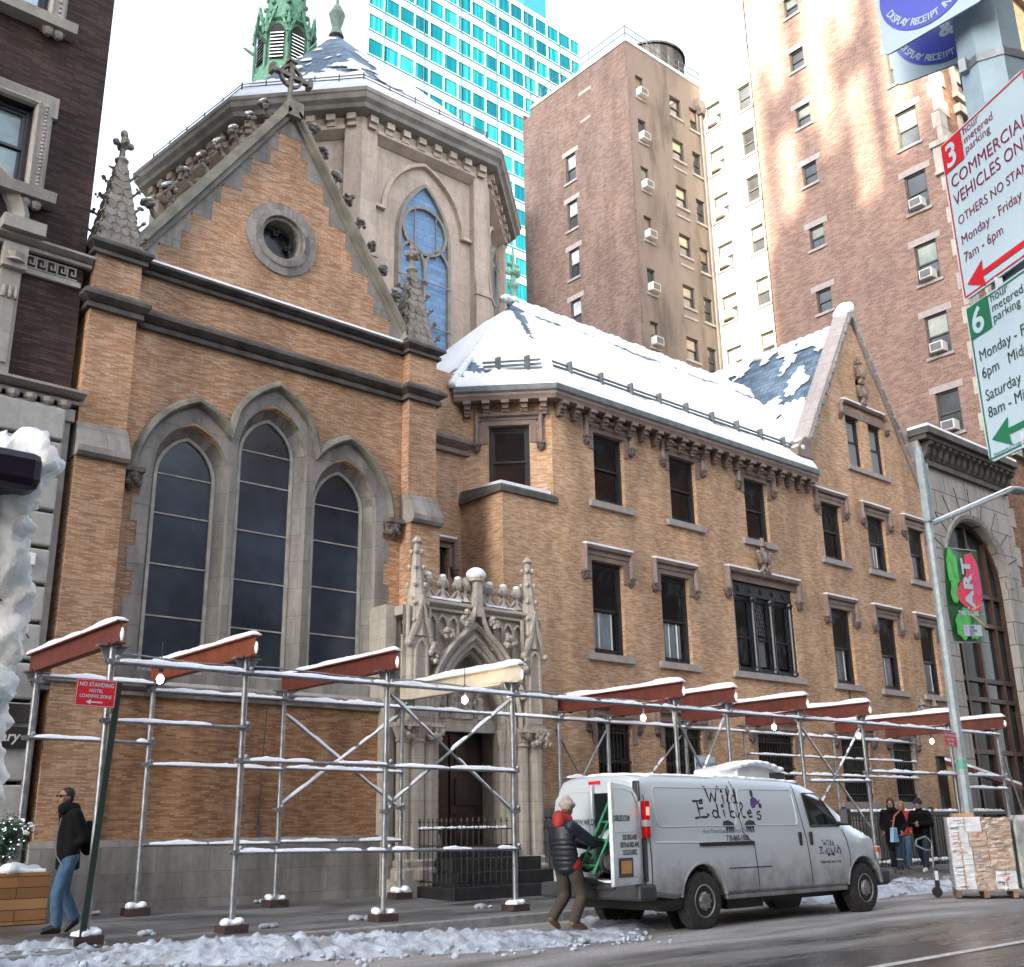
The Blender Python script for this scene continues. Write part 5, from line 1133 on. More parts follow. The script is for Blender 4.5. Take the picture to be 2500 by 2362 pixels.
obj('roof_block', MB().box(92.2, 96.9, 101.5, 105, ZG, ZG+14), M('dark_blue_plant_room', (.012,.10,.22), .25), GT)
# ---- smaller things behind the church
solo('grey_rear_building', MB().box(27.6, 31.6, 36.5, 44, 0, 33).box(27.4, 31.8, 36.3, 44.2, 32.6, 33.2), M('pale_grey_render', (.33,.33,.32), .9, var=.1), 'sliver of plain pale grey building between the apse and the brown brick flank', 'building', (29.6,40,0))
# ---- behind the camera: houses opposite that show in the glass, then an added tower and block for shade
def blocky(name, label, x0, x1, y0, y1, H, mat, loc, extra=None, cols=8, rows=7, front=True):
    t = thing(name, label, 'building', loc); m = MB().box(x0, x1, y0, y1, 0, H)
    if extra: extra(m)
    obj('wall', m, mat, t)
    if front:
        for i in range(cols):
            for j in range(rows):
                x = x0+(i+.5)*(x1-x0)/cols; z = 4.5+j*3.4
                if z+2 < H: obj('window', MB().box(x-.6, x+.6, y1, y1+.03, z, z+1.9), m_tg1, t)
    return t
blocky('town_house', 'brown brick town house across the street, behind the camera', -14, 4, -20, -9.0, 15, m_bbrick, (-5,-14,0))
blocky('town_house', 'pale stone town house across the street, behind the camera', 4.2, 26, -20, -9.0, 17, m_port, (15,-14,0))
blocky('town_house', 'red brick town house across the street, farther right behind the camera', 26.2, 90, -20, -9.0, 32, m_tbrick, (43,-14,0), cols=20, rows=9)
def sun_patch_mask(m):  # unseen strips added so the sun reaches the brick tower in patches
    R = random.Random(21)
    for a, b, h in ((-78.6,-77.3,94),(-75.6,-73.9,100),(-71.7,-70.8,91),(-69.0,-67.2,97),(-65.3,-64.2,104),(-62.6,-61.2,92)): m.box(a, b, -40.3, -40.15, 70, h)
    for a, b, c, h in ((-77.3,-75.6,89,91.4),(-73.9,-71.7,94,96.5),(-70.8,-69.0,86.6,88.6),(-67.2,-65.3,91.5,94),(-64.2,-62.6,84.5,86.2),(-79.3,-78.6,98,103),(-73.9,-72.8,84.8,87)): m.box(a, b, -40.28, -40.16, c, h)
    m.box(-79.4, -70, -40.25, -40.1, 70, 84.8).box(-70, -40, -40.25, -40.1, 70, 80.2)
def wedge(m): m.prism([(-150,-40,0),(-84.8,-40,0),(-120,-59.8,0),(-190,-60,0)], (0,0,116))  # unseen sun blocker, its side cut along the rays to spare the pale wing
blocky('added_shade_tower', 'added unseen wedge tower behind the camera, shaped to keep sun off the church', -150, -140, -60, -40.2, 60, m_bbrick, (-110,-55,0), wedge, front=False)
blocky('added_shade_block', 'added unseen block behind the camera, its roof strips breaking the sun into patches', -84.79, -30, -70, -40.01, 75, m_tbrick, (-60,-55,0), sun_patch_mask, front=False)
# ================================================================ the sidewalk shed: posts, rails, braces and red beams under snow
SH = thing('sidewalk_shed', 'galvanised pipe sidewalk shed with snow-topped red steel beams along the pavement', 'scaffolding', (16, 15.4, .2))
YA, YB = 13.2, 15.97
FRX = [4.99, 6.78, 9.02, 11.40, 15.26, 16.75, 19.04, 21.31, 25.0, 27.39]; BKX = [5.01, 6.71, 8.91, 11.24, 14.99, 16.35, 18.76, 20.84, 24.40, 28.2]
BT_ = 3.80
m_sole = M('wet_timber_sole_block', (.045,.025,.024), .7, var=.4)
def post(x, y, h=3.49, zb=None):
    zb = zs(y) if zb is None else zb
    p = obj('post', MB().tube((x,y,zb+.08), (x,y,h), .040, 12), m_steel, SH, smooth=40)
    obj('base_block', MB().box(x-.16, x+.16, y-.14, y+.14, zb-.02, zb+.09), m_sole, p)
    s = MB(); Rq = random.Random(int(x*31+y))
    for q in range(9): s.ball((x+Rq.uniform(-.11,.11),y+Rq.uniform(-.09,.09),zb+.09+Rq.uniform(0,.05)), Rq.uniform(.045,.085), (1,1,.8), 7, 5)
    obj('base_snow', voxel(s, .022, 1), m_snow, p, smooth=True)
    hd = MB()
    for s_ in (-1, 1): hd.prism([(x+s_*.045,y-.008,h-.22),(x+s_*.045,y-.008,h),(x+s_*.17,y-.008,h)], (0,.016,0))
    hd.box(x-.19, x+.19, y-.06, y+.06, h, h+.015); obj('head_plate', hd, m_steel, p)
for x in FRX: post(x, YA)
for x in BKX: post(x, YB)
rb_ = random.Random(12)
for i, (xf, xb) in enumerate(zip(FRX, BKX)):
    z0, z1 = 3.505, BT_-.02; y0, y1 = YA-.30, YB+.28
    fr = frame(xf, YA, pi/2); a, b = -.22, (YB-YA)+.30
    m = MB().fbox(fr, a, b, -.065, .065, z1-.018, z1).fbox(fr, a, b, -.065, .065, z0, z0+.018).fbox(fr, a, b, -.006, .006, z0+.018, z1-.018)
    for u in (-.0, YB-YA): m.fbox(fr, u-.06, u+.06, -.085, -.065, z0-.02, z0+.03).fbox(fr, u-.06, u+.06, .065, .085, z0-.02, z0+.03)
    bo = obj('beam', m, m_cream if i == 3 else (m_orange if i == 1 else m_rust), SH)
    if i == 3: tag(bo, 'cream painted beam')
    s = MB(); n = 46; hh = .095 if i < 3 else .125; vs = []
    for k in range(n+1):
        u = a-.02+(b-a+.02)*k/n; h = hh*(.75+.35*noise.noise(Vector((u*1.6, i*3.1, 0)))+.10*noise.noise(Vector((u*9, i, 5)))); e = .35 if k in (0, n) else 1
        vs += [fr(u, -.068, z1+.001), fr(u, -.075, z1+h*.6*e), fr(u, -.03, z1+h*e), fr(u, .03, z1+h*e), fr(u, .075, z1+h*.6*e), fr(u, .068, z1+.001)]
    s.add(vs, [(k*6+c, k*6+(c+1)%6, k*6+6+(c+1)%6, k*6+6+c) for k in range(n) for c in range(6)]+[tuple(range(5,-1,-1)), tuple(n*6+c for c in range(6))])
    s.ball(fr(-.225,-.01,z0+.11), .045, (.45,1.0,1.9), 7, 5)
    obj('beam_snow', s, m_snow, bo, smooth=50)
def rail(p, q, r=.024, snow=.8, R=rb_):
    p, q = Vector(p), Vector(q); ro = obj('rail', MB().tube(p, q, r, 8), m_steel, SH, smooth=40); d = q-p; L = d.length
    if snow:
        m = MB(); u = R.uniform(0,.15); side = d.cross(Vector((0,0,1))).normalized(); up = side.cross(d).normalized()
        while u < L-.1:
            ln = R.uniform(.9, 3.0)*snow; e = min(L-.04, u+ln); n = max(3, int((e-u)/.055)); hh = R.uniform(.028,.055)*(.6+.6*snow); vs = []; ph = R.uniform(0, 50)
            for k in range(n+1):
                c = p+d*((u+(e-u)*k/n)/L); t = sin(pi*min(1, max(0, k/n*1.0)))**.3 if 0 < k < n else .25
                h = r+hh*t*max(.15, .75+.75*noise.noise(Vector((ph+k*.16,0,0)))+.35*noise.noise(Vector((ph+k*.6,3,0)))); w = r*.95
                vs += [c-side*w+up*r*.2, c-side*w*.8+up*(h*.75), c+up*h, c+side*w*.8+up*(h*.75), c+side*w+up*r*.2]
            obj('rail_snow', MB().add(vs, [(k*5+i, k*5+i+1, k*5+6+i, k*5+5+i) for k in range(n) for i in range(4)]+[(0,1,2,3,4), tuple(n*5+i for i in (4,3,2,1,0))]), m_snow, ro, smooth=60)
            u = e+R.choice((.03,.05,.1,.5))*(1.2-snow*.5)
    return ro
def clamp(x, y, z):
    obj('coupler', MB().box(x-.065, x+.065, y-.06, y+.06, z-.03, z+.03).tube((x-.10,y-.03,z), (x+.10,y-.03,z), .022, 6).ball((x+.05,y-.05,z+.05), .035, (1,1,1.1), 6, 4), m_steel, SH)
for i in range(9):
    xa, xb = FRX[i], FRX[i+1]; y = YA-.06
    rail((xa, y, 3.30+.006*i), (xb, y, 3.306+.006*i), .028, .8 if i != 3 else .35); clamp(xa, YA, 3.31)
    xa2, xb2 = BKX[i], BKX[i+1]; y2 = YB-.06
    rail((xa2, y2, 3.45 if i < 1 else 3.35), (xb2, y2, 3.45 if i < 1 else 3.36), .026, .9); clamp(xa2, YB, 3.38)
rail((4.99,YA-.06,2.603), (6.776,YA-.06,2.603), .024, .5); rail((6.776,YA-.06,2.187), (9.025,YA-.06,2.187)); rail((9.025,YA-.06,2.168), (11.397,YA-.06,2.149))
rail((6.776,YA-.06,1.072), (9.025,YA-.06,1.044), .024, .35); rail((9.025,YA-.06,1.044), (11.397,YA-.06,1.015), .024, .3)
rail((4.98,YB-.06,2.603), (6.691,YB-.06,2.594), .024, .4)
for i in (1, 2): rail((BKX[i],YB-.06,2.282), (BKX[i+1],YB-.06,2.263), .024, 1); rail((BKX[i],YB-.06,1.167), (BKX[i+1],YB-.06,1.148), .024, .7)
for i in (4,5,6): rail((BKX[i],YB-.06,2.225), (BKX[i+1],YB-.06,2.225), .024, .9)
rail((14.931,YB-.06,2.008),(16.301,YB-.06,2.008),.024,.7); rail((19.042,YA-.06,2.112), (21.31,YA-.06,2.149), .03, .5)
for i in (7, 8): rail((FRX[i],YA-.06,2.338), (FRX[i+1],YA-.06,2.348), .028, .9); rail((BKX[i],YB-.06,2.433), (BKX[i+1],YB-.06,2.433), .024, .9); rail((BKX[i],YB-.06,2.858), (BKX[i+1],YB-.06,2.858), .022, .6)
rail((24.995,YA-.06,2.055),(27.386,YA-.06,2.055),.026,.8)
for x, z in ((4.99,2.603),(6.776,2.603),(6.776,2.187),(9.025,2.187),(11.397,2.149),(6.776,1.072),(9.025,1.044),(11.397,1.015),(9.025,1.564),(11.397,1.564),(21.31,2.338),(24.995,2.348),(27.386,2.348)): clamp(x, YA, z)
for x, z in ((4.98,2.603),(6.691,2.594),(6.691,2.282),(8.883,1.649),(11.208,1.677),(14.931,3.359)): clamp(x, YB, z)
def brace(p, q, sn=.7): o = rail(p, q, .021, sn); o.name = 'brace'; return o
brace((8.883,YB+.06,3.189), (11.208,YB+.06,1.696), .95); brace((11.208,YB+.03,3.246), (8.883,YB+.03,1.677), .6)
brace((9.025,YA+.06,3.246), (11.397,YA+.06,1.582), .2); brace((11.397,YA+.03,3.246), (9.025,YA+.03,1.601), .2)
brace((15.262,YA+.06,3.283), (16.745,YA+.06,1.299), 0); brace((16.745,YA+.04,3.283), (15.309,YA+.04,1.299), .1); brace((14.931,YB+.05,3.189), (16.301,YB+.05,1.299), 0); brace((16.301,YB,3.189), (14.931,YB,1.393), 0)
brace((19.042,YA+.06,3.283), (21.31,YA+.06,1.204), .2); brace((21.31,YA+.03,3.283), (19.042,YA+.03,1.204), .1); brace((18.664,YB+.03,3.189), (16.349,YB+.03,1.299), .1); brace((27.386,YA+.03,3.283), (28.255,YA+.03,1.393), 0)
obj('cable', MB().path([(5.008,YA+.25,3.472)]+[(5.0+k*1.2, YA+.3, 3.46-.03*(k%2)) for k in range(1, 20)], .012, 5), m_steel, SH)
# work lamps
for i, (x, y, z, lab) in enumerate(((6.0,14.1,3.27,'round lit work lamp hanging from the worn orange beam, leftmost of the lamps'),(10.92,13.8,3.27,'lit work lamp hanging before the church portal under the cream beam'),(15.4,14.1,3.24,'lit work lamp beside the post behind the rear of the van'),(19.28,14.0,3.24,'lit work lamp hanging above the van cab'),(23.3,14.55,3.27,'bright lit work lamp between the cab and the lamp post'),(25.8,14.1,3.2,'bright lit work lamp just right of the lamp post'))):
    t = thing('work_lamp', lab, 'lamp', (x, y, z), 0, 'work lamps hung under the sidewalk shed')
    obj('socket', MB().lathe((x,y,z+.08), [(.03,0),(.035,.1),(.02,.16)], 8).tube((x,y,z+.22),(x,y,z+.5),.008,5), m_black, t)
    obj('bulb', MB().ball((x,y,z), .048, (1,1,1.25), 10, 8), emit('lit_bulb', (1,.86,.72), 8), t, smooth=True)
    if i > 0: L = bpy.data.lights.new('bulb_light', 'POINT'); L.energy = 2.5; L.color = (1,.8,.6); L.shadow_soft_size = .06; lo = bpy.data.objects.new('bulb_light', L); COL.objects.link(lo); lo.parent = t; lo.location = (0,-.14,0)

# ================================================================ signs and poles
m_red = M('red_sign_enamel', (.50,.012,.022), .4, var=.1); m_sw = M('white_sign_enamel', (.40,.50,.56), .4, var=.06); m_green = M('green_sign_enamel', (.015,.15,.075), .4); m_maroon = M('maroon_lettering', (.17,.012,.045), .5); m_ink = M('dark_green_lettering', (.02,.045,.045), .5)
m_blue = M('blue_sign_enamel', (.045,.06,.42), .35, var=.1); m_lampp = M('grey_green_lamp_post', (.27,.32,.34), .55, .2, var=.2, scale=6)
def board(name, O, U, V, w, h, mat, par, th=.006):
    """a thin sign board whose lower left corner is O"""
    U, V = Vector(U).normalized(), Vector(V).normalized(); Nn = U.cross(V); O = Vector(O); r = .02; pts = []
    for cx, cy, a0 in ((w-r, r, -pi/2), (w-r, h-r, 0), (r, h-r, pi/2), (r, r, pi)):
        for k in range(4): a = a0+k*pi/6; pts.append(O+U*(cx+r*cos(a))+V*(cy+r*sin(a)))
    return obj(name, MB().prism([p-Nn*th for p in pts], Nn*th), mat, par)
def letters(s, O, U, V, x, y, size, mat, par, **k):
    U, V = Vector(U).normalized(), Vector(V).normalized(); sx = k.pop('sx', 1); lift = k.pop('lift', .002)
    return obj('lettering', place(text_mb(s, size, **k), Vector(O)+U*x+V*y, U, V, sx, 1, lift), mat, par)
def shape(pts, O, U, V, mat, par, name='marking', lift=.0025):
    U, V = Vector(U).normalized(), Vector(V).normalized(); Nn = U.cross(V)
    return obj(name, MB().poly([Vector(O)+U*a+V*b+Nn*lift for a, b in pts]), mat, par)
def arrow(O, U, V, x0, x1, y, mat, par, t=.018, both=False):
    p = [(x0,y),(x0+.075*t/.018,y+.042*t/.018),(x0+.07*t/.018,y+t/2)]
    if both: h = .075*t/.018; p += [(x1-h,y+t/2),(x1-h,y+.042*t/.018),(x1,y),(x1-h,y-.042*t/.018),(x1-h,y-t/2)]
    else: p += [(x1,y+t/2),(x1,y-t/2)]
    p += [(x0+.07*t/.018,y-t/2),(x0+.075*t/.018,y-.042*t/.018)]
    return shape(p, O, U, V, mat, par)
def border(O, U, V, w, h, e, t, mat, par, lift=.0022):
    U, V = Vector(U).normalized(), Vector(V).normalized(); Nn = U.cross(V); m = MB(); O = Vector(O)
    for a, b, c, d in ((e,e,w-e,e+t),(e,h-e-t,w-e,h-e),(e,e+t,e+t,h-e-t),(w-e-t,e+t,w-e,h-e-t)): m.poly([O+U*x+V*y+Nn*lift for x, y in ((a,b),(c,b),(c,d),(a,d))])
    return obj('border', m, mat, par)
# dark leaning post with the red hotel sign
HS = thing('no_standing_sign', 'red NO STANDING HOTEL LOADING ZONE sign on a leaning dark green post', 'sign', (4.93, 13.1, .13))
p0, p1 = Vector((4.90,13.10,.1)), Vector((5.045,13.05,3.04)); ax = (p1-p0).normalized()
obj('post', MB().prism([p0+Vector(q) for q in ((-.035,-.03,0),(.035,-.03,0),(.035,.0,0),(.015,.03,0),(-.015,.03,0),(-.035,0,0))], p1-p0), M('dark_green_post', (.015,.028,.022), .45), HS)
O, U, V = Vector((4.52,12.99,2.74)), Vector((1,-.03,-.02)), Vector((.03,0,1)); bo = board('sign_board', O, U, V, .47, .32, m_red, HS)
border(O, U, V, .47, .32, .008, .006, m_sw, bo)
letters('NO STANDING', O, U, V, .235, .235, .068, m_sw, bo, bold=.0015, align='CENTER', sx=.86); letters('HOTEL', O, U, V, .235, .168, .055, m_sw, bo, bold=.001, align='CENTER', sx=.95); letters('LOADING ZONE', O, U, V, .235, .105, .055, m_sw, bo, bold=.001, align='CENTER', sx=.9)
arrow(O, U, V, .13, .32, .055, m_sw, bo, .014)
# lamp post with arm, banner and small red sign
LP = thing('lamp_post', 'tall grey-green street lamp post with a long snowy arm reaching right', 'lamp post', (24.80, 12.9, .13))
ly = 12.9
obj('pole', MB().lathe((24.80,ly,.13), [(.17,0),(.17,.5),(.135,.55),(.12,3.5),(.10,7.6),(.085,10.2)], 8), m_lampp, LP)
obj('arm', MB().tube((24.86,ly,8.30), (29.6,ly-.1,10.1), .06, 8, .045), m_lampp, LP); obj('arm_snow', MB().tube((24.95,ly,8.39), (29.5,ly-.1,10.15), .035, 6), m_snow, LP)
obj('cabinet', MB().box(24.66,24.80,ly-.13,ly+.05,8.35,10.15).box(24.86,25.0,ly-.11,ly+.07,8.45,9.9), m_lampp, LP, bevel=.02)
obj('lamp_head', MB().ball((29.9,ly-.1,10.12), .3, (1.6,.7,.35), 10, 6), m_lampp, LP, smooth=True)
obj('sticker', MB().lathe((24.80,ly,2.3), [(.126,0),(.126,.36)], 8), M('faded_green_sticker', (.12,.34,.27), .6), LP)
NS = thing('no_standing_sign', 'small red NO STANDING ANYTIME sign on the lamp post', 'sign', (24.4, ly-.15, 3.1))
O, U, V = Vector((23.88,ly-.16,2.93)), Vector((1,0,-.03)), Vector((.03,0,1)); bo = board('sign_board', O, U, V, .56, .34, m_red, NS); border(O, U, V, .56, .34, .008, .007, m_sw, bo)
letters('NO STANDING', O, U, V, .28, .235, .078, m_sw, bo, bold=.002, align='CENTER', sx=.9); letters('ANYTIME', O, U, V, .28, .14, .078, m_sw, bo, bold=.002, align='CENTER'); arrow(O, U, V, .16, .40, .07, m_sw, bo, .018, True)
# banner
BA = thing('street_banner', 'green and red ART banner hanging from the lamp post', 'banner', (26.0, ly, 5.4))
O, U, V = Vector((25.20,ly-.03,5.42)), Vector((1,0,.10)), Vector((.02,0,1)); w, h = 1.72, 2.36
bn = obj('cloth', MB().add([O+Vector(U)*w*i/8+Vector(V)*h*j/8+Vector((0,.05*sin(i*.8+j*.5),0)) for j in range(9) for i in range(9)], [(j*9+i, j*9+i+1, j*9+10+i, j*9+9+i) for j in range(8) for i in range(8)]), M('dark_banner_cloth', (.035,.13,.05), .6), BA)
mg, mr, mp_, my = M('leaf_green_print', (.07,.50,.08), .6, var=.3, scale=4), M('raspberry_print', (.72,.025,.085), .6, var=.25, scale=5), M('pink_print', (.65,.06,.22), .6), M('yellow_print', (.55,.48,.05), .6)
R = random.Random(31)
def blob(cx, cy, r, ky, mat, lift, n=12, rough=.3): return shape([(max(.02,min(w-.02,cx+r*cos(2*pi*i/n)*(1+R.uniform(-rough,rough)))), max(.02,min(h-.02,cy+ky*r*sin(2*pi*i/n)*(1+R.uniform(-rough,rough))))) for i in range(n)], O-Vector((0,.06,0)), U, V, mat, bn, 'print', lift)
blob(.3,1.85,.33,1.6,mg,.002); blob(.25,1.2,.22,1.3,mg,.0022); blob(.45,.4,.38,.9,mg,.0024); blob(.95,.25,.25,.8,mg,.0026); blob(.62,.72,.2,.9,mg,.0028)
shape([(.95,2.2),(1.35,2.28),(1.6,2.0),(1.68,1.3),(1.5,.85),(1.2,.7),(.85,.8),(.45,1.0),(.32,1.2),(.55,1.45),(.95,1.7)], O-Vector((0,.06,0)), U, V, mr, bn, 'print', .004)
for k in range(16): blob(R.uniform(1.1,1.6), R.uniform(.95,2.1), R.uniform(.05,.09), 1.2, mp_, .005+.0002*k, 8, .15)
for a in ((.9,.7,1.72,.35),(1.0,.8,1.6,.95)): d = Vector((a[2]-a[0],a[3]-a[1])).normalized()*.03; shape([(a[0]-d.y,a[1]+d.x),(a[0]+d.y,a[1]-d.x),(a[2]+d.y*.3,a[3]-d.x*.3),(a[2]-d.y*.3,a[3]+d.x*.3)], O-Vector((0,.06,0)), U, V, my, bn, 'print', .009)
obj('lettering', place(text_mb('ART', .62, .028, sp=1.12), O-Vector((0,.06,0))+Vector(U)*1.17+Vector(V)*.86, V, -Vector(U), 1, 1.0, .012), m_sw, bn)
letters('in', O-Vector((0,.06,0)), U, V, .80, .82, .12, m_sw, bn, bold=.004, lift=.012); letters('TIMES SQUARE', O-Vector((0,.06,0)), U, V, .28, .66, .155, m_sw, bn, bold=.006, lift=.012)
shape([(.42,.14),(1.36,.14),(1.36,.42),(.42,.42)], O-Vector((0,.06,0)), U, V, m_sw, bn, 'print', .012); shape([(.44,.16),(.66,.16),(.66,.40),(.44,.40)], O-Vector((0,.06,0)), U, V, M('lilac_print', (.5,.42,.62), .6), bn, 'print', .014)
for k, s_ in enumerate(('TIMES', 'SQUARE', 'ARTS')): letters(s_, O-Vector((0,.06,0)), U, V, .72, .325-.085*k, .10, m_ink, bn, bold=.003, lift=.014)
for z in (0, h): obj('bracket', MB().tube(O+Vector(V)*z-Vector(U)*.28, O+Vector(V)*z+Vector(U)*1.76, .02, 6), m_lampp, BA)
# parking sign pole close on the right
PS = thing('parking_sign_pole', 'pale blue octagonal sign pole close to the camera carrying metered parking signs', 'sign', (2.50, 1.06, 0))
U = Vector((-.44,-.898,0)).normalized(); V = Vector((0,0,1)); Nn = U.cross(V)
Q = Vector((2.614,1.161,2.978)); O0 = Q-U*(-.02)
pc = Q+U*.107-Nn*.10
m_pole = M('pale_blue_grey_pole', (.30,.40,.46), .45, .1, var=.12, scale=20)
obj('pole', MB().lathe((pc.x,pc.y,0), [(.085,0),(.085,4.6)], 8), m_pole, PS)
for z in (2.58, 2.16, 3.24): obj('strap', MB().lathe((pc.x,pc.y,z-.012), [(.089,0),(.089,.024)], 8).box(pc.x+Nn.x*.09-.01, pc.x+Nn.x*.09+.01, pc.y+Nn.y*.09-.01, pc.y+Nn.y*.09+.01, z-.02, z+.02), m_steel, PS)
def pbox(O, x, y, w_, h_, mat, par, l=.0022): return shape([(x,y),(x+w_,y),(x+w_,y+h_),(x,y+h_)], O, U, V, mat, par, 'marking', l)
O = Q+U*(-.022)+Vector((0,0,-.384)); w, h = .345, .478; bo = board('sign_board', O, U, V, w, h, m_sw, PS); tag(bo, 'red lettered three hour metered parking sign')
border(O, U, V, w, h, .006, .004, m_red, bo); pbox(O, .006, .382, .083, .090, m_red, bo, .003); letters('3', O, U, V, .018, .391, .098, m_sw, bo, bold=.002, lift=.004)
for k, s_ in enumerate(('hour','metered','parking')): letters(s_, O, U, V, .096, .447-.028*k, .034, m_maroon, bo)
letters('COMMERCIAL', O, U, V, .022, .327, .052, m_maroon, bo, sx=.92); letters('VEHICLES ONLY', O, U, V, .022, .272, .052, m_maroon, bo, sx=.86); letters('OTHERS NO STANDING', O, U, V, .026, .212, .038, m_maroon, bo, sx=.86)
letters('Monday - Friday', O, U, V, .026, .152, .040, m_maroon, bo, sx=.9); letters('7am - 6pm', O, U, V, .026, .101, .040, m_maroon, bo, sx=.9); arrow(O, U, V, .024, .32, .038, m_red, bo, .016)
O = Q+U*(-.022)+Vector((0,0,-.836)); h = .43; bo = board('sign_board', O, U, V, w, h, m_sw, PS); tag(bo, 'green lettered six hour metered parking sign')
border(O, U, V, w, h, .006, .004, m_green, bo); pbox(O, .006, .336, .083, .090, m_green, bo, .003); letters('6', O, U, V, .018, .345, .098, m_sw, bo, bold=.002, lift=.004)
for k, s_ in enumerate(('hour','metered','parking')): letters(s_, O, U, V, .096, .401-.028*k, .034, m_ink, bo)
letters('Monday - Friday', O, U, V, .024, .268, .042, m_ink, bo, sx=.9); letters('6pm   Midnight', O, U, V, .024, .220, .042, m_ink, bo, sx=.9); letters('Saturday', O, U, V, .024, .158, .042, m_ink, bo, sx=.9); letters('8am - Midnight', O, U, V, .024, .112, .042, m_ink, bo, sx=.9)
arrow(O, U, V, .024, .32, .055, m_green, bo, .016); letters('Department of Transportation', O, U, V, .02, .012, .011, m_ink, bo)
def muni(O, U, V, label, r=.140, s=.30):
    bo = board('sign_board', O, U, V, s, s*1.05, m_sw, PS); tag(bo, label); c = (s/2, s*.53)
    shape([(c[0]+r*cos(2*pi*i/40), c[1]+r*sin(2*pi*i/40)) for i in range(40)], O, U, V, m_blue, bo, 'disc')
    letters('Pay', O, U, V, c[0], c[1]+.02, .065, m_sw, bo, bold=.002, align='CENTER', lift=.004); letters('&', O, U, V, c[0]+.012, c[1]-.055, .065, m_sw, bo, bold=.003, align='CENTER', lift=.004)
    s_ = 'DISPLAY RECEIPT IN VEHICLE'; n = len(s_)
    for i, ch in enumerate(s_):
        if ch == ' ': continue
        a = radians(-160+140*i/(n-1)); t = Vector((-sin(a), cos(a))); nr = Vector((cos(a), sin(a))); Uu = Vector(U)*t.x+Vector(V)*t.y; Vv = -(Vector(U)*nr.x+Vector(V)*nr.y)
        P = Vector(O)+Vector(U)*(c[0]+.128*nr.x)+Vector(V)*(c[1]+.128*nr.y)
        obj('lettering', place(text_mb(ch, .030, .0006, align='CENTER'), P, Uu, Vv, .9, 1, .004), m_sw, bo)
muni(Vector((2.50,1.243,3.346)), Vector((0,-1,0)), V, 'blue round pay and display sign')
muni(Vector((2.66,1.30,3.36)), Vector((.26,-.965,0)).normalized(), V, 'second blue pay and display sign behind the pole')
# church notice hanging by the ground floor window
NB_ = thing('church_sign', 'white EPISCOPAL CHURCH sign with a red cross shield before a barred window', 'sign', (19.0, 15.6, 1.4))
O, U, V = Vector((18.62,15.6,1.62)), Vector((1,0,-.0)), Vector((0,0,1)); bo = board('sign_board', O, U, V, .66, 1.13, m_sw, NB_, .04); border(O, U, V, .66, 1.13, .012, .008, m_ink, bo)
for s_, y, sz, mt in (('THE',1.03,.06,m_ink),('EPISCOPAL CHURCH',.90,.115,m_ink),('WELCOMES YOU',.81,.07,m_red),('SAINT MARY',.18,.11,m_ink),('THE VIRGIN',.06,.085,m_ink)): letters(s_, O, U, V, .33, y, sz, mt, bo, bold=.002, align='CENTER', sx=.62)
shape([(.21,.75),(.45,.75),(.45,.52),(.33,.40),(.21,.52)], O, U, V, M('shield_white', (.8,.8,.8), .5), bo, 'shield'); shape([(.305,.75),(.355,.75),(.355,.42),(.33,.40),(.305,.42)], O, U, V, m_red, bo, 'cross', .004); shape([(.21,.60),(.45,.60),(.45,.65),(.21,.65)], O, U, V, m_red, bo, 'cross', .0045)
obj('hanger', MB().tube((18.62,15.6,2.75),(19.4,16.4,3.1),.008,5).tube((19.28,15.6,2.75),(18.3,15.9,3.0),.008,5).tube((18.66,15.62,.25),(18.66,15.62,1.7),.025,6).tube((19.24,15.62,.25),(19.24,15.62,1.7),.025,6), m_iron, NB_)
NBo = thing('notice_board', 'glazed notice board with white sheets on the brick wall between the portal and the van', 'notice board', (16.2, 16.6, 1.4))
obj('case', MB().box(15.95,16.75,16.55,16.68,1.35,2.0), m_dark, NBo); obj('sheet', MB().box(16.0,16.35,16.54,16.55,1.5,1.95).box(16.4,16.68,16.54,16.55,1.45,1.95), m_sw, NBo)

# ================================================================ planter, kiosk, cup
PL = thing('wooden_planter', 'square orange timber planter box by the hotel corner', 'planter', (4.7, 16.0, .22))
obj('planter_box', MB().box(4.1,5.36,15.62,16.5,.22,.86), m_wood, PL, bevel=.008)
obj('soil_snow', voxel((lambda m: [m.ball((4.15+.1*k, 15.7+.12*(k%7), .88+.03*sin(k)), .11, (1.2,1.2,.8), 7, 5) for k in range(13)] and m)(MB().box(4.13,5.33,15.65,16.47,.84,.90)), .03, 3), m_snow, PL, smooth=True)
SHB = thing('shrub', 'small evergreen shrub with blue-white lights and snow in the timber planter', 'shrub', (4.95, 16.0, .86))
R = random.Random(14); lf = MB(); st = MB(); sn = MB(); bl = MB()
for k in range(46):
    a, e = R.uniform(0, 2*pi), R.uniform(.15, 1); L = .55*(1-.45*e)+.1; b = Vector((4.86, 15.98, .88+e*.55)); t = b+Vector((cos(a)*L*.62, sin(a)*L*.62, L*.35)); st.tube(b, t, .008, 4, .003)
    for q in range(46):
        p = b+(t-b)*R.uniform(.1,1.05)+Vector((R.gauss(0,.05),R.gauss(0,.05),R.gauss(0,.05))); d = Vector((R.gauss(0,1),R.gauss(0,1),R.gauss(.2,1))).normalized()*R.uniform(.02,.04); s_ = d.orthogonal().normalized()*.009; lf.add([p-d, p+s_, p+d, p-s_], [(0,1,2,3)])
    if R.random() < .8: sn.ball(t+Vector((0,0,.0)), R.uniform(.015,.04), (1.3,1.2,.7), 6, 4)
    bl.ball(b+(t-b)*R.uniform(.4,1.0)+Vector((R.gauss(0,.04),-.06,0)), .007, (1,1,1), 6, 4)
st.tube((4.86,15.98,.86),(4.86,15.98,1.45),.015,6,.006)
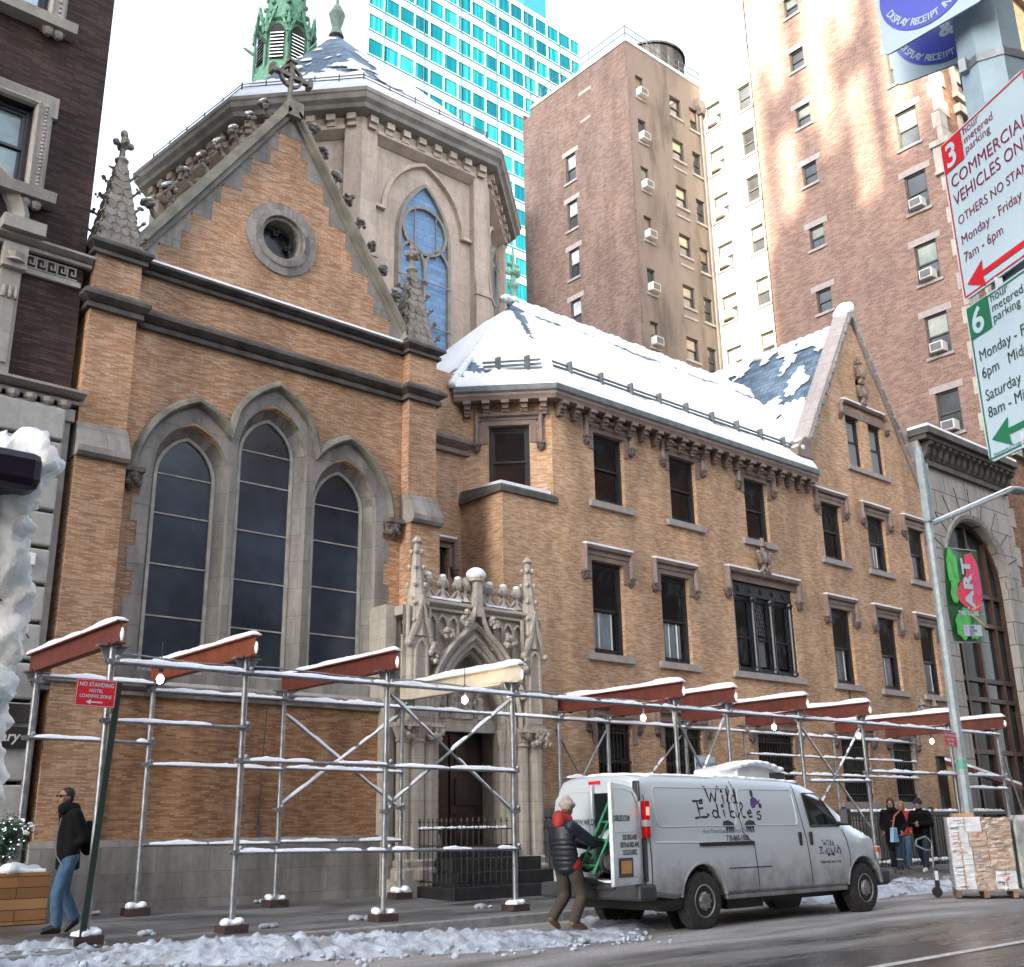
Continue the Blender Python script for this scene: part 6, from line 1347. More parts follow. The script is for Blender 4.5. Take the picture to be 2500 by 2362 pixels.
obj('stem', st, M('shrub_bark', (.06,.04,.025), .8), SHB); obj('foliage', lf, M('evergreen_leaf', (.035,.075,.03), .55, var=.5, scale=20), SHB); obj('snow', sn, m_snow, SHB); obj('string_lights', bl, emit('cool_fairy_light', (.6,.75,1), 1.0), SHB)
KI = thing('frozen_kiosk', 'dark blue kiosk crusted with white ice at the left edge', 'kiosk', (.40, 2.4, 0))
kq = lambda px, py, d=2.42: None
obj('cabinet', MB().box(-.30,.655,2.33,2.85,0,1.96), M('dark_blue_kiosk_paint', (.012,.03,.075), .3), KI, bevel=.03); obj('screen', MB().box(-.25,.645,2.315,2.33,1.30,1.93), M('blue_kiosk_panel', (.03,.16,.36), .15), KI); obj('canopy', MB().box(-.33,.665,2.22,2.9,1.955,2.035), M('plum_black_canopy', (.02,.012,.03), .3), KI, bevel=.02)
ic = MB(); R = random.Random(5)
for k in range(60): ic.ball((R.uniform(-.3,.66), R.uniform(2.30,2.8), R.uniform(2.04,2.09)), R.uniform(.05,.09), (1,1,.8), 7, 5)
for k in range(420):
    v = k/420; z = 2.12-v*1.15; o = .678-.030*v+.006*sin(v*37)+.006*sin(v*23); ic.ball((o+R.uniform(-.03,.016), 2.36+R.uniform(-.08,.24), z), R.uniform(.018,.036)*(1.1-.3*v), (1,1,1.3), 7, 5)
def ice_mat():
    m, t, b = nodes('crusted_ice'); g = geo(t); n = nz(t, g.outputs['Position'], 9, 7, .6); r = ramp(t, n.outputs['Fac'], [(.3, (.78,.88,.94)), (.6, (.93,.95,.97))]); t.links.new(r.outputs[0], b.inputs['Base Color'])
    b.inputs['Roughness'].default_value = .22; b.inputs['Subsurface Weight'].default_value = .8; b.inputs['Subsurface Radius'].default_value = (.5,.6,.7); b.inputs['Subsurface Scale'].default_value = .12; bump(t, b, nz(t, g.outputs['Position'], 22, 6, .6).outputs['Fac'], .6, .03); return m
iv = voxel(ic, .009, 1); iv.v = [(lambda p, d, n: tuple(p+d*n))(Vector(p), Vector((p[0]-.55, p[1]-2.5, .15*(p[2] > 2.02))).normalized(), .026*noise.fractal(Vector(p)*14, 1, 2.1, 4)+.012*noise.noise(Vector(p)*55)-.014) for p in iv.v]
obj('ice_crust', iv, ice_mat(), KI, smooth=True)
solo('paper_cup', MB().lathe((12.75,15.25,.22), [(.045,0),(.06,.15)], 12, (.9,.3,.12)), m_white, 'white paper cup lying on the pavement by the church steps', 'cup', (12.75,15.25,.22))

# ================================================================ pallet of wrapped cartons
def carton_mat(n, c): return M(n, c, .7, var=.12, scale=3)
m_card, m_card2, m_wcard = carton_mat('brown_carton', (.30,.155,.075)), carton_mat('tan_carton', (.36,.21,.10)), carton_mat('white_carton', (.62,.63,.64))
PX, PYY = 19.05, 10.05
PA = thing('pallet', 'worn wooden pallet under the stack of wrapped cartons', 'pallet', (19.6, 10.4, .02))
fpb = frame(19.30, 10.45, radians(-58))
fpq = lambda u, d, z: fpb(u*.84, d*.9, .02+(z-.02)*1.06)
pm_ = M('pallet_timber', (.20,.115,.07), .8, var=.35, scale=8)
for k in range(6): obj('deck_board', MB().fbox(fpq, 0, 1.22, .02+k*.2, .15+k*.2, .125, .145), pm_, PA)
for u in (0, .54, 1.10): obj('bearer', MB().fbox(fpq, u, u+.10, .02, 1.16, .02, .122), pm_, PA)
cart = [(0,.42,.15,.62,m_wcard,'white printed carton at the left foot of the pallet stack'),(.42,.80,.15,.50,m_card2,'tan carton at the middle foot of the pallet stack'),(.80,1.22,.15,.44,m_wcard,'white carton with a red round mark at the right foot of the pallet stack'),
 (0,.42,.623,.82,m_wcard,'narrow white carton above the left foot of the pallet stack'),(0,.38,.823,1.06,m_wcard,'white lidded carton below the pale top tray of the stack'),(.385,.74,.823,1.06,m_card,'brown carton under the pale top tray of the stack'),
 (.423,.74,.503,.82,m_card,'brown carton with black print in the middle of the pallet stack'),(.745,1.22,.443,.80,m_card2,'shining tan carton right of the middle of the pallet stack'),(.745,1.22,.803,1.06,m_card,'brown carton at the upper right of the pallet stack'),(0,.66,1.063,1.30,m_wcard,'pale blue-white tray on the upper left of the pallet stack'),(.665,1.22,1.063,1.28,m_card,'brown carton on the upper right corner of the pallet stack')]
for u0, u1, z0, z1, mt, lab in cart:
    t = thing('carton', lab, 'carton', fpq((u0+u1)/2, .3, z0), 0, 'cartons on the wrapped pallet')
    bo = obj('box', MB().fbox(fpq, u0+.004, u1-.004, .02, 1.14, z0, z1-.002), mt, t, bevel=.005); mk = MB(); R = random.Random(int(u0*100+z0*10))
    for k in range(5):
        a = u0+.03+R.uniform(0,(u1-u0)*.4); b = a+R.uniform(.05,(u1-u0)*.45); zz = z0+.03+(z1-z0-.07)*R.random(); mk.fbox(fpq, a, min(u1-.02,b), .0165, .0175, zz, zz+R.choice((.008,.016,.03)))
    obj('print', mk, M('carton_print_%d' % R.randint(0,2), R.choice(((.03,.03,.03),(.45,.05,.05),(.25,.1,.06))), .7) , bo)
    obj('tape', MB().fbox(fpq, u0+.004, u1-.004, .0168, .0176, (z0+z1)/2-.012, (z0+z1)/2+.012) if mt is m_card else MB().fbox(fpq, (u0+u1)/2-.02, (u0+u1)/2+.02, .0168, .0176, z0, z1-.004), M('parcel_tape', (.42,.27,.15), .25), bo)
shape([(.85+.06*cos(2*pi*i/16), .34+.04*sin(2*pi*i/16)) for i in range(16)], fpq(0,.0163,0), fpq(1,0,0)-fpq(0,0,0), (0,0,1), m_red, None, 'red_mark').parent = None
rm = bpy.data.objects['red_mark']; tgt = [o for o in bpy.data.objects if o.get('label','').startswith('white carton with a red round')][0]; rm.data.transform(Matrix.Translation(-tgt.location)); rm.parent = tgt
t = thing('carton', 'flat brown carton lid lying on top of the pallet stack', 'carton', fpq(.3,.5,1.3), 0, 'cartons on the wrapped pallet'); obj('box', MB().fbox(fpq, .12, .55, .1, .8, 1.30, 1.36), m_card2, t, bevel=.005); obj('tape', MB().fbox(fpq, .12, .55, .4, .46, 1.36, 1.362), bpy.data.materials['parcel_tape'], t)
def wrap_mat():
    m, t, b = nodes('stretch_wrap'); o = t.nodes['Material Output']; t.nodes.remove(b); g = geo(t)
    gl = N(t, 'ShaderNodeBsdfGlossy'); gl.inputs['Roughness'].default_value = .12; tr = N(t, 'ShaderNodeBsdfTransparent'); tr.inputs[0].default_value = (.93,.94,.95,1)
    mp = N(t, 'ShaderNodeMapping'); mp.inputs['Rotation'].default_value = (.3,.5,.2); mp.inputs['Scale'].default_value = (1,3,7); t.links.new(g.outputs['Position'], mp.inputs[0]); n = nz(t, mp.outputs[0], 2.2, 5, .6)
    bp = N(t, 'ShaderNodeBump'); bp.inputs['Strength'].default_value = .9; bp.inputs['Distance'].default_value = .05; t.links.new(n.outputs['Fac'], bp.inputs['Height']); t.links.new(bp.outputs[0], gl.inputs['Normal'])
    r = ramp(t, n.outputs['Fac'], [(.35, (.10,)*3), (.65, (.34,)*3)]); x = N(t, 'ShaderNodeMixShader'); t.links.new(r.outputs[0], x.inputs[0]); t.links.new(tr.outputs[0], x.inputs[1]); t.links.new(gl.outputs[0], x.inputs[2]); t.links.new(x.outputs[0], o.inputs[0]); return m
m_wrap = wrap_mat(); wr = MB(); n = 14
for (ua, da, ub, db) in ((-.012,.005,1.232,.005),(1.232,.005,1.232,1.155),(-.012,1.155,-.012,.005)):
    vs = []
    for j in range(n+1):
        for i in range(n+1):
            k = i/n; w_ = .006*noise.noise(Vector((i*.9, j*.7, ua))); vs.append(fpq(ua+(ub-ua)*k+(w_ if ua == ub else 0), da+(db-da)*k+(w_ if da == db else 0), .13+1.16*j/n))
    wr.add(vs, [(j*(n+1)+i, j*(n+1)+i+1, (j+1)*(n+1)+i+1, (j+1)*(n+1)+i) for j in range(n) for i in range(n)])
solo('stretch_wrap', wr, m_wrap, 'clear crinkled plastic wrap round the carton stack', 'plastic wrap', tuple(fpq(.6,0,.13)), smooth=True)
solo('wrapped_load', voxel((lambda m: m.fbox(fpq, 1.30, 2.3, .1, 1.2, .14, 1.26).fbox(fpq, 1.36, 2.2, .2, 1.1, 1.2, 1.32))(MB()), .03, 3), M('wrapped_grey_load', (.30,.31,.31), .25, var=.5, scale=3, bmp=.8, bscale=7), 'second wrapped load glinting grey at the right edge, beside the carton stack', 'wrapped load', tuple(fpq(1.8,.6,.1)), smooth=True)
PJ = thing('pallet_jack', 'dark pallet jack with a looped handle standing left of the carton stack', 'pallet jack', (19.0, 10.9, .02))
pj = frame(19.22, 10.72, radians(-58)); obj('handle', MB().path([pj(-.05,.3,.35), pj(-.02,.3,.95), pj(-.12,.22,1.05), pj(-.28,.22,1.0), pj(-.30,.22,.9), pj(-.15,.25,.82), pj(-.02,.3,.8)], .016, 6), m_steel, PJ)
obj('mast', MB().fbox(pj, -.05, .03, .24, .36, .10, .50), m_black, PJ, bevel=.02); obj('wheel', MB().lathe(pj(-.03,.22,.10), [(.08,0),(.09,.02),(.09,.12),(.08,.14)], 14, pj(0,1,0)-pj(0,0,0)), m_black, PJ); obj('label_plate', MB().fbox(pj, -.04, .02, .232, .24, .3, .46), m_white, PJ)
# awning and cafe front far right under the shed
AWN = thing('shop_awning', 'red shop awning under snow beyond the shed at the far right', 'awning', (30.5, 16.0, 2.6)); obj('canopy', MB().prism([(30.6,16.4,3.0),(30.6,15.6,2.75),(30.6,15.6,2.62),(30.6,16.4,2.87)], (2.9,0,-.45)), m_rust, AWN); obj('awning_snow', MB().prism([(30.6,16.4,3.01),(30.6,15.62,2.76),(30.6,15.62,2.83),(30.6,16.4,3.09)], (2.9,0,-.45)), m_snow, AWN)
# ================================================================ the delivery van
def carve(mb, cuts):
    """takes the cutters out of a closed mesh"""
    def mk(m): me = me_of('t', m); fixn(me); o = bpy.data.objects.new('t', me); COL.objects.link(o); return o
    o = mk(mb); cs = [mk(c) for c in cuts]
    for c in cs: m = o.modifiers.new('b', 'BOOLEAN'); m.operation = 'DIFFERENCE'; m.solver = 'EXACT'; m.object = c
    dg = bpy.context.evaluated_depsgraph_get(); dg.update(); ev = o.evaluated_get(dg); e = ev.to_mesh(); r = MB(); r.v = [tuple(v.co) for v in e.vertices]; r.f = [tuple(p.vertices) for p in e.polygons]
    ev.to_mesh_clear()
    for x in [o]+cs: bpy.data.objects.remove(x)
    return r
VX, VY, VW = 10.93, 10.05, 1.82
VAN = thing('delivery_van', 'silver delivery van with its rear door open, parked by the shed', 'van', (13.7, 10.95, 0))
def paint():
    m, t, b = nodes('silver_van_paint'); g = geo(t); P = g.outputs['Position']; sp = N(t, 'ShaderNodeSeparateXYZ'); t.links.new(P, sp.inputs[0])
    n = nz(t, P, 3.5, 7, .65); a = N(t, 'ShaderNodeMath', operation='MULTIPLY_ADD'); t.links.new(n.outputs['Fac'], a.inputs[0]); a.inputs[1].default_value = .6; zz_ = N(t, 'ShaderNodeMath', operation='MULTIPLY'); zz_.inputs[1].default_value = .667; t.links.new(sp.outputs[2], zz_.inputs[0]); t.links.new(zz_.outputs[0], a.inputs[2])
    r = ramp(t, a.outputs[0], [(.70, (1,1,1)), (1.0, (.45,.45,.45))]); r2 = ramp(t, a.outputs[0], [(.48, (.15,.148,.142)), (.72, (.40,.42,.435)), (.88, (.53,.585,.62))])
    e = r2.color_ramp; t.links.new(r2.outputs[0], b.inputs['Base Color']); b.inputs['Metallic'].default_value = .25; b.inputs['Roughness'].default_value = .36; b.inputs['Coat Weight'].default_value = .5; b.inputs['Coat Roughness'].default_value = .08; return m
m_van = paint(); m_seam = M('door_seam_shadow_gap', (.02,.022,.024), .7); m_bump = M('grey_black_bumper', (.035,.037,.042), .5, var=.3, scale=6); m_tyre = M('tyre_rubber', (.022,.021,.021), .85, var=.5, scale=12, bmp=.2); m_rim = M('salted_steel_rim', (.22,.215,.21), .55, .5, var=.35, scale=10)
m_vglass = M('dark_green_van_glass', (.008,.013,.012), .04, var=.5, scale=3, spec=.35)
# sections: x, roof height, side inset at the roof, nose taper
def sect(x):
    f_ = lambda pts: next(a[1]+(b[1]-a[1])*(x-a[0])/(b[0]-a[0]) for a, b in zip(pts, pts[1:]) if x <= b[0]+1e-6)
    top = f_([(0,1.90),(.06,1.955),(.5,1.975),(3.3,1.95),(3.75,1.90),(4.12,1.80),(4.5,1.56),(4.92,1.27),(5.15,1.19),(5.42,1.07),(5.52,.92),(5.56,.6)])
    ins = f_([(0,.15),(.1,.13),(3.4,.13),(4.1,.17),(4.9,.14),(5.2,.10),(5.56,.12)]); tap = f_([(0,.035),(.08,0),(4.9,0),(5.3,.05),(5.56,.16)])
    bot = f_([(0,.46),(.5,.40),(5.2,.38),(5.56,.42)])
    hs = max(.0, top-1.08); zb = min(1.08, top-.05)
    L = [(tap+.06, bot), (tap+.005, bot+.06), (tap-.0, .72 if top > .8 else bot+.1), (tap+.012, min(.98, zb-.02)), (tap+.02, zb), (tap+.03+ins*.45, zb+hs*.48), (tap+ins*.9+.02, zb+hs*.84), (tap+ins+.07, zb+hs*.95), (tap+ins+.22, top)]
    return [(x, y, z) for y, z in L]+[(x, VW/2, top+.02*(hs > .4))]+[(x, VW-y, z) for y, z in reversed(L)]
xs = [0,.04,.10,.25,.5,.8,1.1,1.4,1.8,2.3,2.8,3.2,3.45,3.75,4.0,4.12,4.3,4.5,4.7,4.92,5.03,5.15,5.28,5.42,5.49,5.53,5.56]
bm_ = MB(); S_ = [sect(x) for x in xs]; n = len(S_[0]); bm_.v = [(VX+x, VY+y, z) for s in S_ for x, y, z in s]
bm_.f = [(k*n+i, k*n+(i+1)%n, (k+1)*n+(i+1)%n, (k+1)*n+i) for k in range(len(xs)-1) for i in range(n)]+[tuple(range(n-1,-1,-1)), tuple((len(xs)-1)*n+i for i in range(n))]
WR, WF, WZ, WRAD = 12.02, 15.86, .345, .365
cuts = [MB().lathe((x, y, WZ+.02), [(.475,-.30),(.475,.30)], 28, (0,1,0)) for x in (WR, WF) for y in (VY, VY+VW)]
cuts.append(MB().box(VX-.2, VX+2.6, VY+.16, VY+VW-.16, .62, 1.74))
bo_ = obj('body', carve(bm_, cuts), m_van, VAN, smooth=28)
obj('cargo_lining', MB().box(VX+2.55, VX+2.6, VY+.16, VY+VW-.16, .6, 1.75), m_void, bo_)
# the side's own surface, so that trim lies on it
def sy(x, z):
    p = sect(x-VX)[:9]
    for a, b in zip(p, p[1:]):
        if a[2] <= z <= b[2]: k = (z-a[2])/max(1e-6, b[2]-a[2]); return VY+a[1]+(b[1]-a[1])*k
    return VY+p[-1][1]
def onside(x, z, e=.004): return Vector((x, sy(x, z)-e, z))
def seam(pts, r=.006, mat=None, name='door_seam', e=.001):
    q = []
    for a, b in zip(pts, pts[1:]):
        for k in range(10): u = k/10; q.append(onside(a[0]+(b[0]-a[0])*u, a[1]+(b[1]-a[1])*u, e))
    q.append(onside(*pts[-1], e)); return obj(name, MB().path(q, r, 5), mat or m_seam, bo_)
seam([(12.90,1.90),(12.96,1.2),(13.16,1.04),(13.20,.42)]); seam([(14.36,1.86),(14.42,1.2),(14.47,.45)]); seam([(15.44,1.22),(15.50,.85),(15.47,.5)]); seam([(11.02,1.70),(11.0,.5)])
def bead(x0, x1, z0, z1): return seam([(x0+.06,z1),(x1-.06,z1),(x1,z1-.05),(x1,z0+.05),(x1-.05,z0),(x0+.05,z0),(x0,z0+.05),(x0,z1-.05),(x0+.06,z1)], .009, m_van, 'panel_bead', -.001)
bead(11.20, 12.86, 1.29, 1.80); bead(12.98, 14.30, 1.29, 1.79)
seam([(11.15,.71),(12.9,.70)] if 0 else [(12.55,.74),(13.5,.735)], .007, m_seam, 'scratch'); seam([(11.1,1.10),(13.14,1.065)], .012, m_van, 'rail_groove', -.002); 
obj('slide_rail', MB().box(11.98,13.16,VY+.0,VY+.03,1.035,1.085), m_black, bo_, bevel=.006)
for x in (14.27, 14.54): obj('door_handle', MB().box(x-.035,x+.035,sy(x,1.1)-.022,sy(x,1.1)+.01,1.0,1.19), m_black, bo_, bevel=.012)
# cab window
cw = [(14.60,1.27),(14.57,1.74),(14.98,1.745),(15.14,1.62),(15.40,1.27)]
obj('cab_window', MB().poly([onside(x, z, .006) for x, z in cw]), m_vglass, bo_); q = [onside(x, z, .004) for x, z in cw]; obj('window_seal', MB().path(q+[q[0]], .014, 6), m_black, bo_)
obj('steering_wheel', MB().path([(15.06+.12*cos(2*pi*i/14), VY+.03, 1.42+.14*sin(2*pi*i/14)) for i in range(15)], .014, 5), M('grey_steering_wheel', (.12,.12,.12), .5), bo_) if 0 else None
obj('windscreen', MB().add([(VX+4.16,VY+.32,1.783),(VX+4.16,VY+VW-.32,1.783),(VX+4.88,VY+VW-.24,1.305),(VX+4.88,VY+.24,1.305)], [(0,1,2,3)]), m_vglass, bo_)
mr_ = obj('mirror', MB().box(15.25,15.36,VY-.19,VY-.04,1.27,1.52).box(15.30,15.40,VY-.05,VY+.1,1.27,1.33), m_black, bo_, bevel=.025)
obj('mirror_glass', MB().box(15.243,15.25,VY-.175,VY-.055,1.30,1.50), opaque_glass('mirror_glass', (.10,.10,.11)), mr_)
obj('headlight', MB().box(16.36,16.475,VY+.05,VY+.30,.74,.95), M('headlight_lens', (.5,.5,.52), .15), bo_, bevel=.03); obj('marker_lamp', MB().box(16.30,16.40,VY+.02,VY+.06,.86,.94), M('amber_marker', (.5,.12,.03), .3), bo_, bevel=.01)
obj('grille', MB().box(16.46,16.52,VY+.35,VY+VW-.35,.68,.95), m_black, bo_, bevel=.02)
obj('front_bumper', MB().box(16.26,16.62,VY+.02,VY+VW-.02,.36,.62), m_bump, bo_, bevel=.06)
obj('rear_bumper', MB().box(VX-.20,VX+.12,VY-.03,VY+VW+.03,.40,.60).box(VX-.24,VX-.02,VY+.4,VY+1.4,.52,.61), m_bump, bo_, bevel=.04); obj('bumper_snow', MB().box(VX-.23,VX-.03,VY+.45,VY+1.4,.611,.64), m_snow, bo_, bevel=.012)
for y in (VY+.035,):
    tl = MB().box(VX-.012,VX+.075,y-.045,y+.045,1.16,1.62); ob = obj('tail_light', tl, M('tail_light_red', (.55,.01,.015), .2) if y < VY+.5 else bpy.data.materials['tail_light_red'], bo_, bevel=.012)
    obj('reversing_lens', MB().box(VX-.016,VX+.08,y-.048,y+.048,1.30,1.38), M('clear_lens', (.55,.55,.56), .25) if y < VY+.5 else bpy.data.materials['clear_lens'], ob); obj('brake_glow', MB().box(VX-.0,VX+.05,y-.05,y-.03,1.44,1.54), emit('lit_brake_lamp', (1,.05,.04), 2), ob)
obj('rear_pillar', MB().box(VX-.008,VX+.03,VY+.10,VY+.22,1.62,1.88), m_bump, bo_, bevel=.02); obj('lower_pillar', MB().box(VX-.008,VX+.03,VY+.02,VY+.12,.62,1.16), m_bump, bo_, bevel=.02); obj('high_brake_light', MB().box(VX-.02,VX+.03,VY+.80,VY+1.02,1.86,1.90), bpy.data.materials['tail_light_red'], bo_)
# rear doors
def rear_door(fr, w, name, lab, mirror):
    out = []
    P = [(0,.60),(w,.60),(w,1.84),(w*.62,1.83),(w*.28,1.79),(w*.10,1.68),(w*.04,1.45),(0,1.1)]
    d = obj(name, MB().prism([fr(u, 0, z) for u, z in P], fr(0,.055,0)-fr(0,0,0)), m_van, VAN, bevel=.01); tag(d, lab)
    b = [(w*.12,1.24),(w*.93,1.24),(w*.93,1.76),(w*.62,1.77),(w*.30,1.73),(w*.15,1.60)]
    nr = fr(0,-1,0)-fr(0,0,0); obj('panel_bead', MB().path([fr(u,-.002,z) for u, z in b+[b[0]]], .006, 5), m_van, d)
    obj('step_fold', MB().path([fr(.02,-.002,.70),fr(w-.02,-.002,.70)], .006, 5), m_van, d); return d
ang = radians(105); hx, hy = VX-.03, VY+.06
frn = lambda u, d, z: Vector((hx-sin(ang)*u+cos(ang)*(-d)*-1*-1*0 - d*cos(ang)*-1*-1, hy+cos(ang)*u - d*sin(ang)*-1*-1*-1, z))
du = Vector((-sin(ang), cos(ang), 0)); dn = Vector((cos(ang)*-1, -sin(ang), 0))      # dn: the door's outer side
if dn.y > 0: dn = -dn
frn = lambda u, d, z: Vector((hx, hy, 0))+du*u-dn*d+Vector((0,0,z))
nd = rear_door(frn, .76, 'rear_door', 'rear door standing open with a licence plate', False)
frf = lambda u, d, z: Vector((VX-.06+d, VY+VW-.10-u, z))
fd = rear_door(frf, .80, 'rear_door', 'closed rear door numbered 43', True)
m_let = M('black_van_lettering', (.02,.02,.025), .5); m_gold = M('orange_plate', (.55,.25,.05), .5); m_purp = M('purple_berry', (.10,.035,.20), .5)
def dtext(par, fr, s, u, z, size, **k):
    U = (fr(-1,0,0)-fr(0,0,0)) if k.pop('flip', True) else (fr(1,0,0)-fr(0,0,0))
    sx = k.pop('sx', 1); return obj('lettering', place(text_mb(s, size, **k), fr(u,-.006,z), U, (0,0,1), sx, 1, .0), k.get('mat', m_let), par)
# the open door reads from its free edge (u = .76) to its hinge
for s_, u, z, sz in (('535 3RD AVE.',.52,1.145,.085),('35TH & 3RD AVE.',.58,1.055,.085),('212-213-8552',.52,.965,.085),('DIBLES.COM',.735,1.37,.10)): dtext(nd, frn, s_, u, z, sz, bold=.0035, sx=.76)
for s_, u, z, sz in (('43',.62,1.58,.17),('WWW.WILDE',.38,1.33,.11),('LE MRKT',.42,1.12,.07)): dtext(fd, frf, s_, u, z, sz, bold=.002, sx=.70, flip=False) if 0 else obj('lettering', place(text_mb(s_, sz, .002, .15 if s_ == '43' else 0), frf(u if s_ != '43' else .20,-.006,z) if s_ == '43' else frf(u,-.006,z), (0,-1,0), (0,0,1), .7, 1, 0), m_let, fd)
pl = obj('licence_plate', MB().add([frn(.64,-.008,.70),frn(.28,-.008,.70),frn(.28,-.008,.93),frn(.64,-.008,.93)], [(0,1,2,3)]), m_black, nd); obj('plate_face', MB().add([frn(.60,-.012,.745),frn(.33,-.012,.745),frn(.33,-.012,.895),frn(.60,-.012,.895)], [(0,1,2,3)]), m_gold, pl)
# hand-lettered sign on the side: pen strokes laid on the bodywork
def pen(strokes, x0, z0, sx, sz, r, name='lettering', par=None, mat=None):
    m = MB(); x1 = x0
    for st in strokes:
        pts = []
        for a, b in zip(st, st[1:]):
            for k in range(4): u = k/4; pts.append((a[0]+(b[0]-a[0])*u, a[1]+(b[1]-a[1])*u))
        pts.append(st[-1]); P = [(x0+sx*a, z0+sz*b) for a, b in pts]; n = len(P)
        L_ = []; 
        for i, (a, b) in enumerate(P):
            p0, p1 = P[max(0,i-1)], P[min(n-1,i+1)]; dx, dz = p1[0]-p0[0], p1[1]-p0[1]; l = max(1e-6, sqrt(dx*dx+dz*dz)); w = r*(.55+.65*abs(sin(i*.55+1)))
            L_.append((onside(a-dz/l*w, b+dx/l*w, .003), onside(a+dz/l*w, b-dx/l*w, .003)))
        vs = [p for q in L_ for p in q]; m.add(vs, [(2*i,2*i+1,2*i+3,2*i+2) for i in range(n-1)])
    return obj(name, m, mat or m_let, par or bo_)
def ring(cx, cy, rx, ry, a0=0, a1=2*pi, n=10): return [(cx+rx*cos(a0+(a1-a0)*i/n), cy+ry*sin(a0+(a1-a0)*i/n)) for i in range(n+1)]
WILD = [[(0,1.0),(.12,1.08),(.2,1.0),(.12,.9)],[(.15,1.05),(.42,.02),(.62,.7),(.82,.02),(1.1,1.02),(1.2,1.1),(1.3,1.0),(1.2,.92)],[(1.48,.55),(1.5,.0),(1.58,-.02)],ring(1.46,.8,.05,.08),[(1.78,.05),(2.1,.9),(1.98,1.12),(1.88,.9),(1.9,.0),(2.02,.0)],ring(2.38,.25,.17,.25),[(2.55,1.0),(2.56,.0),(2.66,.0)]]
EDIB = [[(-.1,1.1),(.25,1.12),(.5,1.2)],ring(.38,1.05,.09,.1),[(.15,1.08),(.2,.05)],[(.2,.6),(.48,.66)],[(-.1,-.02),(.2,.05),(.6,.06),(.72,.2),(.6,.28)],ring(1.1,.25,.16,.24),[(1.27,.95),(1.28,.02),(1.36,.0)],[(1.62,.55),(1.64,.0)],ring(1.6,.8,.05,.08),[(2.0,.95),(1.98,.0)],ring(2.16,.22,.17,.22),[(2.4,.0),(2.85,.8),(2.72,1.05),(2.6,.7),(2.72,.05),(2.9,.0)],[(3.05,.28),(3.3,.3),(3.22,.52),(3.05,.35),(3.1,.05),(3.32,.06)],[(3.85,.38),(3.7,.42),(3.62,.25),(3.85,.12),(3.78,-.12),(3.58,-.1),(3.6,.0)]]
pen(WILD, 12.25, 1.60, .27, .20, .0135); pen(EDIB, 12.02, 1.40, .37, .20, .0135); pen(WILD, 14.80, .985, .115, .075, .006); pen(EDIB, 14.72, .875, .145, .08, .006)
def sidetext(s_, x, z, size, sx, bold=0, mat=None, shear=0):
    t = text_mb(s_, size, bold, shear); return obj('lettering', MB().add([onside(x+p[0]*sx, z+p[1], .004) for p in t.v], t.f), mat or m_let, bo_)
sidetext('Hand Picked Specialties From The Seas', 12.08, 1.20, .082, .86, 0, M('grey_script_lettering', (.12,.13,.15), .5), .25); sidetext('718-860-1000', 12.56, 1.095, .105, .85, .002); sidetext('740 BARRY STREET, BRONX, N.Y. 10474', 14.70, .735, .05, .62, .001)
def berry(x, z, s):
    m = MB(); m.poly([onside(x+s*a, z+s*b, .004) for a, b in ((0,0),(.1,.45),(.45,.62),(.8,.5),(.95,.3),(1.3,.42),(1.0,.1),(.6,.0),(.5,-.2),(.1,-.22))]); o = obj('fruit_mark', m, m_purp, bo_)
    obj('leaf_mark', MB().poly([onside(x+s*(.35+a), z+s*(.85+b), .005) for a, b in ring(0,0,.17,.3,0,2*pi,10)[:-1]]).poly([onside(x+s*(1.15+a), z+s*(-.05+b), .005) for a, b in ring(0,0,.2,.2,0,2*pi,10)[:-1]]), m_let, o)
berry(13.25, 1.57, .19); berry(15.18, .93, .06)
lob = MB()
for cx, sg in ((12.72,1),(13.10,-1)):
    lob.poly([onside(cx+sg*a*.17, 1.275+b*.17, .004) for a, b in ((-1.1,.1),(-.9,.45),(-.3,.55),(.2,.4),(.5,.15),(.3,-.1),(.25,-.5),(.1,-.1),(0,-.5),(-.12,-.1),(-.3,-.5),(-.4,-.05),(-.7,-.5),(-.75,0))])
obj('lobster_mark', lob, m_let, bo_); obj('lobster_mark', MB().poly([onside(15.0+a*.1, .855+b*.05, .004) for a, b in ((-1,0),(-.6,.5),(0,.1),(.6,.5),(1,0),(.7,-.6),(.3,-.1),(-.3,-.1),(-.7,-.6))]), m_let, bo_)
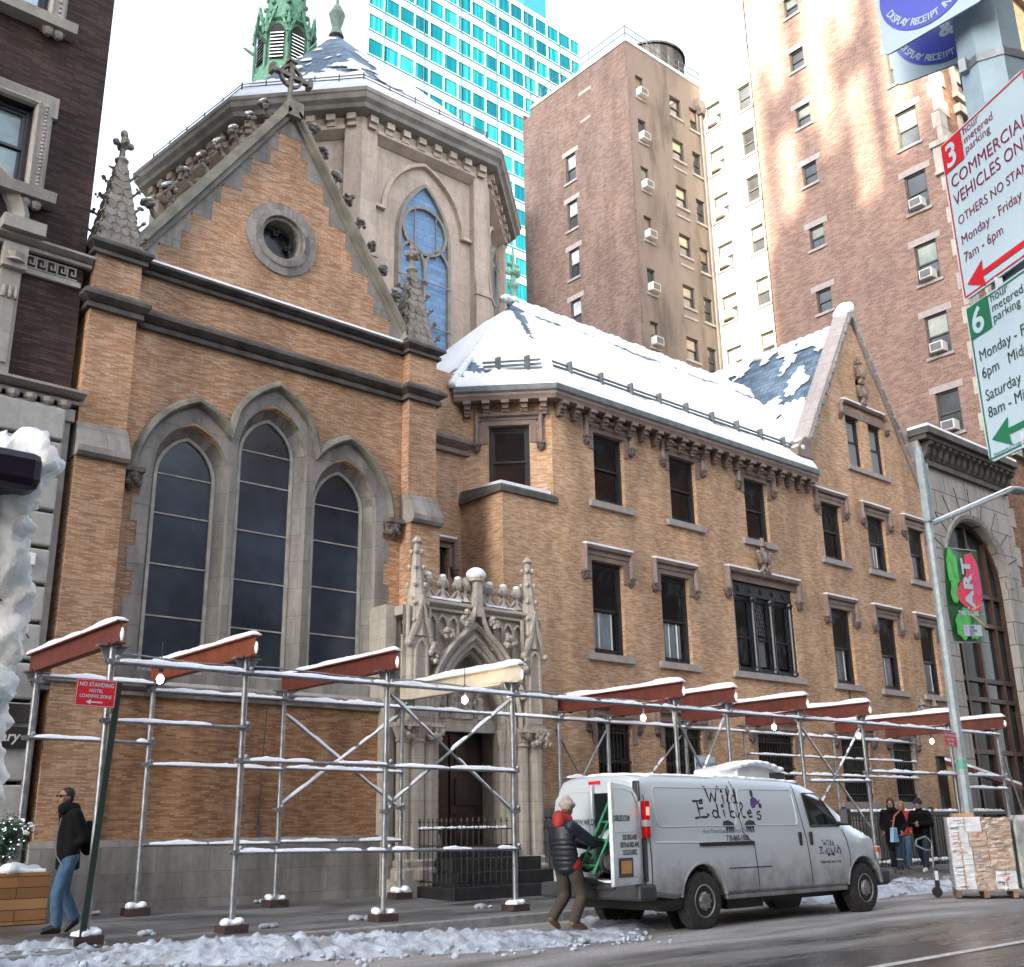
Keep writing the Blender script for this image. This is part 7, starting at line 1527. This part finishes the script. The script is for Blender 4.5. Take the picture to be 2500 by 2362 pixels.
# wheels
for x, y, sg in ((WR,VY+.01,-1),(WF,VY+.01,-1),(WR,VY+VW-.01,1),(WF,VY+VW-.01,1)):
    ax_ = (0, -sg, 0); c = (x, y, WZ)
    w_ = thing('wheel', None, None); w_.parent = VAN; w_.location = (0,0,0)
    R_w = WRAD; ty_ = MB().lathe(c, [(.20,.02),(.215,.005),(.29,0),(.335,.012),(R_w,.05),(R_w,.20),(.33,.235),(.2,.24)], 40, ax_)
    for k in range(44): a = 2*pi*k/44; ty_.box(x+(R_w-.002)*cos(a)-.013, x+(R_w-.002)*cos(a)+.013, min(y-sg*.05,y-sg*.2), max(y-sg*.05,y-sg*.2), WZ+(R_w-.002)*sin(a)-.013, WZ+(R_w-.002)*sin(a)+.013)
    obj('tyre', ty_, m_tyre, w_, smooth=35)
    rm_ = MB().lathe(c, [(.19,.10),(.215,.012),(.20,.0),(.185,.03),(.16,.045),(.12,.03),(.10,.0),(.09,-.015),(.0,-.018)], 32, ax_)
    for k in range(8): a = 2*pi*k/8; rm_.tube((x+.105*cos(a), y+sg*.012, WZ+.105*sin(a)), (x+.105*cos(a), y-sg*.03, WZ+.105*sin(a)), .013, 6)
    obj('rim', rm_, m_rim, w_, smooth=40); hl = MB()
    for k in range(6): a = 2*pi*(k+.5)/6; hl.lathe((x+.152*cos(a), y-sg*.038, WZ+.152*sin(a)), [(.026,0),(.026,.004)], 10, (0,sg,0))
    obj('rim_slots', hl, m_black, w_)
    obj('wheel_well', MB().lathe((x, y-sg*.30, WZ+.02), [(.47,0),(.47,.01)], 24, ax_), m_black, w_)
obj('underbody', MB().box(VX+.3,16.2,VY+.25,VY+VW-.25,.26,.42).box(12.7,13.5,VY+.2,VY+.5,.20,.36).lathe((11.5,VY+.15,.34), [(.09,-.3),(.10,0),(.09,.3)], 10, (1,0,0)), m_black, VAN)
obj('rocker_trim', MB().box(12.50,15.40,VY+.03,VY+.10,.34,.40), m_van, bo_, bevel=.01); 
for x in (WR, WF): obj('arch_lip', MB().sweep([(x+.475*cos(a), VY+.012, WZ+.02+.475*sin(a)) for a in [radians(6+168*i/20) for i in range(21)]], (0,-1,0), [(-.0,-.02),(.03,-.02),(.028,.012),(0,.018)]), m_van, bo_)
# roof unit and the snow on the roof
obj('cooling_unit', MB().prism([(13.52,VY+.5,1.93),(13.52,VY+.5,2.12),(14.02,VY+.5,2.20),(14.62,VY+.5,2.10),(14.72,VY+.5,2.0),(14.72,VY+.5,1.90)], (0,.85,0)), M('cooling_unit_white', (.60,.62,.62), .4), VAN, bevel=.03)
obj('unit_vent', MB().box(14.30,14.66,VY+.48,VY+.5,1.96,2.06), m_bump, VAN); rsn = MB()
for k in range(22): rsn.ball((13.42+.055*k, VY+.62+.1*sin(k*2.1), 2.10+.10*sin(k*.14+.2)), .10, (1.2,1.6,.5), 7, 5)
for k in range(40): rsn.ball((12.9+.05*k, VY+.50+.05*sin(k*1.3), 1.985-.0015*k), .07, (1.4,1.5,.45), 7, 5)
for k in range(56): rsn.ball((11.2+.06*k, VY+.95+.25*sin(k*1.9), 1.985), .13, (1.3,1.6,.25), 7, 5)
obj('roof_snow', voxel(rsn, .03, 4), m_snow, VAN, smooth=True)
# ---- green hand truck going in at the back
HT = thing('hand_truck', 'green hand truck with a grey wheel leaning into the open back of the van', 'hand truck', (10.6, 10.75, .6))
m_hg = M('green_hand_truck_paint', (.015,.22,.085), .45, var=.25)
a0, a1 = Vector((10.50,10.62,.72)), Vector((11.02,10.52,1.62)); off = Vector((.02,.30,0)); hf = MB()
for o in (Vector((0,0,0)), off): hf.tube(a0+o, a1+o, .018, 8)
for v in (.12,.45,.72,.98): hf.tube(a0+(a1-a0)*v, a0+off+(a1-a0)*v, .014, 6)
hf.tube(a0+(a1-a0)*.2+off*.5, a0+(a1-a0)*.7+off*.5, .014, 6)
obj('frame', hf, m_hg, HT); obj('toe_plate', MB().prism([a0+Vector((-.05,0,-.04)), a0+off+Vector((-.05,0,-.04)), a0+off+Vector((.28,-.02,-.16)), a0+Vector((.28,-.02,-.16))], (0,0,.015)), M('dark_green_plate', (.02,.045,.03), .5), HT)
for o in (Vector((0,-.05,0)), off+Vector((0,.05,0))):
    c = a0+(a1-a0)*.16+o+Vector((.11,0,0)); w_ = obj('wheel', MB().lathe(c-Vector((0,.03,0)), [(.085,0),(.125,.005),(.13,.03),(.125,.055),(.085,.06)], 24, (0,1,0)), m_tyre, HT, smooth=40); obj('hub', MB().lathe(c-Vector((0,.04,0)), [(.09,0),(.09,.08)], 16, (0,1,0)).lathe(c-Vector((0,.05,0)), [(.03,0),(.03,.1)], 10, (0,1,0)), m_rim, w_)
# ================================================================ people
def limb(mb, pts, rad, q=None):
    for (a, b, r, s) in zip(pts, pts[1:], rad, rad[1:]): mb.tube(a, b, r, 12, s)
    for p, r in zip(pts, rad): mb.ball(p, r, (1,1,1), 12, 8)
def hand(mb, wrist, d, up, s=1.0, curl=.6):
    """palm and five bent fingers; d: where the fingers point, up: the thumb's side"""
    d, up = Vector(d).normalized(), Vector(up); up = (up-d*up.dot(d)).normalized(); n = d.cross(up); w = Vector(wrist)
    limb(mb, [w, w+d*.045*s], [.026*s,.030*s]); limb(mb, [w+d*.05*s+up*.026*s, w+d*.085*s+up*.026*s], [.016*s,.014*s]); limb(mb, [w+d*.05*s-up*.022*s, w+d*.08*s-up*.024*s], [.016*s,.013*s])
    mb.tube(w+d*.03*s, w+d*.085*s, .028*s, 10, .024*s)
    for k, (o, L) in enumerate(((.030,.070),(.010,.080),(-.010,.074),(-.028,.058))):
        p = w+d*.085*s+up*o*s; L *= s; q1 = p+(d+n*curl*.5).normalized()*L*.42; q2 = q1+(d+n*curl*1.6).normalized()*L*.34; q3 = q2+(d*.4+n*curl*2).normalized()*L*.26; limb(mb, [p, q1, q2, q3], [.0095*s,.009*s,.0085*s,.007*s])
    t = w+d*.03*s+up*.028*s; t1 = t+(d*.6+up+n*.3).normalized()*.035*s; t2 = t1+(d+up*.35+n*.5).normalized()*.032*s; limb(mb, [t, t1, t2], [.013*s,.011*s,.009*s])
def head_parts(c, yaw, s=1.0, pitch=0):
    """c: centre of the skull; yaw: direction faced"""
    Mx = Matrix.Translation(c)@Matrix.Rotation(yaw, 4, 'Z')@Matrix.Rotation(pitch, 4, 'Y')@Matrix.Scale(s, 4)
    m = MB().ball((-.012,0,.02), .088, (1.06,.86,1.06), 16, 12).ball((.028,0,-.035), .066, (.95,.88,1.15), 14, 10).ball((.058,0,-.088), .030, (1,1.15,.8), 10, 8)
    m.tube((.086,0,.018), (.112,0,-.022), .009, 8, .015).ball((.108,0,-.024), .014, (1,1.3,.8), 8, 6).ball((.082,0,.030), .02, (.7,2.3,.55), 10, 6).ball((.088,0,-.058), .017, (.7,1.5,.45), 8, 6)
    for y in (-.072,.072): m.ball((-.005,y,-.008), .022, (.75,.4,1.25), 8, 6)
    for y in (-.045,.045): m.ball((.055,y,-.015), .024, (.8,.9,1), 8, 6)
    return MB().merge(m, Mx), Mx
sk1, sk2 = M('skin_tan', (.22,.115,.075), .55, var=.08), M('skin_light', (.30,.18,.13), .55, var=.08)
m_jean = M('blue_jeans', (.035,.08,.14), .85, var=.3, scale=9, bmp=.2); m_jean2 = M('dark_jeans', (.010,.022,.04), .85, var=.3, scale=9); m_blk = M('black_jacket_cloth', (.0045,.0045,.0055), .85, spec=.15, var=.35, scale=8, bmp=.3, bscale=25); m_navy = M('navy_puffer_nylon', (.008,.010,.018), .5, var=.3, scale=8)
m_cargo = M('brown_cargo_cloth', (.05,.038,.028), .85, var=.35, scale=7, bmp=.3, bscale=22); m_boot = M('brown_boot_leather', (.11,.055,.03), .55, var=.3); m_wboot = M('white_boot', (.66,.65,.63), .6); m_tan = M('tan_knit', (.36,.31,.27), .9, var=.2, scale=40, bmp=.4); m_redc = M('red_jacket_cloth', (.26,.010,.010), .65, var=.2); m_hair = M('dark_hair', (.005,.004,.0035), .6, var=.5, scale=30); m_brown = M('light_brown_hair', (.20,.12,.06), .6, var=.4, scale=30); m_navyk = M('navy_knit', (.012,.015,.03), .9, var=.3, scale=40, bmp=.3); m_lens = M('sunglass_lens', (.008,.008,.009), .1); m_eye = M('eye_dark', (.02,.015,.012), .3)
def person(label, base, J, skin, top, bottom, shoe, hair, hands=True, hairfn=None, s=1.0, extra=None, puffy=0, coat=0, vox=.013, glasses=False, seed=1):
    """J: joints in world metres: pelvis chest neck head, then per side hip knee ankle toe, shoulder elbow wrist"""
    t = thing('person', label, 'person', base); V = {k: Vector(v) for k, v in J.items() if k not in ('yaw','pitch')}
    body = MB(); limb(body, [V['pelvis'], V['chest'], V['neck'], V['head']-Vector((0,0,.06))], [.12*s,.13*s,.055*s,.052*s])
    for a in 'LR':
        limb(body, [V['hip'+a], V['knee'+a], V['ankle'+a], V['toe'+a]], [.075*s,.055*s,.038*s,.03*s]); limb(body, [V['sh'+a], V['el'+a], V['wr'+a]], [.052*s,.04*s,.028*s])
    hm, Mx = head_parts(V['head'], J['yaw'], s, J.get('pitch', 0)); body.merge(hm); b = voxel(body, .011, 3)
    if hands:
        for a in 'LR':
            if 'hd'+a in V: h = MB(); hand(h, V['wr'+a], V['hd'+a], (0,0,1), s, .8); b.merge(voxel(h, .0055, 1))
    B = obj('body', b, skin, t, smooth=True)
    e = MB()
    if glasses: e.merge(MB().ball((.088,-.035,.02), .026, (.5,1.1,.7), 8, 6).ball((.088,.035,.02), .026, (.5,1.1,.7), 8, 6).tube((.09,-.06,.024), (-.01,-.078,.02), .005, 5).tube((.09,.06,.024), (-.01,.078,.02), .005, 5).tube((.094,-.02,.024),(.094,.02,.024),.005,5), Mx); obj('sunglasses', e, m_lens, B)
    else: e.merge(MB().ball((.088,-.033,.012), .009, (1,1.5,.8), 6, 5).ball((.088,.033,.012), .009, (1,1.5,.8), 6, 5), Mx); obj('eyes', e, m_eye, B)
    # trousers
    tr = MB(); 
    for a in 'LR': limb(tr, [V['hip'+a], (V['hip'+a]+V['knee'+a])/2, V['knee'+a], (V['knee'+a]+V['ankle'+a])/2, V['ankle'+a]+(V['knee'+a]-V['ankle'+a])*.08], [.105*s,.094*s,.078*s,.074*s,.07*s])
    limb(tr, [V['hipL'], V['pelvis']+Vector((0,0,.06)), V['hipR']], [.105*s,.125*s,.105*s]); obj('trousers', voxel(tr, vox, 3), bottom, t, smooth=True)
    # jacket: torso with rolls of quilting if puffy
    jk = MB(); sc = (V['shL']+V['shR'])/2; low = V['pelvis']-Vector((0,0,coat)); n = 12; sdir = (V['shR']-V['shL']); hw = sdir.length/2; sdir.normalize(); fdir = Vector((-sdir.y, sdir.x, 0))
    ang_ = atan2(sdir.y, sdir.x); Mr = Matrix.Rotation(ang_, 3, 'Z')
    for k in range(n*2+1):
        v = k/(n*2); c = low+(V['chest']-low)*(v/.62) if v < .62 else V['chest']+(sc-V['chest'])*((v-.62)/.38); pf = puffy*(abs(sin(k*pi/2.4))*.018); wx = (.155+.035*sin(v*pi))*s+pf if v < .8 else (.175-.25*(v-.8))*s+pf
        wx = max(wx, min(hw, wx) if v > .7 else wx); jk.ball(c, 1, (wx*1.12, (.125+.02*(1-v))*s+pf, .05), 18, 8, Mr)
    for a in 'LR':
        P = [V['sh'+a], V['el'+a], V['wr'+a]]; m_ = 9
        limb(jk, P, [.085*s,.068*s,.054*s])
        if puffy:
            for seg in (0, 1):
                for k in range(m_): p = P[seg]+(P[seg+1]-P[seg])*(k/m_); jk.ball(p, (.088-.018*(seg+k/m_))*s*(1 if k%2 else .9), (1,1,1), 12, 8)
        jk.tube(V['sh'+a], V['neck']-Vector((0,0,.03)), .075*s, 10, .06*s)
    limb(jk, [sc+Vector((0,0,.0)), V['neck']+Vector((0,0,.015))], [.10*s,.078*s]); jo = obj('jacket', voxel(jk, vox, 2 if puffy else 3), top, t, smooth=True)
    for a in 'LR':
        f_ = MB(); d = (V['toe'+a]-V['ankle'+a]); u = Vector((0,0,1)); limb(f_, [V['ankle'+a]+(V['knee'+a]-V['ankle'+a]).normalized()*(.22 if shoe is m_wboot or shoe is m_boot and coat else .07), V['ankle'+a]], [.062*s,.052*s]); heel = V['ankle'+a]-d.normalized()*.03-Vector((0,0,.045)); limb(f_, [V['ankle'+a], heel], [.05*s,.04*s]); limb(f_, [heel, V['toe'+a]], [.04*s,.036*s]); limb(f_, [V['ankle'+a], V['toe'+a]], [.05*s,.036*s]); obj('shoe', voxel(f_, .011, 2), shoe, t, smooth=True)
    if hairfn: hr = MB().merge(hairfn(), Mx); obj('hat' if hair in (m_tan, m_navyk) else 'hair', voxel(hr, .009, 2), hair, B, smooth=True)
    if extra: extra(t, V, jo, Mx)
    return t
def short_hair(): return MB().ball((-.026,0,.036), .0905, (1.03,.88,.98), 16, 12).ball((-.055,0,-.02), .06, (.8,1.15,.9), 10, 8)
def beanie(): return MB().ball((-.015,0,.052), .100, (1.08,.94,1.05), 16, 12).lathe((-.012,0,.028), [(.100,0),(.113,.012),(.115,.042),(.098,.058)], 18).ball((-.05,0,.115), .06, (1.1,1,.9), 10, 8)
def long_hair(): return MB().ball((-.022,0,.030), .098, (1.02,.94,1.05), 16, 12).ball((-.07,0,-.05), .07, (.7,1.15,1.2), 12, 8).ball((-.075,0,-.14), .065, (.6,1.2,1.3), 12, 8).ball((-.02,.075,-.06), .035, (.9,.6,2), 8, 6).ball((-.02,-.075,-.06), .035, (.9,.6,2), 8, 6)
# worker at the back of the van, leaning in with a white packet
def worker_extra(t, V, jo, Mx):
    hood = MB(); limb(hood, [V['neck']+Vector((-.09,-.03,-.05)), V['neck']+Vector((-.06,0,.03)), V['neck']+Vector((.04,-.05,0))], [.085,.095,.075]); obj('hood', voxel(hood, .012, 3), m_redc, t, smooth=True)
    hem = MB(); limb(hem, [V['hipL']+Vector((0,0,.03)), V['hipR']+Vector((0,0,.03))], [.12,.12]); obj('red_hem', voxel(hem, .014, 2), m_redc, t, smooth=True)
person('worker in tan knit hat, red hood and navy puffer jacket reaching into the van', (10.35, 10.9, .04), dict(pelvis=(10.33,10.92,.86), chest=(10.24,10.92,1.16), neck=(10.27,10.92,1.40), head=(10.345,10.91,1.535), yaw=radians(28), pitch=.22,
    hipL=(10.33,11.02,.82), kneeL=(10.42,11.06,.47), ankleL=(10.17,11.06,.20), toeL=(10.26,11.05,.09), hipR=(10.34,10.82,.82), kneeR=(10.47,10.80,.46), ankleR=(10.30,10.80,.16), toeR=(10.47,10.77,.065),
    shL=(10.27,11.10,1.32), elL=(10.52,11.12,1.14), wrL=(10.80,10.98,1.06), shR=(10.24,10.74,1.32), elR=(10.52,10.66,1.13), wrR=(10.86,10.72,1.09), hdL=(1,-.1,.1), hdR=(1,.15,.05)), sk1, m_navy, m_cargo, m_boot, m_tan, True, beanie, 1.0, worker_extra, 1, .10)
solo('white_packet', MB().prism([(10.88,10.62,1.10),(10.88,10.92,1.10),(11.12,10.92,1.22),(11.12,10.62,1.22)], (.02,0,.075)), m_white, 'white packet held in the worker\'s hands', 'packet', (11,10.77,1.15), bevel=.01)
# man walking left along the pavement
gz = zs(14.3)
def man_extra(t, V, jo, Mx):
    c = MB(); limb(c, [V['neck']+Vector((-.02,.06,.0)), V['neck']+Vector((-.05,-.03,.01)), V['neck']+Vector((.05,-.05,.0))], [.085,.088,.085]); obj('collar', voxel(c, .012, 2), m_blk, t, smooth=True)
    z = MB(); z.path([V['chest']+Vector(q) for q in ((-.15,-.11,.14),(-.175,-.105,.0),(-.19,-.10,-.15),(-.17,-.12,-.30),(-.10,-.17,-.42))], .007, 5); obj('zip', z, m_steel, jo)
    m = MB().merge(MB().ball((.098,0,-.044), .011, (.7,2.4,.6), 8, 5), Mx); obj('moustache', m, m_hair, t)
    bag = MB().ball(V['chest']+Vector((.26,.05,-.10)), .14, (.75,.9,1.5), 12, 9); obj('backpack', bag, m_blk, t, smooth=True)
person('man in sunglasses, black jacket and blue jeans walking left past the leaning sign post', (5.05, 14.3, gz), dict(pelvis=(5.10,14.3,gz+.90), chest=(5.08,14.3,gz+1.20), neck=(5.04,14.3,gz+1.44), head=(4.99,14.29,gz+1.585), yaw=radians(187), pitch=.05,
    hipL=(5.10,14.21,gz+.88), kneeL=(4.97,14.19,gz+.47), ankleL=(5.00,14.19,gz+.09), toeL=(4.84,14.18,gz+.05), hipR=(5.11,14.39,gz+.88), kneeR=(5.12,14.41,gz+.48), ankleR=(5.30,14.42,gz+.15), toeR=(5.20,14.41,gz+.04),
    shL=(5.07,14.10,gz+1.37), elL=(5.20,14.06,gz+1.10), wrL=(5.06,14.20,gz+.97), shR=(5.08,14.50,gz+1.37), elR=(5.21,14.54,gz+1.1), wrR=(5.06,14.40,gz+.97), hdL=(.2,.6,-.3), hdR=(.2,-.6,-.3)), sk1, m_blk, m_jean, m_black, m_hair, True, short_hair, .98, man_extra, 0, .14, glasses=True)
# three women at the far right
def walker(label, x, y, yaw, top, bot, shoe, hair, hf, h=1.62, coat=.2, puffy=0, extra=None, skin=sk2, arms='pocket'):
    z = zs(y); k = h/1.70; d = Vector((cos(yaw), sin(yaw), 0)); r = Vector((-sin(yaw), cos(yaw), 0)); P = lambda a, b, c: tuple(Vector((x, y, z))+d*a*k+r*b*k+Vector((0,0,c*k)))
    J = dict(pelvis=P(0,0,.90), chest=P(0,0,1.20), neck=P(.01,0,1.43), head=P(.035,0,1.575), yaw=yaw, hipL=P(0,.09,.87), kneeL=P(.14,.09,.48), ankleL=P(.20,.08,.09), toeL=P(.37,.08,.05), hipR=P(0,-.09,.87), kneeR=P(.0,-.09,.47), ankleR=P(-.25,-.08,.16), toeR=P(-.12,-.08,.05),
        shL=P(0,.18,1.36), shR=P(0,-.18,1.36))
    if arms == 'pocket': J.update(elL=P(-.10,.26,1.10), wrL=P(.08,.20,.95), elR=P(-.10,-.26,1.10), wrR=P(.08,-.20,.95), hdL=d-Vector((0,0,1)), hdR=d-Vector((0,0,1)))
    else: J.update(elL=P(.02,.27,1.11), wrL=P(.24,.06,1.12), elR=P(.02,-.27,1.11), wrR=P(.24,-.06,1.08), hdL=d*.3-r, hdR=d*.3+r)
    return person(label, (x, y, z), J, skin, top, bot, shoe, hair, True, hf, k, extra, puffy, coat)
def bag_extra(t, V, jo, Mx):
    p = V['pelvis']+Vector((-.26,-.20,-.02)); b = thing('shoulder_bag', 'light blue shoulder bag with a brown strap carried by the woman in the black coat', 'bag', tuple(p)); obj('pouch', MB().prism([p+Vector(q) for q in ((-.13,0,-.17),(.13,0,-.17),(.09,0,.15),(-.06,0,.15))], (0,.09,0)), M('light_blue_bag', (.22,.40,.60), .6), b, bevel=.015); obj('strap', MB().path([p+Vector((0,.05,.15)), p+Vector((.12,.05,.40)), V['shL']+Vector((-.02,-.05,.07))], .02, 6), M('brown_strap', (.30,.09,.04), .5), b)
    sc = MB(); limb(sc, [V['neck']+Vector((-.06,-.02,-.02)), V['neck']+Vector((.06,-.02,-.02))], [.09,.09]); obj('scarf', voxel(sc, .014, 2), m_blk, t, smooth=True)
    for a in 'LR': q = V['ankle'+a]+(V['knee'+a]-V['ankle'+a]).normalized()*.24; obj('boot_cuff', MB().ball(q, .078, (1,1,.8), 10, 6), M('fleece_cuff', (.45,.37,.30), .9) if a == 'L' else bpy.data.materials['fleece_cuff'], t, smooth=True)
walker('dark haired woman in a long black coat and brown boots walking left', 24.0, 14.35, radians(205), m_blk, m_jean2, m_boot, m_hair, long_hair, 1.68, .34, 0, bag_extra)
walker('woman with light brown hair in a red jacket, half hidden', 25.9, 15.2, radians(200), m_redc, m_jean, m_black, m_brown, long_hair, 1.62, .06, 1)
def cap_hair(): return beanie()
walker('woman in a navy knit hat, long black puffer coat and white boots walking left', 25.15, 14.3, radians(190), m_blk, m_jean2, m_wboot, m_navyk, cap_hair, 1.66, .30, 1, None, sk2, 'fold')
